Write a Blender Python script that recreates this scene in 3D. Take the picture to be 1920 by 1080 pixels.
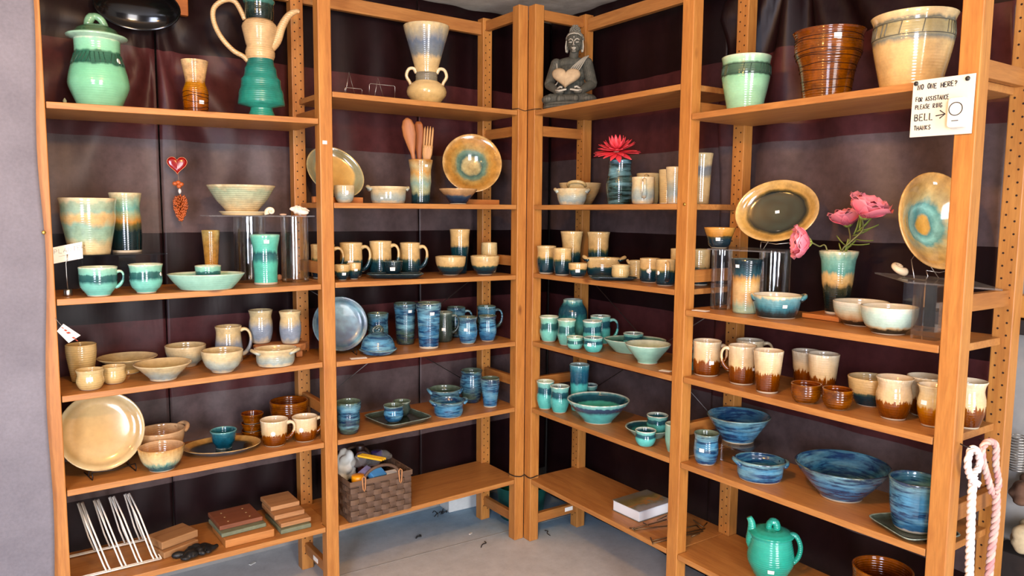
import bpy, bmesh, math, random
from mathutils import Vector, Matrix
random.seed(7)
SC = bpy.context.scene
for _o in list(bpy.data.objects): bpy.data.objects.remove(_o)
COL = SC.collection
PI = math.pi

# ------------------------------------------------------------------ camera
F = 1394.38
CAM = Vector((-1.88554, -2.51143, 1.42225))
RT = Vector((0.8111238, -0.58481954, 0.00801796))
UP = Vector((0.05252147, 0.08648517, 0.99486774))
FW = Vector((0.58251153, 0.80653978, -0.10086576))
cd = bpy.data.cameras.new('camera'); cam = bpy.data.objects.new('camera', cd); COL.objects.link(cam)
cd.sensor_width = 36; cd.lens = F/1920*36; cd.clip_start = .02
cam.matrix_world = Matrix(((RT.x, UP.x, -FW.x, CAM.x), (RT.y, UP.y, -FW.y, CAM.y), (RT.z, UP.z, -FW.z, CAM.z), (0, 0, 0, 1)))
SC.camera = cam

# ------------------------------------------------------------------ light
def hexc(h, a=1.0):
    v = [int(h[i:i+2], 16)/255 for i in (0, 2, 4)]
    return tuple((c/12.92 if c <= .04045 else ((c+.055)/1.055)**2.4) for c in v) + (a,)
W = bpy.data.worlds.new('room_air'); SC.world = W; W.use_nodes = True
W.node_tree.nodes['Background'].inputs[0].default_value = hexc('eeeaf2')
W.node_tree.nodes['Background'].inputs[1].default_value = .22
def area(name, loc, target, sx, sy, power, col):
    l = bpy.data.lights.new(name, 'AREA'); l.shape = 'RECTANGLE'; l.size = sx; l.size_y = sy; l.energy = power; l.color = hexc(col)[:3]
    o = bpy.data.objects.new(name, l); COL.objects.link(o); o.location = loc
    o.rotation_euler = (Vector(target)-Vector(loc)).to_track_quat('-Z', 'Y').to_euler()
    return o
area('daylight_window', (-3.9, -4.2, 1.5), (-.3, -.2, .6), .9, 1.8, 175, 'dfe7ff')
area('daylight_doorway', (-1.7, -5.2, 1.1), (-.3, -.3, .5), 1.0, 2.1, 150, 'f4f2f4')
def bulb(name, loc, power, col, r=.05):
    l = bpy.data.lights.new(name, 'POINT'); l.energy = power; l.color = hexc(col)[:3]; l.shadow_soft_size = r
    o = bpy.data.objects.new(name, l); COL.objects.link(o); o.location = loc; return o
bulb('ceiling_bulb', (-1.5, -1.7, 2.04), 54, 'ffb860', .05)
bulb('ceiling_bulb', (-2.45, -1.25, 2.04), 13, 'ffb860', .05)
VS = SC.view_settings
VS.view_transform = 'Standard'; VS.look = 'None'; VS.exposure = 0.18; VS.gamma = 1; VS.use_curve_mapping = False

# ------------------------------------------------------------------ the two shelf runs as coordinate frames
PW, PT, DEP = .0472, .045, .308            # post width, post thickness, frame depth
_a = math.radians(-1.5067)
FR = {'L': (Vector((0, 0)), Vector((-1, 0)), Vector((0, 1))),
      'R': (Vector((.0014, .0006)), Vector((math.sin(_a), -math.cos(_a))), Vector((math.cos(_a), math.sin(_a))))}
PS = {'C': ('L', 0.), 'B': ('L', .851), 'A': ('L', 1.7042), 'D': ('R', 0.), 'E': ('R', .8456), 'F': ('R', 1.6952)}
BAY = {1: ('L', .851+PW, 1.7042), 2: ('L', PW, .851), 3: ('R', PW, .8456), 4: ('R', .8456+PW, 1.6952)}
# shelf top height at the low-s end and at the high-s end
SH = {(1, 1): (1.7406, 1.725), (1, 2): (1.1651, 1.1608), (1, 3): (.8858, .8731), (1, 4): (.5906, .5863), (1, 5): (.2725, .2725),
      (2, 1): (1.8401, 1.8373), (2, 2): (1.4547, 1.4521), (2, 3): (1.1609, 1.1684), (2, 4): (.8784, .8805), (2, 5): (.5934, .5902), (2, 6): (.2737, .2654),
      (3, 1): (1.8392, 1.8384), (3, 2): (1.4538, 1.4554), (3, 3): (1.1712, 1.1736), (3, 4): (.882, .8839), (3, 5): (.5943, .601), (3, 6): (.2799, .2808),
      (4, 1): (1.7393, 1.7406), (4, 2): (1.1118, 1.116), (4, 3): (.8892, .8925), (4, 4): (.5997, .6118), (4, 5): (.2802, .2802)}
TH = .019
def W3(run, s, d, z):
    O, U, N = FR[run]; q = O+U*s+N*d
    return Vector((q.x, q.y, z))
def shz(bay, sh, s):
    run, s0, s1 = BAY[bay]; a, b = SH[(bay, sh)]
    return a+(b-a)*(s-s0)/(s1-s0)
def ray(x, y): return FW+RT*((x-960)/F)-UP*((y-540)/F)
def sd(run, P):
    O, U, N = FR[run]; q = Vector((P.x, P.y))-O
    return q.dot(U), q.dot(N)
def on_shelf(bay, sh, x, y, lift=0):
    D = ray(x, y); z = sum(SH[(bay, sh)])/2
    for _ in range(4):
        P = CAM+D*((z+lift-CAM.z)/D.z); z = shz(bay, sh, sd(BAY[bay][0], P)[0])
    return P
def on_floor(x, y):
    D = ray(x, y); return CAM+D*(-CAM.z/D.z)
def at_depth(run, x, y, d):
    O, U, N = FR[run]; D = ray(x, y)
    t = (d-(Vector((CAM.x, CAM.y))-O).dot(N))/(D.x*N.x+D.y*N.y)
    return CAM+D*t
def column(run, x, d, z):
    # the point at depth d and height z of a run that is seen in picture column x
    O, U, N = FR[run]; n = RT*F-FW*(x-960)
    b = W3(run, 0, d, z)-CAM; u3 = Vector((U.x, U.y, 0))
    return W3(run, -b.dot(n)/u3.dot(n), d, z)
def fdepth(P): return (P-CAM).dot(FW)
def pix(P):
    q = P-CAM; k = q.dot(FW)
    return 960+F*q.dot(RT)/k, 540-F*q.dot(UP)/k
def vdir(P):
    v = Vector((P.x-CAM.x, P.y-CAM.y, 0)); v.normalize(); return v
def facing(P):                              # rotation about z: local +y points away from the viewer, +x to the right
    v = vdir(P); return math.atan2(v.y, v.x)-PI/2
def height_for(P, y):                       # height on the vertical line through P that is seen in picture row y
    lo, hi = -.3, 2.6
    for _ in range(50):
        m = (lo+hi)/2
        if pix(Vector((P.x, P.y, m)))[1] > y: lo = m
        else: hi = m
    return m

# ------------------------------------------------------------------ object helpers
def link(name, me, mat=None, parent=None):
    o = bpy.data.objects.new(name, me); COL.objects.link(o)
    if mat is not None and me is not None:
        for m in (mat if isinstance(mat, (list, tuple)) else [mat]): me.materials.append(m)
    if parent is not None: o.parent = parent
    return o
def tag(o, label, cat, group=None):
    o['label'] = label; o['category'] = cat
    if group: o['group'] = group
    return o
def thing(name, label, cat, loc=(0, 0, 0), rz=0, group=None):
    o = bpy.data.objects.new(name, None); COL.objects.link(o); o.empty_display_size = .05
    o.location = loc; o.rotation_euler = (0, 0, rz)
    return tag(o, label, cat, group)
def struct(o): o['kind'] = 'structure'; return o
class MB:
    def __init__(s): s.v = []; s.f = []; s.m = []; s.s = []
    def add(s, v, f, m=0, smooth=False):
        k = len(s.v); s.v += [tuple(q) for q in v]; s.f += [tuple(i+k for i in q) for q in f]
        s.m += [m]*len(f); s.s += [smooth]*len(f); return s
    def box(s, a, b, m=0, M=None):
        x0, y0, z0 = a; x1, y1, z1 = b
        v = [Vector(q) for q in ((x0, y0, z0), (x1, y0, z0), (x1, y1, z0), (x0, y1, z0), (x0, y0, z1), (x1, y0, z1), (x1, y1, z1), (x0, y1, z1))]
        if M is not None: v = [M @ q for q in v]
        return s.add(v, [(0, 3, 2, 1), (4, 5, 6, 7), (0, 1, 5, 4), (1, 2, 6, 5), (2, 3, 7, 6), (3, 0, 4, 7)], m)
    def sweep(s, pts, rad, n=8, m=0, closed=False, flat=1., smooth=True):
        pts = [Vector(p) for p in pts]; k = len(pts)
        if not isinstance(rad, (list, tuple)): rad = [rad]*k
        vs = []; ref = None
        for i in range(k):
            if closed: t = pts[(i+1) % k]-pts[i-1]
            else: t = pts[min(i+1, k-1)]-pts[max(i-1, 0)]
            t.normalize()
            if ref is None:
                ref = Vector((0, 0, 1)).cross(t)
                if ref.length < .1: ref = Vector((1, 0, 0)).cross(t)
            ref = ref-t*ref.dot(t); ref.normalize(); bi = t.cross(ref)
            for j in range(n):
                a = 2*PI*j/n; vs.append(pts[i]+ref*(math.cos(a)*rad[i]*flat)+bi*(math.sin(a)*rad[i]))
        fs = []
        for i in range(k if closed else k-1):
            for j in range(n):
                a = i*n; b = ((i+1) % k)*n; fs.append((a+j, a+(j+1) % n, b+(j+1) % n, b+j))
        if not closed:
            fs.append(tuple(range(n))[::-1]); fs.append(tuple((k-1)*n+j for j in range(n)))
        return s.add(vs, fs, m, smooth)
    def lathe(s, prof, n=40, oval=1., m=0, split=None, m2=1, wob=0., ph=0., squareness=0.):
        vs = []; fs = []; ms = []; idx = []
        for (r, z) in prof:
            if r < 1e-5: idx.append([len(vs)]); vs.append((0, 0, z)); continue
            row = []
            for j in range(n):
                a = 2*PI*j/n; rr = r*(1+wob*math.sin(2*a+ph)+.6*wob*math.sin(3*a+2*ph))
                if squareness:
                    c, q = abs(math.cos(a)), abs(math.sin(a)); k = 2+squareness*8
                    rr *= (c**k+q**k)**(-1/k)
                row.append(len(vs)); vs.append((rr*math.cos(a), rr*math.sin(a)*oval, z))
            idx.append(row)
        for i in range(len(idx)-1):
            A, B = idx[i], idx[i+1]; mm = m2 if (split is not None and i >= split) else m
            for j in range(n):
                j2 = (j+1) % n
                if len(A) == 1 and len(B) == 1: continue
                if len(A) == 1: fs.append((A[0], B[j2], B[j]))
                elif len(B) == 1: fs.append((A[j], A[j2], B[0]))
                else: fs.append((A[j], A[j2], B[j2], B[j]))
                ms.append(mm)
        k = len(s.v); s.v += vs; s.f += [tuple(i+k for i in q) for q in fs]; s.m += ms; s.s += [True]*len(fs)
        return s
    def ball(s, c, r, m=0, M=None, nu=14, nv=9):
        c = Vector(c); r = Vector(r if hasattr(r, '__len__') else (r, r, r)); vs = []; fs = []
        for i in range(nv+1):
            t = PI*i/nv
            for j in range(nu):
                a = 2*PI*j/nu; q = Vector((r.x*math.sin(t)*math.cos(a), r.y*math.sin(t)*math.sin(a), r.z*math.cos(t)))
                if M is not None: q = M @ q
                vs.append(c+q)
        for i in range(nv):
            for j in range(nu): fs.append((i*nu+j, (i+1)*nu+j, (i+1)*nu+(j+1) % nu, i*nu+(j+1) % nu))
        return s.add(vs, fs, m, True)
    def mesh(s, name):
        me = bpy.data.meshes.new(name); me.from_pydata(s.v, [], s.f)
        me.polygons.foreach_set('material_index', s.m); me.polygons.foreach_set('use_smooth', s.s)
        me.update(); return me
    def build(s, name, mat, parent=None): return link(name, s.mesh(name), mat, parent)
def bevel(o, w=.002, seg=2):
    m = o.modifiers.new('bevel', 'BEVEL'); m.width = w; m.segments = seg; m.limit_method = 'ANGLE'; m.angle_limit = .6
    return o
def remesh(name, mb, voxel, mat, parent=None, smooth=4):
    o = mb.build(name, mat, parent)
    r = o.modifiers.new('r', 'REMESH'); r.mode = 'VOXEL'; r.voxel_size = voxel; r.use_smooth_shade = True
    s = o.modifiers.new('s', 'SMOOTH'); s.iterations = smooth; s.factor = .5
    dg = bpy.context.evaluated_depsgraph_get(); me = bpy.data.meshes.new_from_object(o.evaluated_get(dg)); me.name = name
    o.modifiers.clear(); o.data = me
    for p in me.polygons: p.use_smooth = True
    return o
def bez(p0, p1, p2, p3, n=14):
    p0, p1, p2, p3 = map(Vector, (p0, p1, p2, p3)); r = []
    for i in range(n+1):
        t = i/n; r.append(p0*(1-t)**3+p1*3*t*(1-t)**2+p2*3*t*t*(1-t)+p3*t**3)
    return r
def smooth_path(pts, n=6):
    pts = [Vector(p) for p in pts]; r = []
    for i in range(len(pts)-1):
        a = pts[max(i-1, 0)]; b = pts[i]; c = pts[i+1]; d = pts[min(i+2, len(pts)-1)]
        for k in range(n):
            t = k/n; r.append(.5*((2*b)+(c-a)*t+(2*a-5*b+4*c-d)*t*t+(3*b-a-3*c+d)*t**3))
    r.append(pts[-1]); return r

# ------------------------------------------------------------------ materials
def newmat(name):
    m = bpy.data.materials.new(name); m.use_nodes = True; nt = m.node_tree
    return m, nt, nt.nodes['Principled BSDF']
class NT:
    def __init__(s, nt): s.nt = nt
    def n(s, t, **kw):
        q = s.nt.nodes.new('ShaderNode'+t)
        for k, v in kw.items():
            if hasattr(q, k): setattr(q, k, v)
        return q
    def l(s, a, b): s.nt.links.new(a, b)
    def math(s, op, a, b=None):
        q = s.n('Math', operation=op)
        for i, v in enumerate((a, b)):
            if v is None: continue
            if isinstance(v, (int, float)): q.inputs[i].default_value = v
            else: s.l(v, q.inputs[i])
        return q.outputs[0]
    def ramp(s, fac, stops, interp='LINEAR'):
        q = s.n('ValToRGB'); cr = q.color_ramp; cr.interpolation = interp
        while len(cr.elements) < len(stops): cr.elements.new(.5)
        for e, (p, c) in zip(cr.elements, sorted(stops, key=lambda t: t[0])):
            e.position = p; e.color = hexc(c) if isinstance(c, str) else c
        if fac is not None: s.l(fac, q.inputs[0])
        return q.outputs[0]
    def mix(s, fac, a, b, blend='MIX'):
        q = s.n('Mix', data_type='RGBA', blend_type=blend)
        for i, v in ((0, fac), (6, a), (7, b)):
            if isinstance(v, (int, float)): q.inputs[i].default_value = v
            elif isinstance(v, str): q.inputs[i].default_value = hexc(v)
            elif isinstance(v, tuple): q.inputs[i].default_value = v
            else: s.l(v, q.inputs[i])
        return q.outputs[2]
    def noise(s, vec, scale, detail=3, rough=.55, w=None, dist=0.):
        q = s.n('TexNoise', noise_dimensions='4D'); q.inputs['Scale'].default_value = scale; q.inputs['Detail'].default_value = detail
        q.inputs['Roughness'].default_value = rough; q.inputs['Distortion'].default_value = dist
        if vec is not None: s.l(vec, q.inputs['Vector'])
        if w is not None: s.l(w, q.inputs['W'])
        return q.outputs['Fac']
    def mapping(s, vec, scale=(1, 1, 1), rot=(0, 0, 0)):
        q = s.n('Mapping'); q.inputs['Scale'].default_value = scale; q.inputs['Rotation'].default_value = rot; s.l(vec, q.inputs[0]); return q.outputs[0]
    def bump(s, h, strength, dist=.002):
        q = s.n('Bump'); q.inputs['Strength'].default_value = strength; q.inputs['Distance'].default_value = dist; s.l(h, q.inputs['Height']); return q.outputs[0]
    def rnd(s, k=37.):
        q = s.n('ObjectInfo'); return s.math('MULTIPLY', q.outputs['Random'], k)
_mc = {}
def plain(name, col, rough=.5, metal=0., spec=.5, noise=0., trans=0., ior=1.45, alpha=None):
    if name in _mc: return _mc[name]
    m, nt, b = newmat(name); x = NT(nt)
    b.inputs['Roughness'].default_value = rough; b.inputs['Metallic'].default_value = metal; b.inputs['Specular IOR Level'].default_value = spec
    b.inputs['Transmission Weight'].default_value = trans; b.inputs['IOR'].default_value = ior
    c = hexc(col)
    if noise:
        tc = x.n('TexCoord'); f = x.noise(tc.outputs['Object'], 40, 4, .6, x.rnd())
        d = tuple(q*(1-noise) for q in c[:3])+(1,); e = tuple(min(1, q*(1+noise)) for q in c[:3])+(1,)
        x.l(x.ramp(f, [(.3, d), (.7, e)]), b.inputs['Base Color']); x.l(x.bump(f, .3, .001), b.inputs['Normal'])
    else: b.inputs['Base Color'].default_value = c
    _mc[name] = m; return m
def glaze(name, stops, drip=.05, dscale=(9, 9, 2), mottle=.12, streak=None, rings=.25, rough=.13, radial=False, fine=True, band=None):
    """glaze whose colour follows the height of the pot (or the radius of a plate), with an uneven wavy edge"""
    if name in _mc: return _mc[name]
    m, nt, b = newmat(name); x = NT(nt); tc = x.n('TexCoord'); w = x.rnd()
    sp = x.n('SeparateXYZ'); x.l(tc.outputs['Generated'], sp.inputs[0])
    if radial:
        h = x.math('POWER', x.math('ADD', x.math('POWER', x.math('SUBTRACT', sp.outputs[0], .5), 2), x.math('POWER', x.math('SUBTRACT', sp.outputs[1], .5), 2)), .5)
        h = x.math('MULTIPLY', h, 2)
    else: h = sp.outputs[2]
    ob = tc.outputs['Object']
    f = x.noise(x.mapping(ob, dscale), 4, 3, .55, w)
    h2 = x.math('ADD', h, x.math('MULTIPLY', x.math('SUBTRACT', f, .5), drip*3.4))
    foot = None
    if not radial and stops[0][1] == 'efe2c6':
        foot = stops[0][1]; stops = [q for q in stops if q[1] != foot]; stops = [(0, stops[0][1])]+stops[1:] if len(stops) > 1 else stops
    col = x.ramp(h2, stops)
    if streak:
        sc, amount, scol = streak
        g = x.noise(x.mapping(ob, (5, 5, 34)), sc, 4, .65, w, .6)
        k = x.ramp(g, [(.46, (0, 0, 0, 1)), (.56, (amount, amount, amount, 1))])
        col = x.mix(k, col, scol)
        g2 = x.noise(x.mapping(ob, (4, 4, 22)), sc*.8, 3, .6, x.math('ADD', w, 5.))
        k2 = x.ramp(g2, [(.5, (0, 0, 0, 1)), (.66, (.5, .5, .5, 1))])
        col = x.mix(k2, col, '8fc6d2')
    if mottle:
        g = x.noise(ob, 38, 4, .65, w)
        k = x.ramp(g, [(.32, (1-mottle*1.6,)*3+(1,)), (.68, (1+mottle,)*3+(1,))])
        col = x.mix(1.0, col, k, 'MULTIPLY')
    if foot: col = x.mix(x.ramp(h, [(.036, (1, 1, 1, 1)), (.046, (0, 0, 0, 1))]), col, 'd8cbb0')
    hs = x.n('HueSaturation'); hs.inputs['Saturation'].default_value = 1.06; hs.inputs['Value'].default_value = .86; x.l(col, hs.inputs['Color']); col = hs.outputs[0]
    x.l(col, b.inputs['Base Color'])
    b.inputs['Roughness'].default_value = rough; b.inputs['Coat Weight'].default_value = .25; b.inputs['Coat Roughness'].default_value = .05
    wv = x.n('TexWave', wave_type='BANDS', bands_direction='Z'); x.l(ob, wv.inputs[0]); wv.inputs['Scale'].default_value = 45; wv.inputs['Distortion'].default_value = 1.2
    x.l(x.bump(wv.outputs['Fac'], rings, .0008), b.inputs['Normal'])
    _mc[name] = m; return m
def wood(name, lo, hi, axis='X', rough=.45, scale=1., knots=True):
    if name in _mc: return _mc[name]
    m, nt, b = newmat(name); x = NT(nt); tc = x.n('TexCoord'); w = x.rnd(50.)
    s = {'X': (1.2, 14, 14), 'Z': (14, 14, 1.2), 'Y': (14, 1.2, 14)}[axis]
    v = x.mapping(tc.outputs['Object'], tuple(q*scale for q in s))
    f = x.noise(v, 3, 5, .6, w, .8); c = x.ramp(f, [(.25, lo), (.75, hi)])
    g = x.noise(x.mapping(tc.outputs['Object'], tuple(q*scale*3 for q in s)), 6, 3, .6, w)
    c = x.mix(1., c, x.ramp(g, [(.3, (.82, .8, .78, 1)), (.6, (1, 1, 1, 1))]), 'MULTIPLY')
    if knots:
        vr = x.n('TexVoronoi', voronoi_dimensions='4D'); vr.inputs['Scale'].default_value = 1
        ks = {'X': (5, 11, 11), 'Z': (11, 11, 5), 'Y': (11, 5, 11)}[axis]
        x.l(x.mapping(tc.outputs['Object'], ks), vr.inputs['Vector']); x.l(w, vr.inputs['W'])
        c = x.mix(x.ramp(vr.outputs['Distance'], [(.06, (.8,)*3+(1,)), (.15, (0, 0, 0, 1))]), c, '5e2c10')
    x.l(c, b.inputs['Base Color']); b.inputs['Roughness'].default_value = rough
    x.l(x.bump(f, .15, .0015), b.inputs['Normal'])
    _mc[name] = m; return m
PINE_X = wood('pine_board', '9c612e', 'be8646', 'X')
PINE_Z = wood('pine_post', '9e6028', 'c28640', 'Z')
PINE_Y = wood('pine_rung', '925826', 'b07638', 'Y')
def thin_glass(name, tint, edge, rough=.03, gloss=.9, haze=0.):
    m = bpy.data.materials.new(name); m.use_nodes = True; nt = m.node_tree; x = NT(nt); out = nt.nodes['Material Output']; nt.nodes.remove(nt.nodes['Principled BSDF'])
    tr = x.n('BsdfTransparent'); gl = x.n('BsdfGlossy'); gl.inputs['Roughness'].default_value = rough; gl.inputs['Color'].default_value = (gloss,)*3+(1,)
    lw = x.n('LayerWeight'); lw.inputs[0].default_value = .32
    x.l(x.ramp(lw.outputs['Facing'], [(.0, tint), (.75, tint), (1, edge)]), tr.inputs['Color'])
    mx = x.n('MixShader'); x.l(x.ramp(lw.outputs['Fresnel'], [(0, (.03,)*3+(1,)), (1, (.5,)*3+(1,))]), mx.inputs[0]); 
    if haze:
        df = x.n('BsdfDiffuse'); df.inputs['Color'].default_value = (.75, .73, .72, 1); hz = x.n('MixShader'); hz.inputs[0].default_value = haze; x.l(tr.outputs[0], hz.inputs[1]); x.l(df.outputs[0], hz.inputs[2]); x.l(hz.outputs[0], mx.inputs[1])
    else: x.l(tr.outputs[0], mx.inputs[1])
    x.l(gl.outputs[0], mx.inputs[2]); x.l(mx.outputs[0], out.inputs[0]); return m
GLASS = thin_glass('clear_glass', 'fdfefd', 'e0e6e3')
HAZY = thin_glass('sheen_hazed_acrylic', 'fafbfb', 'c8cccc', .12, .9, .10)  # clear acrylic; grey diffuse haze mixed in to stand for surface reflections
ACRYL = thin_glass('clear_acrylic', 'fafbfb', 'c8cccc')
STEEL = plain('steel_wire', 'b8b4ac', .3, 1.)
WHITEW = plain('white_coated_wire', 'e6e2d6', .35)
BRONZE = plain('bronze_wire', '6a5236', .45, .7)
DARKW = plain('dark_wire', '2c2624', .5, .6)
STICK = plain('sticker_paper', 'f2efe6', .6)
PAPER = plain('white_paper', 'efe9dc', .7)
INK = plain('black_ink', '1c1a1c', .6)
BLACK = plain('black_plastic', '141414', .4)
# ------------------------------------------------------------------ room shell
def concrete():
    m, nt, b = newmat('painted_concrete'); x = NT(nt); tc = x.n('TexCoord'); o = tc.outputs['Object']
    n1 = x.noise(o, 1.6, 5, .6); n2 = x.noise(o, 14, 6, .7); n3 = x.noise(o, 90, 3, .6)
    sp = x.n('SeparateXYZ'); x.l(o, sp.inputs[0])
    # blue-grey paint that is left under and near the shelves, trodden off further out
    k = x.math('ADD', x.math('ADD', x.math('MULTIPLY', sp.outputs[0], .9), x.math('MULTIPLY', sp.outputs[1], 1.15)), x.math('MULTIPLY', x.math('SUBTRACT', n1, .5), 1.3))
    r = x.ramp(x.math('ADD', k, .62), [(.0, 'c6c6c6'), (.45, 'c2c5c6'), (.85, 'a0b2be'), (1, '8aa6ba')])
    c = x.mix(1., r, x.ramp(n2, [(.3, (.8, .8, .8, 1)), (.65, (1.03, 1.03, 1.03, 1))]), 'MULTIPLY')
    c = x.mix(1., c, x.ramp(n3, [(.25, (.86, .86, .86, 1)), (.45, (1, 1, 1, 1))]), 'MULTIPLY')
    x.l(c, b.inputs['Base Color']); b.inputs['Roughness'].default_value = .62
    x.l(x.bump(n2, .25, .003), b.inputs['Normal']); return m
FLOORM = concrete()
def plaster(name, lo, hi, sc=7):
    m, nt, b = newmat(name); x = NT(nt); tc = x.n('TexCoord'); f = x.noise(tc.outputs['Object'], sc, 6, .65)
    x.l(x.ramp(f, [(.3, lo), (.7, hi)]), b.inputs['Base Color']); b.inputs['Roughness'].default_value = .85
    x.l(x.bump(f, .5, .01), b.inputs['Normal']); return m
CEILM = plaster('rough_ceiling_plaster', 'b4ae9e', 'dcd6c8', 9)
WALLM = plaster('grey_wall_plaster', '85817c', '9a968f', 5)
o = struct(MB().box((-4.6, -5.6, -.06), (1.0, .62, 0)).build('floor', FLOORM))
# the crack between two floor slabs
p0, p1 = on_floor(640, 1078), on_floor(1260, 915)
q = (p1-p0).normalized(); nrm = Vector((-q.y, q.x, 0))*.0016
mb = MB(); A, B = p0-q*.6, p1+q*.1
mb.add([A-nrm, B-nrm, B+nrm, A+nrm, A-nrm+Vector((0, 0, .0012)), B-nrm+Vector((0, 0, .0012)), B+nrm+Vector((0, 0, .0012)), A+nrm+Vector((0, 0, .0012))],
       [(0, 3, 2, 1), (4, 5, 6, 7), (0, 1, 5, 4), (1, 2, 6, 5), (2, 3, 7, 6), (3, 0, 4, 7)])
mb.build('slab_joint', plain('joint_mortar', '86847e', .8), o)
struct(MB().box((-4.6, -5.6, 2.33), (1.0, .62, 2.4)).build('ceiling', CEILM))
struct(MB().box((-4.6, .52, 0), (1.0, .62, 2.33)).build('wall_left', WALLM))
O_, U_, N_ = FR['R']
def run_box(run, s0, s1, d0, d1, z0, z1, mb=None, m=0):
    mb = mb or MB()
    v = [W3(run, s, d, z) for z in (z0, z1) for s, d in ((s0, d0), (s1, d0), (s1, d1), (s0, d1))]
    n = FR[run]; flip = (n[1].x*n[2].y-n[1].y*n[2].x) < 0
    f = [(0, 3, 2, 1), (4, 5, 6, 7), (0, 1, 5, 4), (1, 2, 6, 5), (2, 3, 7, 6), (3, 0, 4, 7)]
    if flip: f = [t[::-1] for t in f]
    return mb.add(v, f, m)
struct(run_box('R', -.6, 5.2, .52, .62, 0, 2.33).build('wall_right', WALLM))

# ------------------------------------------------------------------ striped cloth hung behind the shelves
def cloth_mat(name, tones, daymix=0.):
    m, nt, b = newmat(name); x = NT(nt); tc = x.n('TexCoord'); o = tc.outputs['Object']
    sp = x.n('SeparateXYZ'); x.l(o, sp.inputs[0]); n = x.noise(o, 5, 4, .6, x.rnd())
    z = x.math('DIVIDE', sp.outputs[2], 2.4)
    seq = [(0, 0), (.42, 2), (.735, 1), (1.027, 0), (1.337, 2), (1.664, 1), (1.975, 0)]
    c = x.ramp(x.math('ADD', z, x.math('MULTIPLY', x.math('SUBTRACT', n, .5), .004)), [(q/2.4, tones[t]) for q, t in seq], 'CONSTANT')
    g = x.noise(o, 26, 5, .7, x.rnd()); c = x.mix(1., c, x.ramp(g, [(.3, (.72,)*3+(1,)), (.7, (1.15,)*3+(1,))]), 'MULTIPLY')
    big = x.noise(o, 3.2, 3, .6, x.rnd()); c = x.mix(1., c, x.ramp(big, [(.3, (.75,)*3+(1,)), (.7, (1.2,)*3+(1,))]), 'MULTIPLY')
    x.l(c, b.inputs['Base Color']); b.inputs['Roughness'].default_value = .42; b.inputs['Specular IOR Level'].default_value = .2
    wv = x.noise(x.mapping(o, (1, 1, .15)), 60, 3, .6); x.l(x.bump(wv, .2, .002), b.inputs['Normal']); return m
CLOTH = cloth_mat('striped_curtain_cloth', ('1b090b', '4a2424', '574745'))
def curtain(name, label, run, s0, s1, d0, amp, seed, mat, z0=.012, z1=2.325, extra=None, group=None, nu=None, nv=44, folds=3.):
    rr = random.Random(seed); nu = nu or max(24, int((s1-s0)*90)); ph = [rr.uniform(0, 6.3) for _ in range(6)]
    fr = [folds*rr.uniform(.7, 1.3), folds*2.1*rr.uniform(.8, 1.2), folds*.45]
    vs = []
    for i in range(nu+1):
        s = s0+(s1-s0)*i/nu
        for j in range(nv+1):
            t = j/nv; z = z0+(z1-z0)*t
            k = .45+.55*t+.25*math.sin(3.1*t+ph[3])
            d = d0+amp*k*(math.sin(s*fr[0]*2*PI/1.0+ph[0]+.5*math.sin(4*t+ph[4]))*.55+.28*math.sin(s*fr[1]*2*PI+ph[1]+1.2*t)+.5*math.sin(s*fr[2]*2*PI+ph[2]))
            ss = s
            if extra: ss, d, z = extra(s, d, z)
            vs.append(W3(run, ss, d, z))
    fs = [(i*(nv+1)+j, (i+1)*(nv+1)+j, (i+1)*(nv+1)+j+1, i*(nv+1)+j+1) for i in range(nu) for j in range(nv)]
    mb = MB().add(vs, fs, 0, True); o = mb.build(name, mat)
    m = o.modifiers.new('cloth', 'SOLIDIFY'); m.thickness = .0018
    tag(o, label, 'curtain', group); return o
def radial(s, z, s0, z0, n, amp, reach):
    # folds that spread from one gathering point
    a = math.atan2(s-s0, z0-z); r = math.hypot(s-s0, z0-z)
    return amp*math.sin(a*n)*min(1, r/.12)*math.exp(-(r/reach)**2)
SWC = sd('L', column('L', 292, .37, 2.0))[0]; FAN = sd('R', column('R', 1500, .38, 2.2))[0]
def swag(s, d, z):                      # the cloth gathers below the black bowl
    return s, d+radial(s, z, SWC, 2.02, 10, .022, .5)+.006*math.sin(37*s+5*z)*math.sin(11*z+3*s)*.5, z
def fan(s, d, z):
    return s, d+radial(s, z, FAN, 2.45, 19, .034, 1.0)-.012, z
GC = 'striped curtains behind the shelves'
SEAM1, SEAM2 = 1.339, .30
curtain('striped_curtain', 'maroon and taupe striped curtain behind the leftmost bay, left of its seam', 'L', SEAM1+.003, 2.02, .372, .010, 3, CLOTH, extra=swag, z0=.12)
curtain('striped_curtain', 'maroon and taupe striped curtain between the left seam and the second bay', 'L', SEAM2+.004, SEAM1-.001, .378, .010, 5, CLOTH, extra=swag, z0=.13)
curtain('striped_curtain', 'maroon and taupe striped curtain hanging into the corner on the left wall', 'L', -.42, SEAM2, .385, .012, 8, CLOTH, z0=.13)
curtain('striped_curtain', 'maroon and taupe striped curtain behind the third bay on the right wall', 'R', -.355, .70, .39, .013, 11, CLOTH)
curtain('striped_curtain', 'maroon and taupe striped curtain behind the rightmost bay', 'R', .705, 1.655, .385, .010, 17, CLOTH, extra=fan)
def greycloth():
    m, nt, b = newmat('grey_lilac_cloth'); x = NT(nt); tc = x.n('TexCoord'); o = tc.outputs['Object']
    g = x.noise(o, 4, 5, .65); f = x.noise(o, 120, 2, .6)
    c = x.ramp(g, [(.3, '68666e'), (.7, '7e7c84')]); c = x.mix(1., c, x.ramp(f, [(.3, (.9,)*3+(1,)), (.7, (1.05,)*3+(1,))]), 'MULTIPLY')
    x.l(c, b.inputs['Base Color']); b.inputs['Roughness'].default_value = .8; x.l(x.bump(f, .2, .001), b.inputs['Normal']); return m
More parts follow.
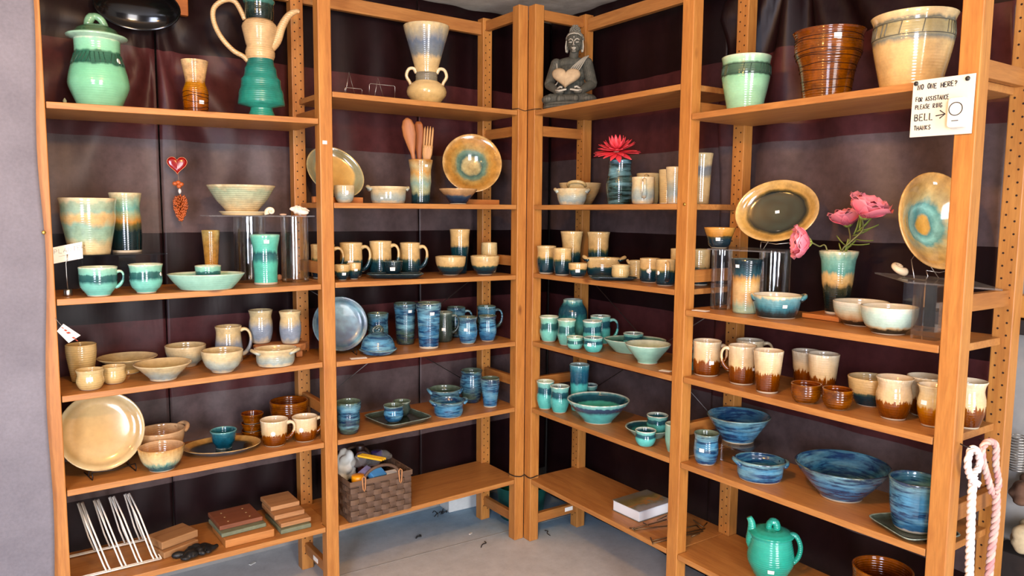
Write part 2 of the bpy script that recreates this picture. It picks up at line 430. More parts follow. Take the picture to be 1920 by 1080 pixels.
def edge(s, d, z):
    f_ = max(0, 1-(s-1.718)/.6); s = s+f_*(.033*(1-z/2.3)+.004*math.sin(z*9)-.006*math.exp(-((z-1.33)/.18)**2))
    return s, d, z
curtain('grey_curtain', 'plain grey-lilac cloth hanging at the left edge, pinned to the post', 'L', 1.718, 2.75, -.016, .007, 21, greycloth(), extra=edge, folds=2.2, z0=.02)

# ------------------------------------------------------------------ pine side frames
RUNGS = (.09, .70, 1.217, 1.76, 2.228)
HOLEM = plain('drilled_hole', '2a1206', .9)
WHERE = {'A': 'at the left edge beside the grey cloth', 'B': 'between the first and second bays', 'C': 'left of the corner, closing the second bay',
         'D': 'right of the corner, opening the third bay', 'E': 'between the third and fourth bays', 'F': 'at the right end, carrying the bell sign'}
def side_frame(k):
    run, s = PS[k]; O, U, N = FR[run]
    base = W3(run, s+PW/2, DEP/2, .0006)
    t = thing('shelf_side_frame', 'tall pine ladder side frame '+WHERE[k], 'shelf frame', base, math.atan2(U.y, U.x), 'pine side frames')
    fl = 1 if (U.x*N.y-U.y*N.x) > 0 else -1      # local +y is depth*fl
    def lb(s0, s1, d0, d1, z0, z1):
        y0, y1 = sorted((fl*(d0-DEP/2), fl*(d1-DEP/2))); return MB().box((s0-PW/2, y0, z0), (s1-PW/2, y1, z1))
    tops = {'A': 2.265, 'B': 2.30, 'C': 2.262, 'D': 2.262, 'E': 2.30, 'F': 2.265}[k]
    for d0 in (0, DEP-PT):
        p = bevel(lb(0, PW, d0, d0+PT, 0, tops).build('post', PINE_Z, t), .0025)
        if d0 > 0:
            mb = MB(); z = .05
            while z < 2.2:
                for sx in (.0135, PW-.0135):
                    zz = z+(.016 if sx > .02 else 0)
                    y = fl*(d0-DEP/2); n = 8
                    vs = [(sx-PW/2+.0028*math.cos(2*PI*i/n), y+fl*e, zz+.0028*math.sin(2*PI*i/n)) for e in (-.0004, .004) for i in range(n)]
                    mb.add(vs, [tuple(range(n)), tuple(range(2*n-1, n-1, -1))]+[(i, i+n, (i+1) % n+n, (i+1) % n) for i in range(n)])
                z += .032
            h = mb.build('peg_holes', HOLEM, p); h['kind'] = 'stuff'
    for z in RUNGS:
        bevel(lb(.013, PW-.013, PT-.004, DEP-PT+.004, z-.021, z+.021).build('rung', PINE_Y, t), .002)
    return t
for k in 'ABCDEF': side_frame(k)

# ------------------------------------------------------------------ shelf boards
ORD = ['top', 'second', 'third', 'fourth', 'fifth', 'bottom']
BN = {1: 'leftmost bay', 2: 'second bay, left of the corner', 3: 'third bay, right of the corner', 4: 'rightmost bay'}
DB = .30
def board(bay, sh):
    run, s0, s1 = BAY[bay]; n = max(k[1] for k in SH if k[0] == bay)
    z0, z1 = SH[(bay, sh)]; e = .0025
    # outline with notched corners: front and back lips between the posts, the middle reaching in between them
    ov = PW/2-.001 if sh > 1 or bay in (2, 3) else .0115
    pts = [(s0+e, .002), (s1-e, .002), (s1-e, PT+.002), (s1+ov, PT+.002), (s1+ov, DEP-PT-.002), (s1-e, DEP-PT-.002), (s1-e, DB), (s0+e, DB),
           (s0+e, DEP-PT-.002), (s0-ov, DEP-PT-.002), (s0-ov, PT+.002), (s0+e, PT+.002)]
    c = W3(run, (s0+s1)/2, DB/2, (z0+z1)/2-TH); O, U, N = FR[run]; rz = math.atan2(U.y, U.x)
    R = Matrix.Rotation(-rz, 3, 'Z')
    vs = []
    for dz in (-TH, 0):
        for s, d in pts:
            z = z0+(z1-z0)*(s-s0)/(s1-s0)+dz; vs.append(R @ (W3(run, s, d, z)-c))
    k = len(pts); fs = [tuple(range(k))[::-1], tuple(range(k, 2*k))]+[(i, (i+1) % k, (i+1) % k+k, i+k) for i in range(k)]
    if (U.x*N.y-U.y*N.x) < 0: fs = [f[::-1] for f in fs]
    o = bevel(MB().add(vs, fs).build('shelf_board', PINE_X), .0018); o.location = c; o.rotation_euler = (0, 0, rz)
    nm = 'bottom' if sh == n else ORD[sh-1]
    return tag(o, '%s pine shelf board of the %s' % (nm, BN[bay]), 'shelf', 'pine shelf boards')
for k in SH: board(*k)
# battens along the tops of the back posts
for run, s0, s1, lab in (('L', PW, .851, 'pine batten along the top of the second bay under the ceiling'), ('R', PW, .8456, 'pine batten along the top of the third bay under the ceiling'),
                         ('L', .851+PW, 1.7042, 'pine batten along the top of the leftmost bay')):
    c = W3(run, (s0+s1)/2, DEP-PT/2, 2.218); U = FR[run][1]
    o = bevel(MB().box((-(s1-s0)/2+.0015, -.012, -.026), ((s1-s0)/2-.0015, .012, .026)).build('top_batten', PINE_X), .002); o.location = c; o.rotation_euler = (0, 0, math.atan2(U.y, U.x))
    tag(o, lab, 'batten')
# steel cross braces at the back of the middle bays
for bay, lab in ((2, 'thin steel cross brace behind the second bay'), (3, 'thin steel cross brace behind the third bay')):
    run, s0, s1 = BAY[bay]; t = thing('cross_brace', lab, 'brace', W3(run, (s0+s1)/2, DEP+.004, .61)); c = t.location
    for k, (za, zb) in enumerate(((1.15, .61), (.61, 1.14))):
        a = W3(run, s0-.02, DEP+.004+k*.004, za)-c; b = W3(run, s1+.02, DEP+.004+k*.004, zb)-c
        MB().sweep([a, b], .002, 6).build('brace_wire', plain('brace_steel', '77706c', .4, .9), t)
# cord tying the two corner posts together
def cord(z, lab, r=.0022):
    pts = []
    for q in ((-PW-.003, -.003), (-PW*.4, -.004), (.0, -.004), (.001-.004, -PW*.5), (-.002, -PW-.004), (.03, -PW-.004), (.05, -PW+.01), (.05, .0), (.02, .02), (0, PT+.004), (-PW-.003, PT+.003)):
        pts.append((q[0], q[1], z+.004*math.sin(q[0]*80)))
    o = MB().sweep(smooth_path(pts+[pts[0]], 3)[:-1], r, 6, closed=True).build('tie_cord', plain('black_cord', '1a1412', .8)); tag(o, lab, 'cord')
cord(.288, 'black cord tying the two corner posts at the bottom shelf')
cord(1.8445, 'thin dark cord tying the two corner posts at the top shelf', .0014)
# ------------------------------------------------------------------ pottery
SHAPES = {
 'bowl': [(0, .5), (.1, .58), (.3, .8), (.65, .95), (1, 1)],
 'flare': [(0, .45), (.08, .46), (.5, .72), (.85, .93), (1, 1)],
 'tumbler': [(0, .78), (.5, .84), (1, 1)],
 'straight': [(0, .9), (.5, .95), (1, 1)],
 'belly': [(0, .72), (.12, .86), (.4, 1.0), (.7, .94), (.86, .9), (1, 1.02)],
 'mug': [(0, .8), (.08, .92), (.35, 1.0), (.75, .94), (1, .98)],
 'cup': [(0, .58), (.12, .78), (.42, .98), (.75, .93), (1, 1)],
 'round': [(0, .55), (.2, .86), (.5, 1), (.8, .86), (.92, .64), (1, .62)],
 'dish': [(0, .82), (.25, .9), (.75, .93), (.9, 1), (1, 1.02)],
 'plate': [(0, .62), (.3, .72), (1, 1)],
 'planter': [(0, .72), (.3, .84), (.65, .97), (.85, .98), (.93, 1), (1, 1.03)],
}
def curve(pts, n=22):
    r = []
    for i in range(n+1):
        t = i/n; k = 0
        while k < len(pts)-2 and t > pts[k+1][0]: k += 1
        (t0, a), (t1, b) = pts[k], pts[k+1]; h = t1-t0; u = (t-t0)/h
        m0 = (b-pts[k-1][1])/(t1-pts[k-1][0]) if k > 0 else (b-a)/h
        m1 = (pts[k+2][1]-a)/(pts[k+2][0]-t0) if k < len(pts)-2 else (b-a)/h
        r.append((t, (2*u**3-3*u*u+1)*a+(u**3-2*u*u+u)*h*m0+(-2*u**3+3*u*u)*b+(u**3-u*u)*h*m1))
    return r
def rad_at(cv, t):
    i = min(len(cv)-2, max(0, int(t*(len(cv)-1)))); (t0, a), (t1, b) = cv[i], cv[i+1]
    return a+(b-a)*(t-t0)/(t1-t0)
def vessel(cv, H, th, fill=0., foot=True):
    """closed profile: underside, outside, rounded rim, inside"""
    pr = [(0, .0015), (cv[0][1]*.8, .0015), (cv[0][1]*.86, 0)]
    pr += [(max(r, .002), t*H) for t, r in cv]
    R = cv[-1][1]; pr += [(R-th*.25, H+th*.28), (R-th*.75, H+th*.28)]
    k = len(pr)-1
    for t, r in reversed(cv):
        z = t*H
        if z < th*1.6: break
        pr.append((max(r-th, .0015), z))
    zb = th*1.4
    pr += [(max(cv[0][1]-th*1.5, .001)*.9, zb), (0, zb)]
    return pr, k
def sticker(parent, r, z, dx, size, kind, oval=1., slope=0.):
    a0 = math.asin(max(-.95, min(.95, dx)))-PI/2; n = 5; vs = []; e = .0007
    hw = size/max(r, .01)/2; hh = size*(.36 if kind == 's' else .5)
    if kind == 'o':
        m = 12; ring = [(math.cos(2*PI*i/m)*hw, math.sin(2*PI*i/m)*hh) for i in range(m)]
        for off in (e, .0001):
            vs.append(((r+off)*math.cos(a0), (r+off)*math.sin(a0)*oval, z))
            for u, v in ring: rr = r+off+slope*v; vs.append((rr*math.cos(a0+u), rr*math.sin(a0+u)*oval, z+v))
        fs = [(0, 1+i, 1+(i+1) % m) for i in range(m)]+[(1+i, m+2+i, m+2+(i+1) % m, 1+(i+1) % m) for i in range(m)]
    else:
        for off in (e, .0001):
            for v in (-hh, hh):
                for i in range(n):
                    u = -hw+2*hw*i/(n-1); rr = r+off+slope*v; vs.append((rr*math.cos(a0+u), rr*math.sin(a0+u)*oval, z+v))
        fs = [(i, i+1, n+i+1, n+i) for i in range(n-1)]+[(2*n+i, i, n+i, 3*n+i)[::-1] for i in (0, n-1)]
        fs += [(i+1, i, 2*n+i, 2*n+i+1) for i in range(n-1)]+[(n+i, n+i+1, 3*n+i+1, 3*n+i) for i in range(n-1)]
    return MB().add(vs, fs, 0, kind == 'o').build('price_sticker', STICK, parent)
def centre(bay, sh, x, yb, d, rb_px, lift=0):
    run = BAY[bay][0]
    if d is not None:
        z = sum(SH[(bay, sh)])/2
        for _ in range(3): P = column(run, x, d, z+lift); z = shz(bay, sh, sd(run, P)[0])
        P.z = z+lift; return P
    Q = on_shelf(bay, sh, x, yb, lift); r = rb_px*fdepth(Q)/F
    P = Q+vdir(Q)*r; P.z = shz(bay, sh, sd(run, P)[0])+lift
    # keep the picture column of the axis
    x2 = pix(P)[0]; P += Vector((RT.x, RT.y, 0)).normalized()*((x-x2)*fdepth(P)/F)
    return P
POTS = []
def pot(name, label, cat, bay, sh, x, yb, yt, hw, shape, mat, inner=None, d=None, lift=0, handles=(), stickers=(), lugs=(), group=None, th=None, oval=1., rot=0., hmat=None,
        wob=.006, n=40, base=None, H=None, square=0., parts=None, yc=False):
    """hw: half width in picture pixels at its widest profile value 1; shape: name or own list of (t, factor)"""
    sp = SHAPES[shape] if isinstance(shape, str) else shape
    P = base.copy() if base is not None else centre(bay, sh, x, yb, d, hw*sp[0][1], lift)
    k = fdepth(P)/F; R = hw*k; cv = [(t, f*R) for t, f in curve(sp)]
    if H is None:
        rim = cv[-1][1]*oval; v = vdir(P)
        H = height_for(P+v*rim, yt)-P.z
        if H+P.z > CAM.z: H = height_for(P-v*rim, yt)-P.z
    th = th or min(.0055, max(.003, R*.09))
    rz = facing(P)+math.radians(rot)
    if base is None and bay: s0_, s1_ = BAY[bay][1:]; P = P+Vector((0, 0, abs(SH[(bay, sh)][1]-SH[(bay, sh)][0])/(s1_-s0_)*cv[0][1]*1.1))
    P = P+Vector((0, 0, .0008))
    multi = bool(handles or stickers or lugs or parts)
    pr, spl = vessel(cv, H, th)
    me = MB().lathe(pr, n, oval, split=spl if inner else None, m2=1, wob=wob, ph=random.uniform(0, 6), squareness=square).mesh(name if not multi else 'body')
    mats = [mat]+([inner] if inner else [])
    if multi:
        t = thing(name, label, cat, P, rz, group); body = link('body', me, mats, t)
    else:
        t = link(name, me, mats); t.location = P; t.rotation_euler = (0, 0, rz); tag(t, label, cat, group)
    hm = hmat or mat
    for (th_, t1, t0, out, thick) in handles:       # ear handle: angle (0 right, 90 towards the viewer), upper and lower joint, reach px, thickness px
        a = -math.radians(th_)-math.radians(rot); dr = Vector((math.cos(a), math.sin(a), 0)); o_ = out*k; w_ = thick*k/2
        r1, r0 = rad_at(cv, t1)-.002, rad_at(cv, t0)-.002; z1, z0 = t1*H, t0*H
        p = bez(dr*r1+Vector((0, 0, z1)), dr*(r1+o_*1.25)+Vector((0, 0, z1+.30*(z1-z0))), dr*(r0+o_*1.35)+Vector((0, 0, z0+.18*(z1-z0))), dr*r0+Vector((0, 0, z0)), 16)
        rr = [w_*(1.25-.55*math.sin(PI*min(1, i/13))*1.0+.1) for i in range(17)]
        MB().sweep(p, [max(q, w_*.75) for q in rr], 10, flat=1.35).build('handle', hm, t)
    for (th_, tz, out, thick) in lugs:              # loop lug on the rim of a casserole
        a = -math.radians(th_)-math.radians(rot); o_ = out*k; w_ = thick*k/2; r = rad_at(cv, tz)-.001; z = tz*H
        def pp(da, rr, dz=0): return Vector(((r+rr)*math.cos(a+da), (r+rr)*math.sin(a+da)*oval, z+dz))
        wa = .42
        p = bez(pp(-wa, -.002, -.1*H), pp(-wa*.9, o_*1.25, .16*H), pp(wa*.9, o_*1.25, .16*H), pp(wa, -.002, -.1*H), 14)
        MB().sweep(p, w_, 8).build('lug_handle', hm, t)
    for q in stickers:                              # (dx, t, kind[, size px])
        dx, tz, kind = q[:3]; size = (q[3] if len(q) > 3 else 8)*k
        sl = (rad_at(cv, min(1, tz+.06))-rad_at(cv, max(0, tz-.06)))/(.12*H)
        sticker(t, rad_at(cv, tz)*(1+wob), tz*H, dx, size, kind, oval, sl)
    info = dict(P=P, k=k, R=R, H=H, cv=cv, th=th, t=t, rz=rz)
    if parts: parts(info)
    POTS.append(info)
    return info

# ---- glazes
G = {}
CREAM, FOOT = 'e6cfa2', 'efe2c6'
G['mint'] = glaze('celadon_mint_dark_band', [(0, '8fcba4'), (.5, '86cfa4'), (.60, '7fc29c'), (.63, '2f5f4c'), (.8, '3c6f58'), (.83, '8fd2aa'), (.97, '97d6b2'), (1, 'd8ead0')], .03, mottle=.06)
G['mintband'] = glaze('celadon_low_foot_dark_band', [(0, FOOT), (.04, FOOT), (.06, '7cc4b4'), (.42, '78c2b2'), (.52, '2c5c5c'), (.72, '3a6c68'), (.76, '86c9b6'), (.94, '9ed2b8'), (.98, 'dbe6cc'), (1, 'e4ead4')], .06, (14, 14, 3), .1)
G['aquaband'] = glaze('aqua_glaze_dark_band', [(0, FOOT), (.045, FOOT), (.06, '5fb8ae'), (.52, '62bcb4'), (.6, '23505c'), (.78, '2f5f6a'), (.82, '74bcb4'), (.95, '8cc8bc'), (.985, 'dfe8d6'), (1, 'e6ecdc')], .06, (12, 12, 3), .12)
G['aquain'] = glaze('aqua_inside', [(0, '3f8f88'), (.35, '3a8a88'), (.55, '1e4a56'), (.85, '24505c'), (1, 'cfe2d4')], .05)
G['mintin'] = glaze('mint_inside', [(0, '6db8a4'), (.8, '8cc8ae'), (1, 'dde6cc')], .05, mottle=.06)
G['paleaqua'] = glaze('pale_aqua', [(0, FOOT), (.05, FOOT), (.07, '93c4ae'), (.6, '98cab6'), (.96, 'a4d0bc'), (1, 'e4ebd8')], .05, mottle=.08)
G['teal'] = glaze('deep_teal_matt', [(0, '3f9a84'), (.25, '2f8a78'), (.75, '2c8274'), (1, '256a60')], .05, mottle=.16, rings=.6, rough=.3)
G['cream'] = glaze('warm_cream', [(0, 'd8bb8a'), (.5, CREAM), (1, 'eddcb4')], .05, mottle=.07)
G['oat'] = glaze('oatmeal_blue_wash', [(0, FOOT), (.05, 'd8c49c'), (.2, '9aa9a4'), (.45, 'a9b0a0'), (.68, 'cdbd94'), (.9, 'd9c498'), (1, 'dcc8a0')], .16, (10, 10, 5), .14)
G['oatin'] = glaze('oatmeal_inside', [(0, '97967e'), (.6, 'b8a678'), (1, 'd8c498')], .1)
G['bluewash'] = glaze('cream_over_blue_wash', [(0, FOOT), (.05, 'd6c8a6'), (.2, '8c9aa8'), (.5, '8a97a6'), (.62, 'b9b096'), (.75, 'd0bb8c'), (1, 'd8c496')], .12, (12, 12, 3), .16)
G['tan'] = glaze('plain_tan', [(0, 'b99a62'), (.5, 'cdb078'), (1, 'd6bc88')], .05, mottle=.08, rings=.6)
G['tandish'] = glaze('tan_dish', [(0, FOOT), (.05, 'c9ae78'), (.6, 'd3b982'), (1, 'dcc592')], .05, mottle=.1, rings=.6)
G['brown'] = glaze('amber_brown', [(0, FOOT), (.05, FOOT), (.07, '6a360c'), (.5, '7a4210'), (.85, '64320a'), (1, '8a5018')], .1, mottle=.35, rings=.9)
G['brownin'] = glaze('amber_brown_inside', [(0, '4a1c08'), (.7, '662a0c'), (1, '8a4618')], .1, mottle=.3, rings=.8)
G['drip'] = glaze('cream_dripping_over_brown', [(0, FOOT), (.045, FOOT), (.06, '52240a'), (.3, '70380e'), (.44, '84481a'), (.47, 'd8bc8c'), (.7, 'dcc298'), (.96, 'e2cfaa'), (1, 'ecdfc2')], .15, (46, 46, 2), .1)
G['dripin'] = glaze('cream_inside', [(0, 'b99a70'), (.7, 'd6bc92'), (1, 'f0e4c8')], .04, mottle=.06)
G['night'] = glaze('cream_over_dark_teal', [(0, FOOT), (.045, FOOT), (.06, '0f2730'), (.3, '14323c'), (.5, '1c3a3c'), (.56, '6a6a40'), (.62, 'd2ae74'), (.95, 'ddbc84'), (1, 'e6cc98')], .07, (14, 14, 3), .14)
G['nightlo'] = glaze('deep_cream_over_dark_teal', [(0, FOOT), (.045, FOOT), (.06, '0f2730'), (.38, '183840'), (.46, '44584a'), (.52, 'd0b078'), (.95, 'ddbf88'), (1, 'e6cc98')], .07, (14, 14, 3), .14)
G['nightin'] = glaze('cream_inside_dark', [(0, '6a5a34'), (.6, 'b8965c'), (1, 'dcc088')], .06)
G['dark'] = glaze('dark_blue_black', [(0, '0d1c22'), (.6, '14262c'), (.95, '1d3236'), (1, '7a8a84')], .05, mottle=.2)
G['blue'] = glaze('streaked_blue', [(0, FOOT), (.035, 'd9d2c0'), (.05, '376284'), (.3, '447a9e'), (.7, '528cac'), (.93, '6a8e92'), (1, '747e6c')], .06, (8, 8, 6), .16, streak=(2.6, .85, '12264e'))
G['blueolive'] = glaze('streaked_blue_olive_foot', [(0, '3f4a3c'), (.25, '44594e'), (.5, '446c7e'), (.8, '4c7e9a'), (.95, '5e8084'), (1, '566654')], .12, (8, 8, 6), .18, streak=(2.6, .85, '142848'))
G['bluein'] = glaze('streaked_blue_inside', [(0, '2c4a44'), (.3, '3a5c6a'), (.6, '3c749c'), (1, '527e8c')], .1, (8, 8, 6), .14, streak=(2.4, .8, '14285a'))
G['olivein'] = glaze('olive_green_inside', [(0, '2c3c34'), (.7, '44584a'), (1, '6a7a68')], .08, mottle=.2)
G['greyblue'] = glaze('grey_blue_plate', [(0, '566a7c'), (.3, '3a5470'), (.75, '405c70'), (.9, '5e7074'), (1, '3e4f52')], .12, (10, 10, 10), .2, streak=(2.0, .5, '22365a'), radial=True, rough=.3)
G['slate'] = glaze('olive_slate_dish', [(0, '313a34'), (.6, '3a473f'), (.9, '465650'), (1, '93a092')], .08, mottle=.22)
G['landscape'] = glaze('aqua_sand_black_landscape', [(0, FOOT), (.035, '131a18'), (.28, '18211e'), (.42, '3a3a26'), (.5, 'c9a468'), (.62, 'cfb27a'), (.68, '5f9a8c'), (.88, '7fb09c'), (.96, 'b9c8a6'), (1, 'dfd6b4')], .08, (18, 18, 2), .16)
G['planter'] = glaze('cream_aqua_cloud', [(0, 'd9c08e'), (.15, 'd8c596'), (.3, 'a3bfa2'), (.5, '93b6a0'), (.6, 'd8b982'), (.68, 'dcc08a'), (.75, '9ab8a2'), (.9, 'a9bda0'), (.97, 'e3d2aa'), (1, 'e8d9b4')], .1, (7, 7, 5), .14)
G['cloudbowl'] = glaze('cream_bowl_aqua_blush', [(0, 'd6bb88'), (.2, 'd9c294'), (.5, 'b9bb98'), (.8, 'aab898'), (.95, 'd8c79c'), (1, 'e6d8b2')], .14, (6, 6, 9), .14, rings=.8)
G['whiteaqua'] = glaze('white_aqua_dark_foot', [(0, FOOT), (.05, FOOT), (.06, '1c221e'), (.17, '2a2c22'), (.24, 'c0a67a'), (.34, 'b5cdbc'), (.75, 'b8d2c4'), (.95, 'd9dcc8'), (1, 'e9e2cc')], .07, (16, 16, 3), .1)
G['whitesand'] = glaze('white_sand_dark_foot', [(0, FOOT), (.05, FOOT), (.06, '1c1c18'), (.2, '2a2620'), (.28, 'b98f62'), (.48, 'cfc3a0'), (.7, 'c2d0bc'), (.95, 'd9d8c4'), (1, 'e9e2cc')], .08, (16, 16, 3), .1)
G['whitein'] = glaze('white_inside', [(0, 'b9c4b0'), (1, 'e6dfc8')], .05, mottle=.06)
G['tide'] = glaze('blue_black_cream_tide', [(0, FOOT), (.035, '16201e'), (.2, '1c2c2e'), (.4, '3a6a74'), (.7, '5a97a2'), (.9, '8fb6a8'), (.97, 'dccaa0'), (1, 'e4d6b0')], .1, (16, 16, 3), .16)
G['sunset'] = glaze('dark_top_amber_cream_aqua', [(0, 'a8b898'), (.12, '9fb9a0'), (.25, 'd2b380'), (.5, 'dcb984'), (.62, 'c99a5c'), (.72, '2e5058'), (.9, '14262e'), (1, '20343a')], .07, (30, 30, 2), .12)
G['brownvase'] = glaze('cream_neck_amber_body', [(0, '5e2a0a'), (.2, '8a4a14'), (.4, '9c5c1c'), (.58, 'b0782c'), (.64, 'd8ae78'), (1, 'ddbb8c')], .04, (10, 10, 6), .3, rings=.9)
G['ewer'] = glaze('ewer_beige', [(0, 'd2b080'), (.5, 'd8b888'), (1, 'cfae80')], .05, mottle=.12, rings=.9, rough=.3)
G['vase2'] = glaze('cream_vase_blue_grey_wash', [(0, 'd8b878'), (.3, 'dec08a'), (.44, 'd6ba84'), (.58, 'dcc08c'), (.64, '7c827e'), (.78, '6e7a88'), (.9, 'b3ab90'), (.98, 'd8c294'), (1, 'e2cf9f')], .07, (12, 12, 3), .1)
G['utensil'] = glaze('utensil_vase', [(0, '14262c'), (.2, '1d3c40'), (.28, 'a9aa80'), (.45, '8aa696'), (.58, 'b8b48a'), (.7, 'c99c5e'), (.85, 'bfae80'), (1, 'b8864c')], .1, (12, 12, 3), .16)
G['streakvase'] = glaze('dark_streaked_slate_blue', [(0, '3f5a58'), (.5, '42625e'), (.8, '4a686a'), (1, '3c5270')], .1, (8, 8, 6), .2, streak=(2.2, .9, '14241f'))
G['creamplanter'] = glaze('cream_planter_incised', [(0, 'd9b478'), (.4, 'dcba82'), (.58, 'd8bc86'), (.64, '7f8478'), (.7, 'a9a078'), (.84, 'a89c70'), (.88, '6f7468'), (.92, 'd8c190'), (1, 'e2cd9c')], .03, (16, 16, 3), .12)
G['brownplanter'] = glaze('amber_brown_planter', [(0, '80480e'), (.4, '70390a'), (.8, '7e4410'), (1, '66300a')], .1, (6, 6, 9), .35, rings=1.0)
G['celplanter'] = glaze('celadon_planter', [(0, 'a6d6ac'), (.5, '9fd2a8'), (.62, '90c49c'), (.65, '3f5a48'), (.84, '4c6a54'), (.87, '9ac8a4'), (.96, 'b9dcb8'), (1, 'd2e2c4')], .025, (14, 14, 3), .07)
G['teapot'] = glaze('jade_teapot', [(0, '3aa890'), (.5, '38a690'), (1, '48b09a')], .05, mottle=.07, rings=.8)
G['tallteal'] = glaze('turquoise_band_vase', [(0, FOOT), (.03, '5ab8a2'), (.42, '60bea8'), (.5, '3c7a78'), (.62, '2c5c62'), (.68, '62beaa'), (.95, '74c6b0'), (1, '9fd6c0')], .06, (22, 22, 2), .1)
G['amberbeaker'] = glaze('amber_beaker', [(0, 'b07c3a'), (.4, 'b98644'), (.8, 'a8854a'), (1, 'b9a468')], .2, (10, 10, 2), .25)
G['darkvase'] = glaze('dark_foot_sand_aqua_rim', [(0, FOOT), (.03, '0e1c1e'), (.35, '122a2c'), (.46, '5c5a34'), (.52, 'c08a48'), (.6, 'a8a070'), (.72, '6fa79a'), (.85, '9ab79c'), (.96, 'd0c79e'), (1, 'd8cfa8')], .07, (12, 12, 3), .16)
G['cobalt'] = glaze('dark_teal_cup', [(0, 'c8d4cc'), (.06, '123c4a'), (.5, '1a5062'), (.9, '2a6472'), (1, '6aa0a0')], .08, mottle=.25)
G['speckle'] = glaze('speckled_cream_teal_drip', [(0, FOOT), (.05, '1f4c54'), (.22, '2f6468'), (.36, '8aa890'), (.48, 'd6c394'), (.85, 'd8b57c'), (1, 'c99c64')], .12, (30, 30, 2), .2)
G['blushbowl'] = glaze('pink_clay_bowl', [(0, 'c9a074'), (.5, 'b98e66'), (1, 'd8b48a')], .08, mottle=.14)
G['pondbowl'] = glaze('dusk_bowl', [(0, '5a4436'), (.3, '2c4450'), (.55, '2f4858'), (.68, 'a08a6c'), (1, 'c8a880')], .1, (10, 10, 6), .2)
G['seabowl'] = glaze('sea_casserole', G and [(0, FOOT), (.04, '17211f'), (.25, '203236'), (.5, '3f7884'), (.85, '78a9ac'), (.96, 'd8caa2'), (1, 'e2d3aa')], .12, (16, 16, 3), .16)
G['sandnight'] = glaze('amber_rim_dark_bowl', [(0, FOOT), (.05, '101e26'), (.4, '1c3038'), (.55, '3a3c2a'), (.62, 'b07c3c'), (1, 'cf9c58')], .07, (12, 12, 4), .14)

def tag_list(*a): return a
def ring_lines(i, ts, am, w_, col='2c1206', seed=9):
    mb = MB(); H = i['H']; rr = random.Random(seed)
    for tt in ts:
        ph = rr.uniform(0, 6); pts = []
        for j in range(48):
            a = 2*PI*j/48; u = tt+am*math.sin(2*a+ph)+am*.4*math.sin(5*a+2*ph); r = rad_at(i['cv'], max(0, u))+.0002; pts.append((r*math.cos(a), r*math.sin(a), u*H))
        mb.sweep(pts, w_, 5, closed=True)
    c = mb.build('groove_lines', plain('groove_'+col, col, .25), i['t']); c['kind'] = 'stuff'
# ================================================================== leftmost bay
def jar_lid(i):
    k, H, R = i['k'], i['H'], i['R']; t = i['t']
    prof = [(0, H+.0008), (38*k, H+.0008), (50*k, H+4*k), (52*k, H+6*k), (50.5*k, H+8*k), (40*k, H+11*k), (33*k, H+20*k), (20*k, H+27*k), (0, H+28*k)]
    lid = MB().lathe(prof, 40).build('lid', [glaze('celadon_lid', [(0, 'bfe0c8'), (.3, 'a4d6b4'), (.42, '55805e'), (1, '47704f')], .04)], t)
    z = H+25*k; p = bez((-13*k, 0, z), (-13*k, 0, z+24*k), (8*k, 0, z+26*k), (14*k, 0, z+1*k), 14)
    MB().sweep(p, [8*k]*6+[6.5*k]*9, 10, flat=1.2).build('knob', G['celplanter'] if False else glaze('celadon_knob', [(0, '6f9a76'), (.6, '8fbf98'), (1, '5f8a68')], .2), lid)
    # incised hatching around the collar
    mb = MB()
    for j in range(34):
        a = 2*PI*j/34; t0, t1 = .64, .79; b = a+.16*(1 if (j//4) % 2 else -.3)
        pts = []
        for q in range(4):
            tt = t0+(t1-t0)*q/3; r = rad_at(i['cv'], tt)+.0006; aa = a+(b-a)*q/3; pts.append((r*math.cos(aa), r*math.sin(aa), tt*H))
        mb.sweep(pts, .0011, 5)
    c = mb.build('incised_pattern', plain('dark_green_line', '274a3a', .3), t); c['kind'] = 'stuff'
pot('lidded_jar', 'mint green lidded ginger jar with dark hatched collar on the top left shelf', 'jar', 1, 1, 188, None, 70, 52, [(0, .66), (.12, .78), (.33, .98), (.42, .98), (.55, .92), (.64, .86), (.78, .75), (.84, .73), (1, .74)],
    G['mint'], d=.16, stickers=[(.8, .70, 'o', 10)], parts=jar_lid)
pot('waisted_vase', 'small waisted vase, cream neck over glossy amber brown body', 'vase', 1, 1, 368, None, 111, 24, [(0, .88), (.2, .92), (.42, .95), (.5, .88), (.6, .72), (.75, .80), (1, 1)], G['brownvase'], d=.15, stickers=[(.45, .23, 's', 9)], parts=lambda i: ring_lines(i, (.06, .13, .24, .33, .40), .02, .0011))
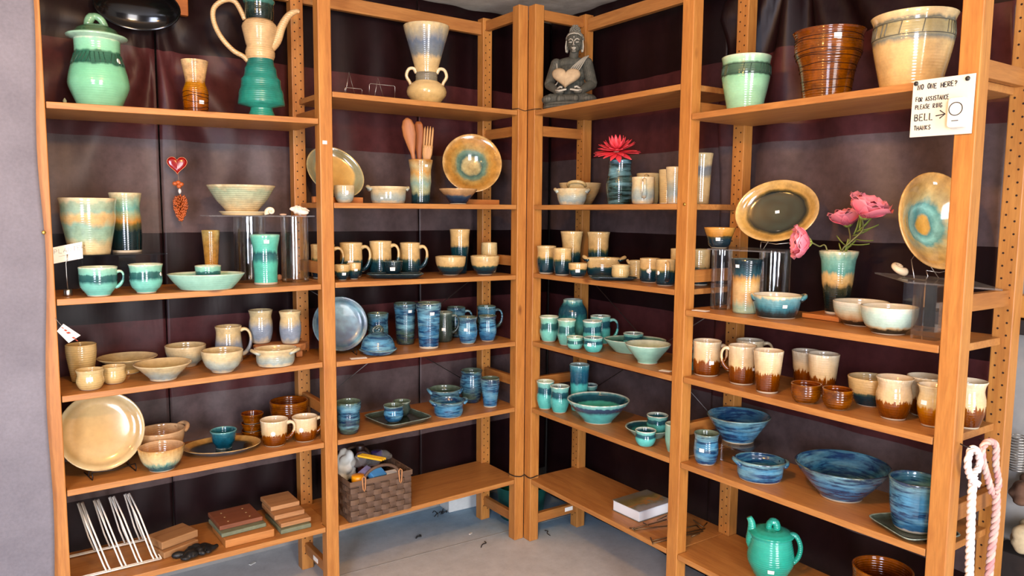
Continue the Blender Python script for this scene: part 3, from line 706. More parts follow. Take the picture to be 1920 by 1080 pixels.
def ewer(i):
    k, t, H = i['k'], i['t'], i['H']
    sec = MB().lathe([(22*k, 106*k), (24*k, 109*k), (26*k, 114*k), (26.5*k, 121*k), (24.5*k, 128*k), (23.5*k, 131*k), (25*k, 135*k), (27.5*k, 146*k), (30.5*k, 160*k), (31.5*k, 166*k), (30*k, 171*k), (25.5*k, 176*k), (22*k, 180*k), (21*k, 178*k), (20*k, 140*k), (19*k, 106*k)], 36, wob=.008).build('waist', G['ewer'], t)
    MB().lathe([(23*k, 178*k), (25*k, 180*k), (26*k, 196*k), (25.5*k, 207*k), (28*k, 211*k), (28*k, 214*k), (24*k, 214*k), (23*k, 182*k)], 36).build('collar', glaze('ewer_dark_collar', [(0, '15201c'), (.75, '22352e'), (.82, '3a6a60'), (1, '4a8076')], .03, mottle=.4), t)
    lid = MB().lathe([(0, 213*k), (25*k, 213*k), (26*k, 216*k), (18*k, 224*k), (0, 230*k)], 30).build('lid', G['teal'], t)
    MB().ball((0, 0, 234*k), 6*k).build('knob', G['teal'], lid)
    h = smooth_path([Vector(q)*k for q in ((-25, 0, 178), (-40, 0, 207), (-58, 0, 210), (-77, 0, 195), (-79, 0, 172), (-68, 0, 145), (-48, 0, 122), (-30, 0, 112), (-22, 0, 104))], 5)
    MB().sweep(h, [4.6*k]*len(h), 9, flat=1.3).build('handle', G['ewer'], t)
    s = smooth_path([Vector(q)*k for q in ((12, 0, 126), (29, 0, 144), (39, 0, 170), (52, 0, 192), (66, 0, 201), (72, 0, 200))], 5); n = len(s)
    MB().sweep(s, [(11-8*j/(n-1))*k for j in range(n)], 10).build('spout', G['ewer'], t)
pot('tall_ewer', 'tall coffee-pot ewer, teal skirted foot, beige waist, long loop handle and spout', 'ewer', 1, 1, 491, None, 105, 42, [(0, .58), (.05, .56), (.22, .52), (.225, .98), (.26, 1.0), (.38, .95), (.44, .96), (.47, .89), (.58, .84), (.64, .84), (.67, .75), (.76, .68), (.82, .67), (.86, .6), (1, .54)],
    G['teal'], d=.13, parts=ewer)
# tiny glass figure
P = centre(1, 1, 122, None, .12, 5)+Vector((0, 0, .001)); k = fdepth(P)/F
o = MB().lathe([(0, 0), (4.5*k, 0), (5*k, 4*k), (3*k, 8*k), (3.5*k, 11*k), (1.5*k, 15*k), (0, 17*k)], 12).build('glass_figurine', plain('pale_green_glass', 'b9c2a0', .1, 0, .5, 0, .5)); o.location = P
tag(o, 'tiny pale green glass figurine beside the mint lidded jar', 'figurine')

# second shelf, left riser of clear acrylic
def riser(name, label, bay, sh, corners, zt, legs, th=.004, mat=ACRYL):
    """corners: four (px, depth) of the sheet; legs: list of (px, depth) where an upright stands"""
    run = BAY[bay][0]; pts = [column(run, x, d, zt) for x, d in corners]
    c = sum(pts, Vector())/4; zs = shz(bay, sh, sd(run, c)[0]); t = thing(name, label, 'display riser', (c.x, c.y, zs)); c0 = Vector((c.x, c.y, zs))
    vs = [q-c0+Vector((0, 0, e)) for e in (-th, 0) for q in pts]
    mb = MB().add(vs, [(0, 3, 2, 1), (4, 5, 6, 7), (0, 1, 5, 4), (1, 2, 6, 5), (2, 3, 7, 6), (3, 0, 4, 7)]); mb.build('sheet', mat, t)
    U, N = FR[run][1], FR[run][2]
    for (x, d, ws, wd) in legs:
        b = column(run, x, d, zt); s_, d_ = sd(run, b)
        m2 = MB(); run_box(run, s_-ws/2, s_+ws/2, d_-wd/2, d_+wd/2, zs+.002, zt-th-.0004, m2); m2.v = [tuple(Vector(q)-c0) for q in m2.v]; m2.build('upright', mat, t)
    return t
ZR1 = height_for(column('L', 200, .15, 1.3), 476)
riser('acrylic_riser', 'clear acrylic riser under the cream aqua planter on the left', 1, 2, [(112, .10), (314, .10), (286, .25), (93, .25)], ZR1, [(150, .175, .004, .10), (238, .20, .05, .004), (288, .175, .004, .10)])
def on_z(x, y, z):
    D = ray(x, y); return CAM+D*((z-CAM.z)/D.z)
def riser_base(x, d, run, z): P = column(run, x, d, z); P.z = z; return P
pot('planter_pot', 'wide cream and aqua clouded planter standing on the acrylic riser', 'planter', 1, 2, 169, None, 372, 47, 'planter', G['planter'], base=riser_base(169, .15, 'L', ZR1), inner=G['cream'])
pot('beaker_vase', 'slim beaker with dark foot, amber middle and aqua rim beside the planter', 'vase', 1, 2, 239, None, 362, 28, [(0, .88), (.3, .93), (.6, .92), (.75, .86), (1, 1)], G['darkvase'], base=riser_base(239, .205, 'L', ZR1), wob=.015)
def mk(name, *a, **k): return pot(name, *a, **k)
pot('round_mug', 'mint mug with dark wavy band and ear handle in front of the acrylic riser', 'mug', 1, 2, 186, 557, 499, 32, [(0, .6), (.08, .66), (.3, .92), (.6, 1.0), (.85, 1.0), (1, 1.02)], G['mintband'], G['mintin'], handles=[(8, .82, .28, 13, 5)])
pot('footed_cup', 'mint handleless cup with dark wavy band beside the mint mug', 'cup', 1, 2, 275, 551, 494, 29, [(0, .58), (.06, .6), (.2, .84), (.4, .96), (.6, .96), (.8, .94), (1, 1.02)], G['mintband'], G['mintin'], stickers=[(.9, .66, 'o', 7)])
bt = pot('oval_boat_dish', 'long mint green oval serving dish on the second left shelf', 'dish', 1, 2, 388, 547, 510, 68, [(0, .66), (.1, .7), (.5, .85), (1, 1)], G['paleaqua'], G['mintin'], oval=.72)
def inside(i, x, dy=0.0):
    P = i['P'].copy(); e = i['th']*1.4+.0006; P.z += e
    xx = pix(P)[0]; P += Vector((RT.x, RT.y, 0)).normalized()*((x-xx)*fdepth(P)/F); P += vdir(P)*dy; return P
pot('small_cup', 'small mint dipping cup standing in the oval dish', 'cup', 1, 2, 391, None, 497, 23, 'straight', G['mintband'], G['mintin'], base=inside(bt, 391), stickers=[(.0, .5, 's', 9)])
pot('amber_beaker', 'narrow amber tumbler standing behind the oval dish', 'tumbler', 1, 2, 398, None, 432, 16, [(0, .72), (.1, .66), (.5, .78), (1, 1)], G['amberbeaker'], d=.215, stickers=[(.25, .2, 's', 9)])
pot('turquoise_vase', 'tall turquoise vase with dark fringe band in front of the glass cylinders', 'vase', 1, 2, 499, 535, 440, 26, [(0, .82), (.1, .8), (.3, .82), (.5, .88), (.7, .84), (.9, .98), (1, 1.02)], G['tallteal'], stickers=[(.1, .87, 's', 9)])
ZR2 = height_for(column('L', 490, .14, 1.35), 404)
def glass_cyl(label, run, bay, sh, x, d, zt, hw, thick=.004, base_t=.012):
    P = column(run, x, d, (zt+1.15)/2); s_ = sd(run, P)[0]; zs = shz(bay, sh, s_)+.0006; k = fdepth(P)/F; R = hw*k; H = zt-zs-.0045
    o = MB().lathe([(0, 0), (R*.97, 0), (R, .003), (R, H), (R-thick, H), (R-thick, base_t), (0, base_t)], 40).build('glass_cylinder', GLASS); o.location = (P.x, P.y, zs); o.modifiers.new('e', 'EDGE_SPLIT')
    return tag(o, label, 'glass vase', 'glass cylinders carrying the shelves')
glass_cyl('left one of two clear glass cylinders under the striped bowl sheet', 'L', 1, 2, 469, .225, ZR2, 29)
glass_cyl('right one of two clear glass cylinders under the striped bowl sheet', 'L', 1, 2, 553, .148, ZR2, 25)
def sheet(label, run, corners, zt, mat, th=.004):
    pts = [column(run, x, d, zt) for x, d in corners]; c = sum(pts, Vector())/4
    vs = [q-c+Vector((0, 0, e)) for e in (-th, 0) for q in pts]
    o = MB().add(vs, [(0, 3, 2, 1), (4, 5, 6, 7), (0, 1, 5, 4), (1, 2, 6, 5), (2, 3, 7, 6), (3, 0, 4, 7)]).build('display_sheet', mat); o.location = c
    return tag(o, label, 'display sheet')
sheet('clear sheet resting on two glass cylinders in the leftmost bay', 'L', [(392, .09), (590, .09), (549, .275), (375, .275)], ZR2, HAZY)
sa = pot('drip_saucer', 'cream drip saucer under the flared bowl on the clear sheet', 'saucer', 1, 2, 454, None, 391, 43, [(0, .86), (.4, .9), (1, 1)], G['cream'], base=riser_base(456, .165, 'L', ZR2), H=.012, th=.004)
pot('flared_bowl', 'flared cream bowl with grey-green bands on its saucer', 'bowl', 1, 2, 454, None, 347, 61, [(0, .46), (.08, .47), (.5, .76), (.9, .95), (1, 1)], G['cloudbowl'], base=inside(sa, 454)+Vector((0, 0, .001)), wob=.012)
def shell_spiral(name, label, P, s, rx=0, rz=0, col='e8d6b8', turns=2.6, grow=3.0, cone=.9):
    pts = []; rad = []; n = 60
    for i in range(n):
        t = i/(n-1); a = t*turns*2*PI; g = math.exp((t-1)*grow); pts.append(Vector((g*math.cos(a), g*math.sin(a), -cone*g*1.2+cone)) * s); rad.append(.62*g*s)
    o = MB().sweep(pts, rad, 12).build(name, plain('shell_'+name, col, .35, 0, .5, .15)); o.rotation_euler = (rx, 0, rz)
    lo = min((o.rotation_euler.to_matrix() @ v.co).z for v in o.data.vertices); o.location = P-Vector((0, 0, lo)); return tag(o, label, 'shell')
P = riser_base(508, .108, 'L', ZR2); shell_spiral('snail_shell', 'round cream snail shell on the clear sheet beside the bowl', P+Vector((0, 0, .0005)), .0155, PI/2-.25, facing(P))
def conch(name, label, P, s, rz, col='efe0cc'):
    mb = MB(); n = 26; pts = []; rad = []
    for i in range(n):
        t = i/(n-1); pts.append(Vector((-1.25+2.5*t, 0, .06*math.sin(t*9)))*s)
        r = .62*math.sin(PI*min(1, t*1.0))**.8*(1-.25*t)*(1+.16*math.sin(t*26)); rad.append(max(.03, r)*s)
    mb.sweep(pts, rad, 14)
    for j in range(6): mb.ball(Vector((-.5+.2*j, -.1+.1*math.sin(j), .45-.03*j*j*.3))*s, .15*s, nu=8, nv=6)
    mb.ball(Vector((.35, -.42, -.12))*s, Vector((.75, .28, .34))*s)
    o = remesh(name, mb, s*.06, plain('shell_'+name, col, .4, 0, .5, .12), smooth=2); o.rotation_euler = (.2, .1, rz)
    M = o.rotation_euler.to_matrix(); lo = min((M @ v.co).z for v in o.data.vertices); o.location = P-Vector((0, 0, lo)); return tag(o, label, 'shell')
P = riser_base(562, .135, 'L', ZR2); conch('conch_shell', 'knobbly white conch shell at the right end of the clear sheet', P+Vector((0, 0, .0005)), .029, facing(P)+.1)
P = riser_base(531, .108, 'L', ZR2); o = MB().ball((0, 0, .0035), (.012, .008, .0035)).build('flat_shell', plain('flat_shell', 'c9a488', .5, 0, .5, .15)); o.location = P+Vector((0, 0, .0003)); o.rotation_euler = (0, 0, facing(P)); tag(o, 'small flat pinkish shell between snail shell and conch', 'shell')
P = centre(1, 2, 524, None, .235, 5); o = MB().ball((0, 0, .011), (.010, .008, .011)).build('pink_pebble', plain('pink_pebble', 'c99a80', .6, 0, .5, .2)); o.location = P; tag(o, 'small pink pebble between the two glass cylinders', 'pebble')
# planter price card in a wire holder
P = centre(1, 2, 128, 556, None, 8); k = fdepth(P)/F; t = thing('sign_holder', 'small wire card holder with a handwritten planter card', 'sign holder', P+Vector((0, 0, .0008)), facing(P))
MB().lathe([(0, 0), (7*k, 0), (7.5*k, 2*k), (7.5*k, 11*k), (6.5*k, 12.5*k), (0, 12.5*k)], 20).build('weight', STEEL, t)
MB().sweep([(0, 0, 11*k), (-1*k, 0, 40*k), (-1*k, 0, 62*k), (1.5*k, -1*k, 68*k), (2*k, -1.2*k, 78*k)], 1.1*k, 6).build('stem', STEEL, t)
c = MB(); cw = [(-25, 60), (27, 70), (27, 101), (-25, 90)]
c.add([(x*k, y, z*k) for y in (-.0006, .0006) for x, z in cw], [(0, 1, 2, 3), (7, 6, 5, 4), (0, 4, 5, 1), (1, 5, 6, 2), (2, 6, 7, 3), (3, 7, 4, 0)])
card = c.build('card', PAPER, t)
LET = {
 'A': [[(0, 0), (.5, 1.4), (1, 0)], [(.2, .5), (.8, .5)]], 'B': [[(0, 0), (0, 1.4), (.7, 1.3), (.8, 1.05), (.6, .8), (0, .75), (.8, .6), (.95, .3), (.7, .03), (0, 0)]],
 'C': [[(.95, 1.2), (.6, 1.4), (.15, 1.2), (0, .7), (.15, .2), (.55, 0), (.95, .2)]], 'E': [[(.85, 1.4), (0, 1.4), (0, 0), (.9, 0)], [(0, .75), (.7, .75)]],
 'F': [[(.85, 1.4), (0, 1.4), (0, 0)], [(0, .75), (.7, .75)]], 'G': [[(.95, 1.2), (.6, 1.4), (.15, 1.2), (0, .7), (.15, .15), (.55, 0), (.95, .2), (.95, .6), (.55, .6)]],
 'H': [[(0, 0), (0, 1.4)], [(.9, 0), (.9, 1.4)], [(0, .72), (.9, .72)]], 'I': [[(.4, 0), (.4, 1.4)]], 'K': [[(0, 0), (0, 1.4)], [(.85, 1.4), (0, .65), (.9, 0)]],
 'L': [[(0, 1.4), (0, 0), (.85, 0)]], 'N': [[(0, 0), (0, 1.4), (.9, 0), (.9, 1.4)]], 'O': [[(.5, 1.4), (.12, 1.15), (0, .7), (.15, .2), (.5, 0), (.85, .2), (1, .7), (.85, 1.2), (.5, 1.4)]],
 'P': [[(0, 0), (0, 1.4), (.7, 1.35), (.9, 1.05), (.7, .75), (0, .68)]], 'R': [[(0, 0), (0, 1.4), (.7, 1.35), (.88, 1.05), (.65, .75), (0, .7), (.9, 0)]],
 'S': [[(.9, 1.25), (.5, 1.4), (.1, 1.2), (.15, .9), (.75, .6), (.9, .3), (.5, 0), (0, .2)]], 'T': [[(0, 1.4), (1, 1.4)], [(.5, 1.4), (.5, 0)]],
 '?': [[(.05, 1.15), (.35, 1.4), (.8, 1.25), (.75, .9), (.4, .65), (.4, .38)], [(.4, .08), (.42, .0)]]}
def write(mb, text, x0, z0, size, y, lw, adv=1.45, slope=0., jit=.05, seed=1):
    rr = random.Random(seed); x = x0
    for ch in text:
        if ch == ' ': x += size*adv*.75; continue
        dz = rr.uniform(-jit, jit)*size; sc = size*rr.uniform(.92, 1.06)
        for st in LET[ch]: mb.sweep([(x+u*size*adv*.52*rr.uniform(.97, 1.03), y, z0+dz+v*sc*.78+slope*(x-x0)) for u, v in st], lw, 5, smooth=False)
        x += size*adv*.72*(1 if ch != 'I' else .7)
    return x
tx = MB(); e_ = write(tx, 'PLANTER', -19*k, 79*k, 7.2*k, -.0008, .0005, slope=.18, seed=3); tx.sweep([(-12*k, -.0008, 74*k), (0, -.0008, 76*k), (8*k, -.0008, 78*k)], .0003, 4)
tx.build('lettering', plain('grey_ink', '4a4640', .7), card)
# heart ornament hanging in front of the curtain
P = at_depth('L', 332, 308, .283); k = fdepth(P)/F; t = thing('heart_charm', 'red heart charm with beaded tassel hanging before the curtain', 'ornament', P, facing(P))
def heart_outline(w, h, n=40):
    r = []
    for i in range(n):
        a = 2*PI*i/n; r.append((w*math.sin(a)**3, h*(13*math.cos(a)-5*math.cos(2*a)-2*math.cos(3*a)-math.cos(4*a))/15))
    return r
def solid_outline(ol, t0, t1, bulge=0.):
    n = len(ol); cx = sum(p[0] for p in ol)/n; cz = sum(p[1] for p in ol)/n; mb = MB(); vs = []
    rings = [(1, 0), (.85, .6), (.5, .9), (.15, 1.)]
    for sgn in (-1, 1):
        for sc, b in rings: vs += [(cx+(x-cx)*sc, (t0 if sgn < 0 else t1)+sgn*b*bulge, cz+(z-cz)*sc) for x, z in ol]
    fs = []
    R = len(rings)
    for q in range(2):
        for i in range(R-1):
            for j in range(n):
                a = (q*R+i)*n+j; b = (q*R+i)*n+(j+1) % n; c = (q*R+i+1)*n+(j+1) % n; d = (q*R+i+1)*n+j
                fs.append((a, b, c, d) if q else (a, d, c, b))
        fs.append(tuple((q*R+R-1)*n+j for j in range(n)) if q else tuple((q*R+R-1)*n+j for j in range(n))[::-1])
    for j in range(n): fs.append((j, (j+1) % n, R*n+(j+1) % n, R*n+j))
    return mb.add(vs, fs, 0, True)
hm = solid_outline(heart_outline(16.5*k, 16*k), -.002, .002, .0025)
hm.build('heart', plain('red_glass', '8c0a08', .15, 0, .5), t)
ol = heart_outline(17.2*k, 16.8*k); MB().sweep([(x, 0, z) for x, z in ol], .0014, 6, closed=True).build('heart_rim', plain('copper_rim', 'a8684a', .35, .8), t)
MB().sweep([(0, 0, 9*k), (0, .0, (1.7329-TH-P.z)*.5), (0, .0, 1.7329-TH-P.z)], .0004, 5).build('string', DARKW, t)
MB().sweep([(1*k, 0, -16*k), (2*k, 0, -30*k), (3*k, 0, -62*k), (5*k, 0, -115*k)], .0007, 5).build('thread', plain('tan_thread', '9a7a60', .8), t)
bd = plain('orange_coral', 'b45a2a', .4, 0, .5, .2)
for q in ((-5, -36), (6, -37), (1, -34), (2, -41)): MB().ball((q[0]*k, -.002, q[1]*k), (4.5*k, 4*k, 4*k), nu=10, nv=7).build('bead', bd, t)
MB().ball((3*k, 0, -50*k), (3*k, 3*k, 5*k), nu=10, nv=7).build('pearl', plain('pearl', 'd9cfc8', .2), t)
mb = MB(); rr = random.Random(4)
for i in range(150):
    u = i/150; z = -60-46*u; w = 15*math.sin(PI*(.12+.80*u))**.8*(1.05-.55*u); a = i*2.4
    p = Vector((3+w*math.cos(a), w*.7*math.sin(a), z+rr.uniform(-2, 2)))*k
    mb.sweep([Vector((3, 0, z))*k, p, p+Vector((rr.uniform(-1, 1), rr.uniform(-1, 1), 2.2))*k*1.2], [1.2*k, 1.6*k, .9*k], 5)
b = mb.build('coral_cluster', bd, t); b['kind'] = 'stuff'
# ---- third shelf
pot('tan_tumbler', 'plain tan ribbed tumbler at the left end of the third shelf', 'tumbler', 1, 3, 155, 718, 642, 26, [(0, .68), (.4, .86), (.8, 1), (1, 1)], G['tan'])
pot('small_tan_cup', 'small tan bellied cup with square price label, front left of third shelf', 'cup', 1, 3, 170, 733, 689, 24, [(0, .7), (.15, .86), (.4, .98), (.75, .9), (1, 1)], G['tandish'], stickers=[(-.05, .6, 's', 11)])
pot('small_tan_cup', 'small tan bellied cup without label behind the labelled one', 'cup', 1, 3, 215, 721, 683, 21, [(0, .7), (.15, .86), (.4, .98), (.75, .9), (1, 1)], G['tandish'])
pot('footed_plate', 'wide shallow tan plate on a low foot behind the tan cups', 'plate', 1, 3, 240, 703, 661, 52, [(0, .38), (.35, .40), (.55, .62), (1, 1)], G['tandish'], G['oatin'], d=None)
pot('wide_flared_bowl', 'shallow wide-flared oatmeal bowl at the front of the third left shelf', 'bowl', 1, 3, 307, 716, 672, 51, [(0, .46), (.1, .48), (.5, .70), (1, 1)], G['oat'], G['oatin'], wob=.012)
pot('oatmeal_bowl', 'oatmeal banded bowl at the back of the third left shelf', 'bowl', 1, 3, 349, 690, 642, 36, 'bowl', G['oat'], G['oatin'])
pot('oatmeal_bowl', 'oatmeal banded footed bowl in front of the big handled mug', 'bowl', 1, 3, 418, 701, 651, 37, 'bowl', G['oat'], G['oatin'])
pot('tall_mug', 'large cream and blue-wash mug with big ear handle behind the bowls', 'mug', 1, 3, 430, None, 609, 25, [(0, .95), (.3, 1.0), (.7, .9), (.85, .88), (1, .96)], G['bluewash'], handles=[(5, .88, .2, 17, 6)], d=.21)
pot('eared_casserole', 'small cream eared casserole in front of the live-edge slab', 'casserole', 1, 3, 517, 691, 648, 38, 'dish', G['oat'], G['oatin'], lugs=[(20, .85, 11, 7), (165, .85, 10, 7)], oval=.85)
# live-edge slab stand
P = on_shelf(1, 3, 528, 676); P += vdir(P)*.055; k = fdepth(P)/F; zs = shz(1, 3, sd('L', P)[0])+.0012; t = thing('wood_slab_stand', 'rough live-edge wooden slab stand carrying two beakers', 'stand', (P.x, P.y, zs+.0008), facing(P)+.12)
SLABH = .052; rr = random.Random(5); n = 22
ol = [((.092+rr.uniform(-.006, .006))*math.cos(2*PI*i/n), (.05+rr.uniform(-.005, .005))*math.sin(2*PI*i/n)) for i in range(n)]
vs = [(x*(1+.04*e), y*(1+.06*e), SLABH-.026+.026*e) for e in (0, 1) for x, y in ol]
bevel(MB().add(vs, [tuple(range(n))[::-1], tuple(range(n, 2*n))]+[(i, (i+1) % n, (i+1) % n+n, i+n) for i in range(n)]).build('slab', wood('bark_slab', '8a5428', 'b87a44', 'X', .7), t), .004)
for q in ((-.06, 0), (.06, .005)): bevel(MB().box((q[0]-.012, -.03, 0), (q[0]+.012, .03, SLABH-.0265)).build('foot', wood('bark_slab', '8a5428', 'b87a44'), t), .004)
def slab_base(x, off):
    b = Vector((P.x, P.y, zs+SLABH+.0012)); xx = pix(b)[0]; b += Vector((RT.x, RT.y, 0)).normalized()*((x-xx)*fdepth(b)/F); return b+vdir(b)*off
pot('waisted_beaker', 'blue-wash beaker with cream rim, left of the pair on the wooden slab', 'beaker', 1, 3, 490, None, 579, 22, [(0, .72), (.12, .86), (.4, .98), (.65, .95), (.8, .88), (1, 1)], G['bluewash'], base=slab_base(490, .006))
pot('waisted_beaker', 'blue-wash beaker with cream rim, right of the pair on the wooden slab', 'beaker', 1, 3, 545, None, 581, 20, [(0, .72), (.12, .86), (.4, .98), (.65, .95), (.8, .88), (1, 1)], G['bluewash'], base=slab_base(545, .0))
# paper tag tied to the left post
A = at_depth('L', 103, 596, -.004); k = fdepth(A)/F; t = thing('paper_tag', 'cream paper tag with red print hanging on a string from the left post', 'tag', A, facing(A))
MB().sweep([(0, 0, 0), (5*k, -.002, -8*k), (11*k, -.003, -17*k)], .0007, 5).build('string', plain('grey_string', '8a8078', .8), t)
c = MB(); cq = [(13, -12), (40, -36), (20, -49), (2, -25)]
c.add([(x*k, -.003+y, z*k) for y in (-.0005, .0005) for x, z in cq], [(0, 1, 2, 3), (7, 6, 5, 4), (0, 4, 5, 1), (1, 5, 6, 2), (2, 6, 7, 3), (3, 7, 4, 0)]); c2 = c.build('card', PAPER, t)
pr_ = MB()
for r0 in range(4):
    for q in range(3):
        bx = 11+r0*3.6+q*5.5; bz = -19.5-r0*(-0)-q*4.9-r0*5.2
        if (r0+q) % 4 != 3: pr_.sweep([((bx-1.5)*k, -.0037, (bz+1.6)*k), ((bx+2.2)*k, -.0037, (bz-1.6)*k)], .8*k, 4, smooth=False)
pr_.build('print', plain('red_print', 'b04a34', .7), c2)
# ---- fourth shelf
def dish_up(name, label, cat, C, R, prof, mat, yaw, tilt, oval=1., inner=None, n=48, roll=0., split=None, stk=()):
    """a plate shown upright: C centre, R radius in metres, yaw turns the face, tilt leans it back"""
    v = vdir(C); f = math.atan2(-v.y, -v.x)+math.radians(yaw)      # face direction
    me = MB().lathe([(r*R, z*R) for r, z in prof], n, oval, split=split, m2=1).mesh(name)
    multi = bool(stk)
    M = Matrix.Translation(C) @ Matrix.Rotation(f+PI/2, 4, 'Z') @ Matrix.Rotation(math.radians(90-tilt), 4, 'X') @ Matrix.Rotation(math.radians(roll), 4, 'Z')
    if multi:
        t = bpy.data.objects.new(name, None); COL.objects.link(t); t.empty_display_size = .05; link('dish', me, [mat]+([inner] if inner else []), t)
        for (x, y, z, s) in stk:
            MB().box((x*R-s*R, y*R-s*R*.7, z*R), (x*R+s*R, y*R+s*R*.7, z*R+.0007)).build('price_sticker', STICK, t)
    else: t = link(name, me, [mat]+([inner] if inner else []))
    t.matrix_world = M
    return tag(t, label, cat)
PLATE = [(0, -.02), (.5, -.02), (.6, -.01), (.85, .06), (1.0, .15), (1.0, .17), (.975, .175), (.84, .09), (.78, .055), (.60, .03), (0, .025)]
DEEP = [(0, -.03), (.32, -.03), (.36, 0), (.6, .18), (.85, .34), (1.0, .42), (1.0, .44), (.975, .445), (.82, .365), (.58, .21), (.36, .05), (0, .03)]
C = at_depth('L', 190, 827, .12); R = 73*fdepth(C)/F; C.z = shz(1, 4, sd('L', C)[0])+.008+R*math.cos(math.radians(14))+R*.05
G['tanplate'] = glaze('big_tan_plate', [(0, 'c8a772'), (.7, 'ccac78'), (.86, 'b89e70'), (.93, 'c4ae80'), (1, 'd2bc8e')], .02, mottle=.06, radial=True, rings=0)
dish_up('tan_dinner_plate', 'large round tan plate leaning upright on a wire stand, fourth left shelf', 'plate', C, R, PLATE, G['tanplate'], 8, 14)
def easel(name, label, base, w, depth, h, mat, rz, r=.0018):
    t = thing(name, label, 'plate stand', base, rz)
    for s in (-1, 1):
        MB().sweep([(s*w/2, -depth*.35, .026), (s*w/2, -depth*.42, .012), (s*w/2, -depth*.36, r), (s*w/2, 0, r), (s*w/2, depth*.5, r)], r, 6).build('side_wire', mat, t)
        MB().sweep([(s*w/2, depth*.05, r), (s*w*.3, depth*.38, h*.7), (0, depth*.45, h)], r, 6).build('back_wire', mat, t)
    MB().sweep([(-w/2, -depth*.35, .026), (0, -depth*.37, .020), (w/2, -depth*.35, .026)], r, 6).build('front_wire', mat, t)
    return t
b = on_shelf(1, 4, 208, 893); b.z = shz(1, 4, sd('L', b)[0])+.0005
easel('plate_stand', 'dark wire stand holding the large tan plate', b+vdir(b)*.035, .125, .11, .10, DARKW, facing(b)+.25)
pot('lug_bowl', 'pinkish clay bowl with one lug handle behind the speckled bowl', 'bowl', 1, 4, 303, None, 795, 42, 'bowl', G['blushbowl'], lugs=[(-25, .95, 12, 9)], d=.20)
pot('speckled_bowl', 'speckled cream bowl with teal dripping foot, fourth left shelf', 'bowl', 1, 4, 304, 886, 826, 40, [(0, .56), (.08, .6), (.35, .82), (.7, .95), (1, 1)], G['speckle'], G['blushbowl'])
op = pot('oval_platter', 'oval platter with amber rim and dark pool centre, fourth left shelf', 'platter', 1, 4, 417, 859, 803, 69, [(0, .72), (.4, .84), (1, 1)], glaze('platter_outside', [(0, FOOT), (.15, '2c4656'), (.7, '44606c'), (1, 'c0a06c')], .15, mottle=.2), glaze('platter_inside', [(0, '0f2028'), (.66, '12262e'), (.76, '5a5034'), (.84, 'b08a54'), (1, 'c4a066')], .04, (6, 6, 6), mottle=.16, radial=True), oval=.78, H=.02)
pot('teal_pourer', 'small dark teal pouring cup standing on the oval platter', 'cup', 1, 4, 420, None, 800, 24, [(0, .62), (.1, .6), (.4, .82), (1, 1)], G['cobalt'], base=inside(op, 420, .0))
for j, (yt, lab) in enumerate(((None, 'lowest'), (None, 'middle'), (None, 'top'))):
    base_ = centre(1, 4, 474, None, .215, 18); base_.z += j*.0285
    pot('stacked_brown_cup', lab+' of three small brown cups stacked behind the dripped mugs', 'cup', 1, 4, 474, None, None, 21, [(0, .78), (.5, .9), (1, 1)], G['brown'], G['brownin'], base=base_, H=.0272+(.006 if j == 2 else 0), group='stack of brown cups')
pot('brown_bowl', 'glossy brown bowl behind the two dripped mugs, fourth left shelf', 'bowl', 1, 4, 543, None, 743, 35, [(0, .6), (.15, .76), (.5, .93), (1, 1)], G['brown'], G['brownin'], d=.192, lift=0)
pot('dripped_mug', 'cream mug dripping over brown with round price dot, nearer the platter', 'mug', 1, 4, 515, 839, 780, 25, [(0, .74), (.1, .84), (.4, .92), (.8, .97), (1, 1.02)], G['drip'], G['dripin'], handles=[(10, .86, .25, 15, 6)], stickers=[(-.1, .55, 'o', 9)])
pot('dripped_mug', 'cream mug dripping over brown with round price dot, against the post', 'mug', 1, 4, 572, 830, 775, 23, [(0, .74), (.1, .84), (.4, .95), (.8, .97), (1, 1.02)], G['drip'], G['dripin'], handles=[(-12, .86, .3, 12, 6)], stickers=[(-.3, .55, 'o', 9)])
# ================================================================== second bay
def vase_handles(i):
    k, t = i['k'], i['t']
    for s in (-1, 1):
        p = smooth_path([Vector(q)*k for q in ((s*19, -3, 60), (s*24, -5, 68), (s*33, -7, 66), (s*37, -7, 54), (s*31, -5, 43), (s*29, -3, 36))], 4)
        MB().sweep(p, 3.1*k, 8, flat=1.4).build('handle', G['cream'], t)
    m = MB().lathe([(19.6*k, 43*k), (21.6*k, 44*k), (20.4*k, 50*k), (20.8*k, 54*k), (20.2*k, 58*k), (20.5*k, 61*k), (18.5*k, 61*k)], 36).build('neck_band', glaze('grey_band', [(0, '7a7462'), (.5, '8c8570'), (1, '7f7866')], .1, mottle=.2, rings=1.), t)
pot('trumpet_vase', 'tall cream trumpet vase with two small handles on the second bay top shelf', 'vase', 2, 1, 800, None, 40, 43, [(0, .5), (.06, .62), (.14, .84), (.2, .86), (.27, .74), (.31, .5), (.40, .46), (.45, .48), (.7, .72), (.92, .93), (1, 1)], G['vase2'], G['cream'], d=.14, parts=vase_handles)
for x, w, lab in ((657, .032, 'small steel wire plate easel, left of the pair on the top shelf'), (711, .05, 'small steel wire plate easel nearer the trumpet vase')):
    P = centre(2, 1, x, None, .10, 1)+Vector((0, 0, .001)); t = thing('plate_easel', lab, 'plate stand', P, facing(P)+.35); r = .0011
    hx = .02; H = .092
    if x > 690: H = .084
    MB().sweep([(-hx, 0, r), (0, .012, H), (hx, 0, r)], r, 6).build('back_wire', STEEL, t)
    z1 = .052 if x > 690 else .028
    MB().sweep([(-w, -.03, r), (-w, -.035, z1-.004), (-w+.004, -.035, z1), (w-.004, -.035, z1), (w, -.035, z1-.004), (w, -.03, r)], r, 6).build('front_wire', STEEL, t)
    for s in (-1, 1): MB().sweep([(s*hx, 0, r), (s*w, -.03, r)], r, 6).build('foot_wire', STEEL, t)
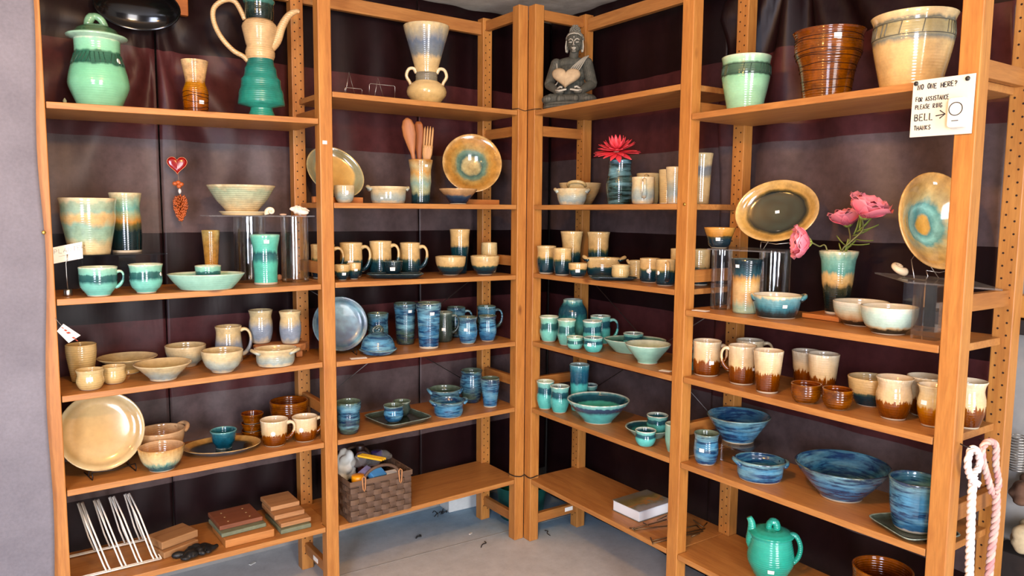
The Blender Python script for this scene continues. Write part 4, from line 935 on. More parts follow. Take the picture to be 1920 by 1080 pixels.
# second shelf
C = at_depth('L', 628, 325, .20); R = 57*fdepth(C)/F
G['sandplate'] = glaze('sand_plate_grey_rim', [(0, 'd2a860'), (.66, 'd0a862'), (.74, '8c8a66'), (.85, '9a9470'), (.95, '8a8866'), (1, 'c2ac78')], .04, (6, 6, 6), mottle=.08, radial=True, rings=0)
dish_up('leaning_oval_platter', 'sandy oval platter with grey-green rim leaning behind the post', 'platter', C, R, PLATE, G['sandplate'], 8, 14, oval=.76, roll=-38)
def block(label, run, s0, s1, d0, d1, z0, z1, name='wood_block', mat=None):
    c = W3(run, (s0+s1)/2, (d0+d1)/2, z0); U = FR[run][1]
    o = bevel(MB().box((-(s1-s0)/2, -(d1-d0)/2, 0), ((s1-s0)/2, (d1-d0)/2, z1-z0)).build(name, mat or wood('block_wood', 'a8622c', 'c47c3c', 'X')), .0015); o.location = c+Vector((0, 0, .0005)); o.rotation_euler = (0, 0, math.atan2(U.y, U.x))
    return tag(o, label, 'wood block')
def px_s(run, x, d, z): return sd(run, column(run, x, d, z))[0]
z2 = 1.453
block('pine offcut propping the leaning sandy platter', 'L', px_s('L', 680, .12, z2), .88, .115, .135, shz(2, 2, .8), shz(2, 2, .8)+.022)
pot('small_grey_bowl', 'small grey-green cup with round price dot beside the post, second shelf', 'cup', 2, 2, 646, None, 348, 19, [(0, .62), (.15, .8), (.5, .95), (1, 1)], G['oat'], d=.07, stickers=[(.25, .58, 'o', 9)])
pot('eared_baking_dish', 'low oatmeal baking dish with twisted ear handle, second bay eye-level shelf', 'dish', 2, 2, 728, None, 350, 36, 'dish', G['oat'], lugs=[(175, .9, 6, 8), (-10, .9, 5, 6)], d=.10, stickers=[(-.35, .3, 's', 5)])
uv = pot('utensil_vase', 'amber and teal landscape vase holding wooden utensils', 'vase', 2, 2, 789, None, 299, 22, [(0, .80), (.25, .80), (.5, .90), (.75, .88), (.9, .97), (1, 1.03)], G['utensil'], d=.10, stickers=[(.5, .86, 's', 6)])
# wooden utensils standing in it
def utensil(name, label, px_top, py_top, kind, col, base_dx, seed, lean=0.):
    k = uv['k']; b = uv['P']+Vector((0, 0, uv['th']*1.4+.006)); rdir = Vector((RT.x, RT.y, 0)).normalized(); v = vdir(b)
    b = b+rdir*(base_dx*k)+v*(lean*.5); D = column('L', px_top, sd('L', b)[1]+lean, 1.6); top = Vector((D.x, D.y, height_for(D, py_top)))
    ax = (top-b); L = ax.length; ax.normalize(); side = rdir-ax*rdir.dot(ax); side.normalize(); nrm = side.cross(ax)
    M = Matrix((tuple([side[i], nrm[i], ax[i], b[i]]) for i in range(3))).to_4x4() if False else Matrix(((side.x, nrm.x, ax.x, b.x), (side.y, nrm.y, ax.y, b.y), (side.z, nrm.z, ax.z, b.z), (0, 0, 0, 1)))
    mt = wood(col[0], col[1], col[2], 'Z', .55, knots=False)
    def flatshape(outl, dish=0.):      # list of (z, halfwidth, thickness)
        vs = []; n = 10
        for z, hw, th in outl:
            for j in range(n):
                a = 2*PI*j/n; x = hw*math.cos(a); y = th*math.sin(a)
                if dish and y < 0: y += dish*th*1.6*max(0, 1-(x/hw)**2)*max(0, math.sin(PI*min(1, max(0, (z-.62*L)/(.36*L)))))
                vs.append((x, y, z))
        m = len(outl); fs = [(i*n+j, i*n+(j+1) % n, (i+1)*n+(j+1) % n, (i+1)*n+j) for i in range(m-1) for j in range(n)]
        fs += [tuple(range(n))[::-1], tuple((m-1)*n+j for j in range(n))]; return MB().add(vs, fs, 0, True)
    if kind == 'spoon':
        o = flatshape([(0, .005, .005), (.4*L, .006, .0055), (.58*L, .009, .006), (.68*L, .018, .007), (.8*L, .027, .008), (.9*L, .027, .008), (.97*L, .018, .006), (L, .004, .003)], 1.).build(name, mt)
    elif kind == 'spatula':
        o = flatshape([(0, .005, .005), (.45*L, .007, .005), (.62*L, .012, .005), (.75*L, .020, .0045), (.88*L, .021, .004), (.96*L, .017, .003), (L, .010, .003)]).build(name, mt)
    else:
        mb = flatshape([(0, .005, .005), (.4*L, .006, .005), (.52*L, .012, .005), (.62*L, .020, .0045), (.72*L, .021, .004), (.74*L, .021, .004)])
        for q in (-1.45, -.48, .48, 1.45):
            mb.sweep([(q*.0105, 0, .70*L), (q*.0108, 0, .85*L), (q*.0110, 0, .95*L), (q*.0108, 0, L*(1-.01*abs(q)))], [.0045, .0045, .0038, .0015], 6)
        o = mb.build(name, mt)
    o.matrix_world = M; return tag(o, label, 'utensil')
utensil('wooden_spoon', 'large wooden spoon leaning left in the landscape vase', 763, 221, 'spoon', ('spoon_wood', '8a5028', 'b27440'), 0, 1, -.006)
utensil('wooden_spatula', 'dark wooden spatula standing in the middle of the landscape vase', 785, 228, 'spatula', ('spatula_wood', '8a4c20', 'a8622e'), -1, 2, .022)
utensil('wooden_fork', 'pale four-pronged wooden fork standing right in the landscape vase', 805, 236, 'fork', ('fork_wood', 'a87844', 'cfa066'), 5, 3, .0)
C = at_depth('L', 883, 312, .175); R = 55*fdepth(C)/F
G['amberbowl'] = glaze('amber_bowl_green_ring', [(0, 'c2a870'), (.26, 'bcae7c'), (.36, '4c6a60'), (.5, '6f8a74'), (.6, 'b99a5c'), (.75, 'bb8a4a'), (.92, 'ba8c4e'), (1, 'd0ac74')], .08, (7, 7, 7), mottle=.22, radial=True, rings=0)
dish_up('amber_display_bowl', 'round amber bowl with green ring centre shown upright, second bay', 'bowl', C, R, DEEP, G['amberbowl'], 6, 12)
block('pine offcut propping the upright amber bowl', 'L', px_s('L', 929, .155, z2), px_s('L', 866, .155, z2), .125, .145, shz(2, 2, .15), shz(2, 2, .15)+.021)
pot('shallow_flared_bowl', 'shallow flared bowl, cream outside with blue-black foot, before the amber bowl', 'bowl', 2, 2, 859, None, 354, 36, [(0, .44), (.06, .44), (.5, .68), (.9, .96), (1, 1)], glaze('amber_blue_foot', [(0, FOOT), (.08, '18242e'), (.35, '22344a'), (.5, '3a5060'), (.62, 'b08860'), (1, 'cfa878')], .1, mottle=.16), d=.065)
# third shelf: dark teal and cream ware
MUGP = [(0, .82), (.08, .95), (.4, 1.0), (.75, .97), (1, 1.0)]
pot('night_mug', 'cream-topped dark teal mug half hidden behind the post, its handle showing', 'mug', 2, 3, 606, None, 458, 22, MUGP, G['night'], G['nightin'], handles=[(5, .86, .2, 17, 6)], d=.19)
pot('night_mug', 'cream-topped dark teal mug with tilted label, second bay, left of three', 'mug', 2, 3, 659, None, 455, 21, MUGP, G['nightlo'], G['nightin'], handles=[(10, .86, .2, 16, 6)], d=.19, stickers=[(-.1, .45, 's', 8)])
pot('night_mug', 'tallest cream-topped dark teal mug, middle of the three in the second bay', 'mug', 2, 3, 714, None, 452, 20.5, MUGP, G['nightlo'], G['nightin'], handles=[(8, .86, .22, 15, 6)], d=.188)
pot('night_mug', 'cream-topped dark teal mug, right of the three behind the oblong tray', 'mug', 2, 3, 769, None, 455, 19, MUGP, G['nightlo'], G['nightin'], handles=[(12, .86, .22, 15, 6)], d=.195)
pot('night_bowl', 'small cream and dark bowl with tilted label, beside the post', 'bowl', 2, 3, 642, 526, 496, 15, 'bowl', G['night'], G['nightin'], stickers=[(.25, .42, 's', 7)])
pot('night_bowl', 'smaller cream and dark bowl tucked behind the labelled one', 'bowl', 2, 3, 664, None, 493, 13, 'bowl', G['night'], G['nightin'], d=.10, stickers=[(.3, .6, 's', 6)])
def square_dish(name, label, cat, bay, sh, x, yb, hw, H, mat, inner, rot, rim=1., lift=0, d=None, oval=1.):
    return pot(name, label, cat, bay, sh, x, yb, None, hw, [(0, .76), (.3, .84), (1, 1)], mat, inner, H=H, square=.55, rot=rot, lift=lift, th=.005, n=56, d=d, oval=oval)
tr = square_dish('square_tray', 'dark oblong tray in front of the three mugs, second bay', 'tray', 2, 3, 741, None, 53, .016, G['dark'], G['dark'], 0, oval=.42, d=.078)
pot('dark_bowl', 'small all-dark bowl with white label standing on the dark oblong tray', 'bowl', 2, 3, 737, None, 489, 18, 'bowl', G['dark'], base=inside(tr, 737, .0), stickers=[(-.05, .5, 's', 9)])
pot('night_bowl', 'cream and dark ringed bowl, left of the pair near the corner post', 'bowl', 2, 3, 845, 517, 480, 29, 'bowl', G['nightlo'], G['nightin'])
nb = pot('night_bowl', 'cream and dark ringed bowl, right of the pair near the corner post', 'bowl', 2, 3, 909, 516, 479, 27.5, 'bowl', G['nightlo'], G['nightin'])
pot('night_tumbler', 'flared dark teal tumbler with wide cream rim behind the two bowls', 'tumbler', 2, 3, 862, None, 430, 19, [(0, .68), (.4, .82), (.6, .9), (.85, .92), (1, 1)], glaze('night_tall', [(0, '0f2730'), (.3, '12333c'), (.58, '173c40'), (.64, 'c8a66c'), (1, 'd8b880')], .04, mottle=.14), d=.19)
pot('cream_cup', 'small plain cream cup behind the right ringed bowl', 'cup', 2, 3, 917, None, 455, 15.2, [(0, .8), (.2, .97), (.7, 1.0), (1, .98)], G['tandish'], d=.171, lift=0)
# fourth shelf: streaked blue ware
C = at_depth('L', 637, 611, .165); R = 51*fdepth(C)/F; C.z = shz(2, 4, .8)+.006+R*math.cos(math.radians(12))+R*.03
dish_up('blue_display_plate', 'round grey-blue plate standing upright behind the post, fourth shelf', 'plate', C, R, PLATE, G['greyblue'], 10, 12)
b = centre(2, 4, 640, None, .125, 1); easel('plate_stand', 'thin dark wire stand holding the grey-blue plate', b, .10, .10, .09, DARKW, facing(b)+.2, .0013)
pot('blue_jug_cup', 'streaked blue cup standing behind the lidded blue jar', 'cup', 2, 4, 709, None, 585, 20, [(0, .8), (.3, .95), (.75, .92), (1, 1.0)], G['blueolive'], G['olivein'], d=.20)
def dome(i):
    k, H, t = i['k'], i['H'], i['t']
    lid = MB().lathe([(0, H+.001), (30*k, H+.001), (34*k, H+1*k), (31.5*k, H+3*k), (30.5*k, H+9*k), (27.5*k, H+17*k), (22*k, H+24*k), (15*k, H+29*k), (8*k, H+32*k), (0, H+33*k)], 36).build('lid', glaze('blue_lid', [(0, '7a7a58'), (.08, '4a7a98'), (.5, '5f98b8'), (.9, '4a6a74'), (1, '3a4a48')], .08, mottle=.14, streak=(2.6, .8, '16305a')), t)
    z = H+29*k
    for q in (0, 1):
        p = smooth_path([Vector(v)*k+Vector((0, 0, z)) for v in (((-7, 0, 0), (-9, 1, 8), (0, 2, 13), (7, 0, 10), (5, -2, 2)) if q == 0 else ((6, 1, 0), (9, 0, 8), (2, -3, 12), (-4, -4, 8)))], 4)
        MB().sweep(p, 2.6*k, 8).build('knob', G['slate'], lid)
pot('lidded_blue_jar', 'round streaked blue jar with domed lid and twisted knob, fourth shelf', 'jar', 2, 4, 709, 668, 648, 35, [(0, .6), (.2, .76), (.7, .92), (.9, 1), (1, 1.0)], G['blue'], parts=dome, stickers=[])
o = None
P = on_shelf(2, 4, 672, 672); k = fdepth(P)/F
o = MB().box((-.03, -.012, 0), (.03, .012, .0012)).build('price_card', PAPER); o.location = P+Vector((0, 0, .0008)); o.rotation_euler = (0, 0, facing(P)+.25); tag(o, 'small blank card lying on the shelf before the grey-blue plate', 'card')
pot('tall_blue_tumbler', 'tall streaked blue tumbler with olive foot, left of the pair', 'tumbler', 2, 4, 760, 647, 566, 21, [(0, .78), (.4, .86), (.75, .92), (.9, 1), (1, 1.02)], G['blueolive'], G['olivein'], stickers=[(.45, .82, 's', 7)])
pot('tall_blue_tumbler', 'tall streaked pale blue tumbler, right of the pair and nearer the front', 'tumbler', 2, 4, 804, 655, 565, 23, [(0, .78), (.4, .86), (.75, .92), (.9, 1), (1, 1.0)], G['blue'], G['olivein'], stickers=[(.3, .78, 's', 8)])
pot('olive_mug', 'dark olive mug with label and handle beside the tall blue tumbler', 'mug', 2, 4, 832, None, 583, 17, 'mug', G['slate'], handles=[(5, .85, .3, 13, 4.5)], stickers=[(.0, .45, 's', 7)], d=.17)
pot('olive_mug', 'olive green mug at the back right of the tall blue tumblers', 'mug', 2, 4, 855, None, 574, 18, 'mug', G['blueolive'], G['olivein'], handles=[(0, .85, .3, 13, 4.5)], d=.25)
BB = [(0, .66), (.12, .84), (.4, 1.0), (.7, .92), (.85, .88), (1, 1.0)]
pot('blue_beaker', 'bellied streaked blue beaker with olive rim, left of two at the corner', 'beaker', 2, 4, 877, 646, 592, 18, BB, G['blue'], G['olivein'], stickers=[(-.2, .56, 's', 7)])
pot('blue_beaker', 'bellied streaked blue beaker with olive rim, right of two at the corner', 'beaker', 2, 4, 914, 641, 590, 17, BB, G['blue'], G['olivein'])
pot('blue_mug', 'streaked blue mug with handle behind the right corner beaker', 'mug', 2, 4, 912, None, 572, 18, 'mug', G['blueolive'], G['olivein'], handles=[(5, .86, .3, 13, 4.5)], stickers=[(.55, .72, 's', 5)], d=.20)
# fifth shelf
pot('blue_storage_cup', 'deep streaked blue-green cup with wide dark collar beside the post, fifth shelf', 'cup', 2, 5, 654, 816, 747, 23, [(0, .7), (.15, .84), (.5, .92), (.68, .9), (.76, 1), (1, 1.02)], G['blueolive'], G['olivein'])
sqd = square_dish('square_dish', 'large square olive dish set cornerwise on the fifth shelf', 'dish', 2, 5, 746, 801, 50, .022, G['slate'], G['slate'], 33)
pot('blue_cup', 'small streaked blue cup at the front of the square olive dish', 'cup', 2, 5, 738, None, 755, 19, 'cup', G['blue'], G['olivein'], base=inside(sqd, 738, -.03))
pot('blue_cup', 'small olive-rimmed cup behind the blue one on the square dish', 'cup', 2, 5, 751, None, 748, 17, 'cup', G['slate'], G['olivein'], base=inside(sqd, 753, .052))
pot('blue_casserole', 'streaked blue eared casserole at the back of the fifth shelf', 'casserole', 2, 5, 834, None, 722, 30, 'dish', G['blue'], G['olivein'], lugs=[(0, .9, 5, 6), (170, .9, 5, 6)], d=.20, stickers=[(.35, .55, 's', 7)])
pot('blue_casserole', 'streaked blue eared casserole at the front of the fifth shelf', 'casserole', 2, 5, 841, 785, 743, 30, 'dish', G['blue'], G['bluein'], lugs=[(-15, .9, 8, 6), (165, .9, 8, 6)])
pot('blue_storage_jar', 'round-shouldered streaked blue jar with olive foot near the corner', 'jar', 2, 5, 884, None, 690, 22, [(0, .66), (.15, .82), (.45, 1.0), (.75, .95), (.88, .86), (1, .95)], G['blueolive'], G['olivein'], d=.19)
pot('blue_tumbler', 'tapered streaked blue tumbler standing before the corner post', 'tumbler', 2, 5, 919, 765, 705, 17.5, [(0, .72), (.4, .84), (.8, 1), (1, 1)], G['blue'], G['olivein'])

# ================================================================== third bay
pot('cream_oven_dish', 'small cream eared dish in front, eye-level shelf right of the corner', 'dish', 3, 2, 1072, None, 354, 31, [(0, .72), (.3, .84), (.7, .92), (1, 1)], G['oat'], lugs=[(5, .88, 5, 7), (178, .88, 5, 7)], d=.062)
cd_ = pot('cream_ring_dish', 'wider cream dish with upright ring handle behind the small one', 'dish', 3, 2, 1087, None, 343, 40, [(0, .5), (.3, .7), (.7, .9), (1, 1)], G['tandish'], d=.188, lugs=[(100, .95, 12, 6)])
def streak_lip(i): pass
gv = pot('flower_vase', 'dark slate-blue streaked vase holding a red-pink gerbera', 'vase', 3, 2, 1161, None, 300, 25, [(0, .86), (.15, .92), (.35, 1.0), (.55, .98), (.75, .84), (.9, .84), (1, .9)], G['streakvase'], d=.11)
pot('cream_mug', 'cream mug with its handle towards the viewer beside the gerbera vase', 'mug', 3, 2, 1205, None, 332, 21.5, MUGP, G['oat'], G['oatin'], handles=[(85, .88, .25, 14, 5)], d=.07)
pot('cream_mug', 'cream mug standing behind the front cream mug', 'mug', 3, 2, 1213, None, 325, 21, MUGP, G['tandish'], G['oatin'], handles=[(95, .9, .3, 12, 5)], d=.20)
pot('cream_tumbler', 'tall amber-cream tumbler behind the pale ribbed one near the post', 'tumbler', 3, 2, 1250, None, 318, 16, [(0, .84), (.5, .92), (1, 1)], G['tandish'], d=.13)
pot('cream_tumbler', 'tall pale cream ribbed tumbler right against the post', 'tumbler', 3, 2, 1264, None, 313, 17, [(0, .8), (.4, .84), (1, 1)], G['oat'], d=.06)
pot('banded_tall_vase', 'tall sand vase with grey band seen between the posts, eye-level shelf', 'vase', 3, 2, 1312, None, 287, 21, [(0, .78), (.4, .86), (.8, .94), (1, 1.05)], glaze('sand_grey_band', [(0, 'b9986a'), (.5, 'bfa070'), (.58, '77756c'), (.72, '6f7070'), (.78, 'b8a27a'), (1, 'c6b286')], .05, mottle=.12), d=.20)
# third shelf
NB = [(0, .7), (.12, .84), (.4, .98), (.65, .94), (.8, .92), (1, 1.0)]
pot('night_beaker', 'cream-over-navy beaker, left of the front pair by the corner', 'beaker', 3, 3, 1024, None, 461, 18, NB, G['night'], G['nightin'], d=.034)
pot('night_beaker', 'cream-over-navy beaker, right of the front pair by the corner', 'beaker', 3, 3, 1054, 517, 465, 18, NB, G['night'], G['nightin'])
pot('tall_night_vase', 'tall cream-over-dark flared vase behind the pair of beakers', 'vase', 3, 3, 1071, None, 434, 21, [(0, .7), (.3, .8), (.6, .82), (.85, .92), (1, 1.02)], G['nightlo'], G['nightin'], d=.176)
pot('tall_night_vase', 'tall cream-over-dark flared vase rising behind the eared boat dish', 'vase', 3, 3, 1121, None, 435, 21, [(0, .76), (.3, .88), (.6, .9), (.85, .92), (1, 1.02)], G['night'], G['nightin'], d=.225)
pot('night_bowl', 'small cream and navy bowl with tilted label beside the beaker pair', 'bowl', 3, 3, 1083, 520, 493, 17.5, [(0, .65), (.2, .85), (.6, .97), (1, 1)], G['night'], G['nightin'], stickers=[(.0, .48, 's', 8)])
pot('night_boat_dish', 'long cream and green eared dish in the middle of the third shelf', 'dish', 3, 3, 1131, None, 483, 34, 'dish', G['nightlo'], G['nightin'], lugs=[(8, .95, 9, 8), (172, .95, 6, 8)], d=.15, oval=.6)
tr2 = square_dish('square_tray', 'dark shiny oblong tray in front of the eared boat dish', 'tray', 3, 3, 1150, None, 45, .011, G['dark'], G['dark'], 0, oval=.38, d=.062)
pot('cream_ramekin', 'small cream ramekin standing on the dark oblong tray', 'ramekin', 3, 3, 1163, None, 496, 18, [(0, .74), (.2, .9), (.6, .92), (.75, .9), (1, 1)], G['tandish'], base=inside(tr2, 1163, .0))
pot('cream_ramekin', 'cream eared ramekin half hidden behind the dotted mugs', 'ramekin', 3, 3, 1193, None, 488, 15, 'dish', G['tandish'], d=.185, lugs=[(180, .9, 4, 6)])
pot('night_mug', 'cream-over-navy mug with round price dot, left of the pair at the post', 'mug', 3, 3, 1218, 531, 484, 19, MUGP, G['night'], G['nightin'], stickers=[(-.1, .5, 'o', 9)], d=None)
pot('night_mug', 'cream-over-navy mug with handle to the front, right of the pair at the post', 'mug', 3, 3, 1247, 537, 486, 18, MUGP, G['night'], G['nightin'], handles=[(80, .88, .22, 13, 5)], stickers=[(-.75, .5, 'o', 8)])
pot('night_vase', 'cream-over-black cup seen between the posts at the end of the third shelf', 'cup', 3, 3, 1309, None, 467, 21, [(0, .8), (.4, .96), (1, 1)], G['nightlo'], G['nightin'], d=.19)
pot('night_vase', 'cream-rimmed cup peeping out left of the post on the third shelf', 'cup', 3, 3, 1271, None, 466, 15, [(0, .8), (.4, .96), (1, 1)], G['nightlo'], G['nightin'], d=.22)
# fourth shelf: aqua ware
pot('aqua_globe_vase', 'rounded aqua globe vase with dark shoulders behind the beakers', 'vase', 3, 4, 1073, None, 560, 27, [(0, .6), (.2, .84), (.5, 1), (.75, .95), (.92, .68), (1, .66)], glaze('aqua_globe', [(0, '5fae9e'), (.25, '6ab8a4'), (.5, '4a9c96'), (.66, '1f4a56'), (.85, '2a5662'), (.93, '4f8f8c'), (1, 'b0cfbe')], .08, (12, 12, 4), .16), G['aquain'], d=.188)
AB = [(0, .68), (.12, .82), (.38, 1.0), (.65, .94), (.82, .92), (1, 1.04)]
pot('aqua_beaker', 'aqua beaker with grey-green band, leftmost on its shelf by the corner', 'beaker', 3, 4, 1029, 642, 591, 17.5, AB, G['mintband'], G['mintin'])
pot('aqua_beaker', 'aqua beaker with grey-green band in front of the globe vase', 'beaker', 3, 4, 1062, 649, 597, 17, AB, G['mintband'], G['mintin'])
pot('aqua_beaker', 'aqua beaker with dark band standing behind the two small cups', 'beaker', 3, 4, 1110, None, 599, 18, AB, G['aquaband'], G['aquain'], d=.125)
pot('aqua_mug', 'aqua mug with big loop handle behind the banded beaker', 'mug', 3, 4, 1125, None, 590, 19, MUGP, G['aquaband'], G['aquain'], handles=[(5, .84, .15, 15, 5)], d=.21)
pot('tiny_aqua_cup', 'tiny aqua footed cup, left of the two at the shelf front', 'cup', 3, 4, 1078, 656, 629, 16, 'cup', G['mintband'], G['mintin'])
pot('tiny_aqua_cup', 'tiny aqua footed cup with label, right of the two at the shelf front', 'cup', 3, 4, 1112, 662, 630, 18, 'cup', G['aquaband'], G['aquain'], stickers=[(-.4, .58, 's', 8)])
ap = pot('aqua_serving_dish', 'wide low aqua serving dish with dark inside, fourth shelf', 'dish', 3, 4, 1190, 667, 630, 58, [(0, .62), (.1, .66), (.6, .86), (1, 1)], G['paleaqua'], glaze('serve_in', [(0, '2c5a56'), (.6, '2a5652'), (.9, '6a9a8a'), (1, 'cfe0cc')], .05), d=None, oval=.72)
pot('aqua_cup', 'aqua cup with dark band standing in the wide aqua serving dish', 'cup', 3, 4, 1187, None, 622, 19, 'cup', G['aquaband'], G['aquain'], base=inside(ap, 1187, .025))
pot('pale_aqua_bowl', 'pale aqua conical bowl at the front edge by the post', 'bowl', 3, 4, 1214, 684, 638, 43, [(0, .44), (.1, .44), (.45, .66), (.8, .9), (1, 1)], G['paleaqua'], glaze('pale_in', [(0, '9fb99a'), (.6, 'b4c4a0'), (1, 'd2dcc6')], .1), d=None)
st = None
for j, lab in ((0, 'lower'), (1, 'upper')):
    b = centre(3, 4, 1292, None, .135, 18); b.z += j*.030
    pot('stacked_aqua_bowl', lab+' of two dark aqua bowls stacked behind the post, seen between the posts', 'bowl', 3, 4, 1292, None, None, 27, [(0, .6), (.3, .8), (1, 1)], G['aquaband'], G['aquain'], base=b, H=.055, group='aqua bowls between the posts')
# fifth shelf
pot('aqua_tumbler', 'tall turquoise tumbler with dark wavy rim band at the back, fifth shelf', 'tumbler', 3, 5, 1085, None, 680, 18.5, [(0, .76), (.5, .88), (1, 1)], glaze('turq_tumbler', [(0, '7fc2ac'), (.15, '5ab4a8'), (.56, '58b6b0'), (.62, '1f4c60'), (.8, '2a5a70'), (.88, '2f6a7a'), (.97, '5a9aa0'), (1, 'a8ccc4')], .04, (16, 16, 2), .12), G['aquain'], d=.15)
pot('aqua_beaker', 'aqua beaker with pale rim, back one of the pair on the fifth shelf', 'beaker', 3, 5, 1022, None, 711, 16, AB, G['aquaband'], G['mintin'], d=.044)
pot('aqua_beaker', 'aqua beaker with pale rim, front one of the pair on the fifth shelf', 'beaker', 3, 5, 1049, 776, 720, 17.5, AB, G['aquaband'], G['aquain'])
pot('aqua_cup', 'small aqua cup peeping over the rim of the wide turquoise bowl', 'cup', 3, 5, 1104, None, 718, 16, 'cup', G['aquaband'], G['aquain'], d=.245)
pot('turquoise_bowl', 'wide turquoise mixing bowl with dark ring and pale rim', 'bowl', 3, 5, 1121, 797, 735, 58, [(0, .46), (.06, .47), (.4, .68), (.8, .92), (1, 1)], glaze('turq_bowl', [(0, FOOT), (.05, FOOT), (.07, '58b0ae'), (.5, '5cb6b2'), (.62, '2c4660'), (.8, '34506a'), (.85, '74b8b2'), (.97, '9accc2'), (1, 'e0e8d8')], .06, (12, 12, 3), .1),
    glaze('turq_bowl_in', [(0, '4fae9a'), (.6, '52b0a2'), (.66, '1e4654'), (.86, '24505e'), (.94, '4f8a8c'), (1, 'dfe8d8')], .03))
dp = pot('aqua_round_dish', 'round aqua dish with dark inside at the right of the fifth shelf', 'dish', 3, 5, 1216, 824, 778, 44, [(0, .64), (.2, .7), (1, 1)], G['paleaqua'], G['aquain'], H=.03, d=None)
pot('aqua_cup', 'aqua cup with dark band standing in the round aqua dish', 'cup', 3, 5, 1232, None, 773, 20, 'cup', G['aquaband'], G['aquain'], base=inside(dp, 1232, .0))
pot('tiny_aqua_cup', 'small aqua cup at the very front of the fifth shelf by the post', 'cup', 3, 5, 1210, 839, 801, 19.5, 'cup', G['aquaband'], G['aquain'])
pot('aqua_cup', 'pale aqua cup half hidden behind the post on the fifth shelf', 'cup', 3, 5, 1264, 851, 790, 18, [(0, .7), (.4, .96), (1, 1)], G['paleaqua'], G['mintin'])

# ================================================================== rightmost bay
def band_marks(i, t0, t1, col, n=40, seed=2, dense=.55):
    mb = MB(); rr = random.Random(seed); H = i['H']
    for j in range(n):
        a = 2*PI*j/n
        if rr.random() > dense: continue
        pts = []
        for q in range(4):
            tt = t0+(t1-t0)*q/3; r = rad_at(i['cv'], tt)+.0006; pts.append((r*math.cos(a+.02*q), r*math.sin(a+.02*q), tt*H))
        mb.sweep(pts, .0012, 5)
    for tt in (t0-.01, t1+.01):
        mb.sweep([((rad_at(i['cv'], tt)+.0008)*math.cos(2*PI*j/36), (rad_at(i['cv'], tt)+.0008)*math.sin(2*PI*j/36), tt*H) for j in range(36)], .0011, 5, closed=True)
    c = mb.build('incised_pattern', plain('incised_'+col, col, .35), i['t']); c['kind'] = 'stuff'
pot('celadon_planter', 'pale green planter with dark incised band, leftmost on the right top shelf', 'planter', 4, 1, 1396, None, 100, 45, [(0, .7), (.2, .78), (.5, .92), (.68, .98), (.9, .95), (1, 1.0)], G['celplanter'], d=.12, parts=lambda i: band_marks(i, .67, .83, '33493c', 44, 3))
def grooves(i): ring_lines(i, (.16, .28, .42, .50, .615, .66, .70, .84, .90), .012, .0012)
pot('brown_planter', 'large glossy amber-brown planter with wavy grooves, middle of the right top shelf', 'planter', 4, 1, 1548, None, 47, 63, [(0, .66), (.25, .72), (.5, .80), (.68, .93), (.8, .95), (.92, .94), (1, 1.02)], G['brownplanter'], d=.12, stickers=[(.25, .86, 's', 13)], parts=grooves)
pot('cream_planter', 'largest cream planter with grey incised band beside the bell sign', 'planter', 4, 1, 1706, None, 15, 72, [(0, .70), (.25, .80), (.5, .90), (.7, .96), (.84, .94), (.92, .95), (1, 1.02)], G['creamplanter'], d=.125, parts=lambda i: band_marks(i, .70, .86, '55554a', 46, 5, .5))
# second shelf with glass risers
ZG = height_for(column('R', 1390, .14, 1.35), 467)
glass_cyl('glass cylinder left under the clear sheet in the rightmost bay', 'R', 4, 2, 1353, .12, ZG, 19)
glass_cyl('glass cylinder right under the clear sheet in the rightmost bay', 'R', 4, 2, 1452, .22, ZG, 29)
sheet('clear sheet carrying the oval dark-centred plate in the rightmost bay', 'R', [(1326, .07), (1472, .11), (1482, .27), (1352, .27)], ZG, HAZY)
pot('amber_rim_bowl', 'small amber-rimmed dark bowl on the clear sheet beside the oval plate', 'bowl', 4, 2, 1348, None, 427, 29, [(0, .46), (.15, .66), (.5, .78), (.8, .92), (1, 1)], G['sandnight'], base=riser_base(1348, .12, 'R', ZG), stickers=[(-.1, .45, 's', 8)])
C = at_depth('R', 1458, 398, .20); R = 76*fdepth(C)/F
G['pool'] = glaze('amber_rim_black_pool', [(0, '22362e'), (.3, '10201c'), (.5, '1a2c26'), (.66, '08120f'), (.72, '5a4a24'), (.78, 'bb9454'), (.9, 'c29c5c'), (1, 'cfac74')], .04, (6, 6, 6), mottle=.2, radial=True, rings=0)
dish_up('oval_display_plate', 'oval plate with amber rim and black-green centre shown upright', 'plate', C, R, PLATE, G['pool'], -14, 14, oval=.77, roll=8, stk=[(.0, .0, .028, .05), (-.0, -.52, .028, .06)])
b = riser_base(1458, .185, 'R', ZG); easel('plate_stand', 'thin wire stand holding the oval dark-centred plate', b, .09, .08, .06, STEEL, facing(b)-.2, .0012)
pot('sunset_tumbler', 'tall tumbler, dark rim, amber middle and aqua foot, before the glass cylinder', 'tumbler', 4, 2, 1397, 589, 485, 29, [(0, .8), (.3, .84), (.6, .86), (.8, .92), (1, 1.0)], G['sunset'], G['dark'], stickers=[(-.6, .88, 's', 8)])
pot('sea_casserole', 'sea-blue eared casserole with cream rim at the front of the right shelf', 'casserole', 4, 2, 1455, 599, 549, 45, [(0, .76), (.2, .84), (.7, .95), (.9, 1), (1, 1.0)], G['seabowl'], G['whitein'], lugs=[(-5, .9, 10, 9), (178, .85, 4, 8)], stickers=[(.35, .58, 's', 8)])
P = on_shelf(4, 2, 1314, 583); o = MB().box((-.025, -.014, 0), (.025, .014, .001)).build('price_card', PAPER); o.location = P+Vector((0, 0, .0008)); o.rotation_euler = (0, 0, facing(P)-.5); tag(o, 'small white card lying at the left end of the right second shelf', 'card')
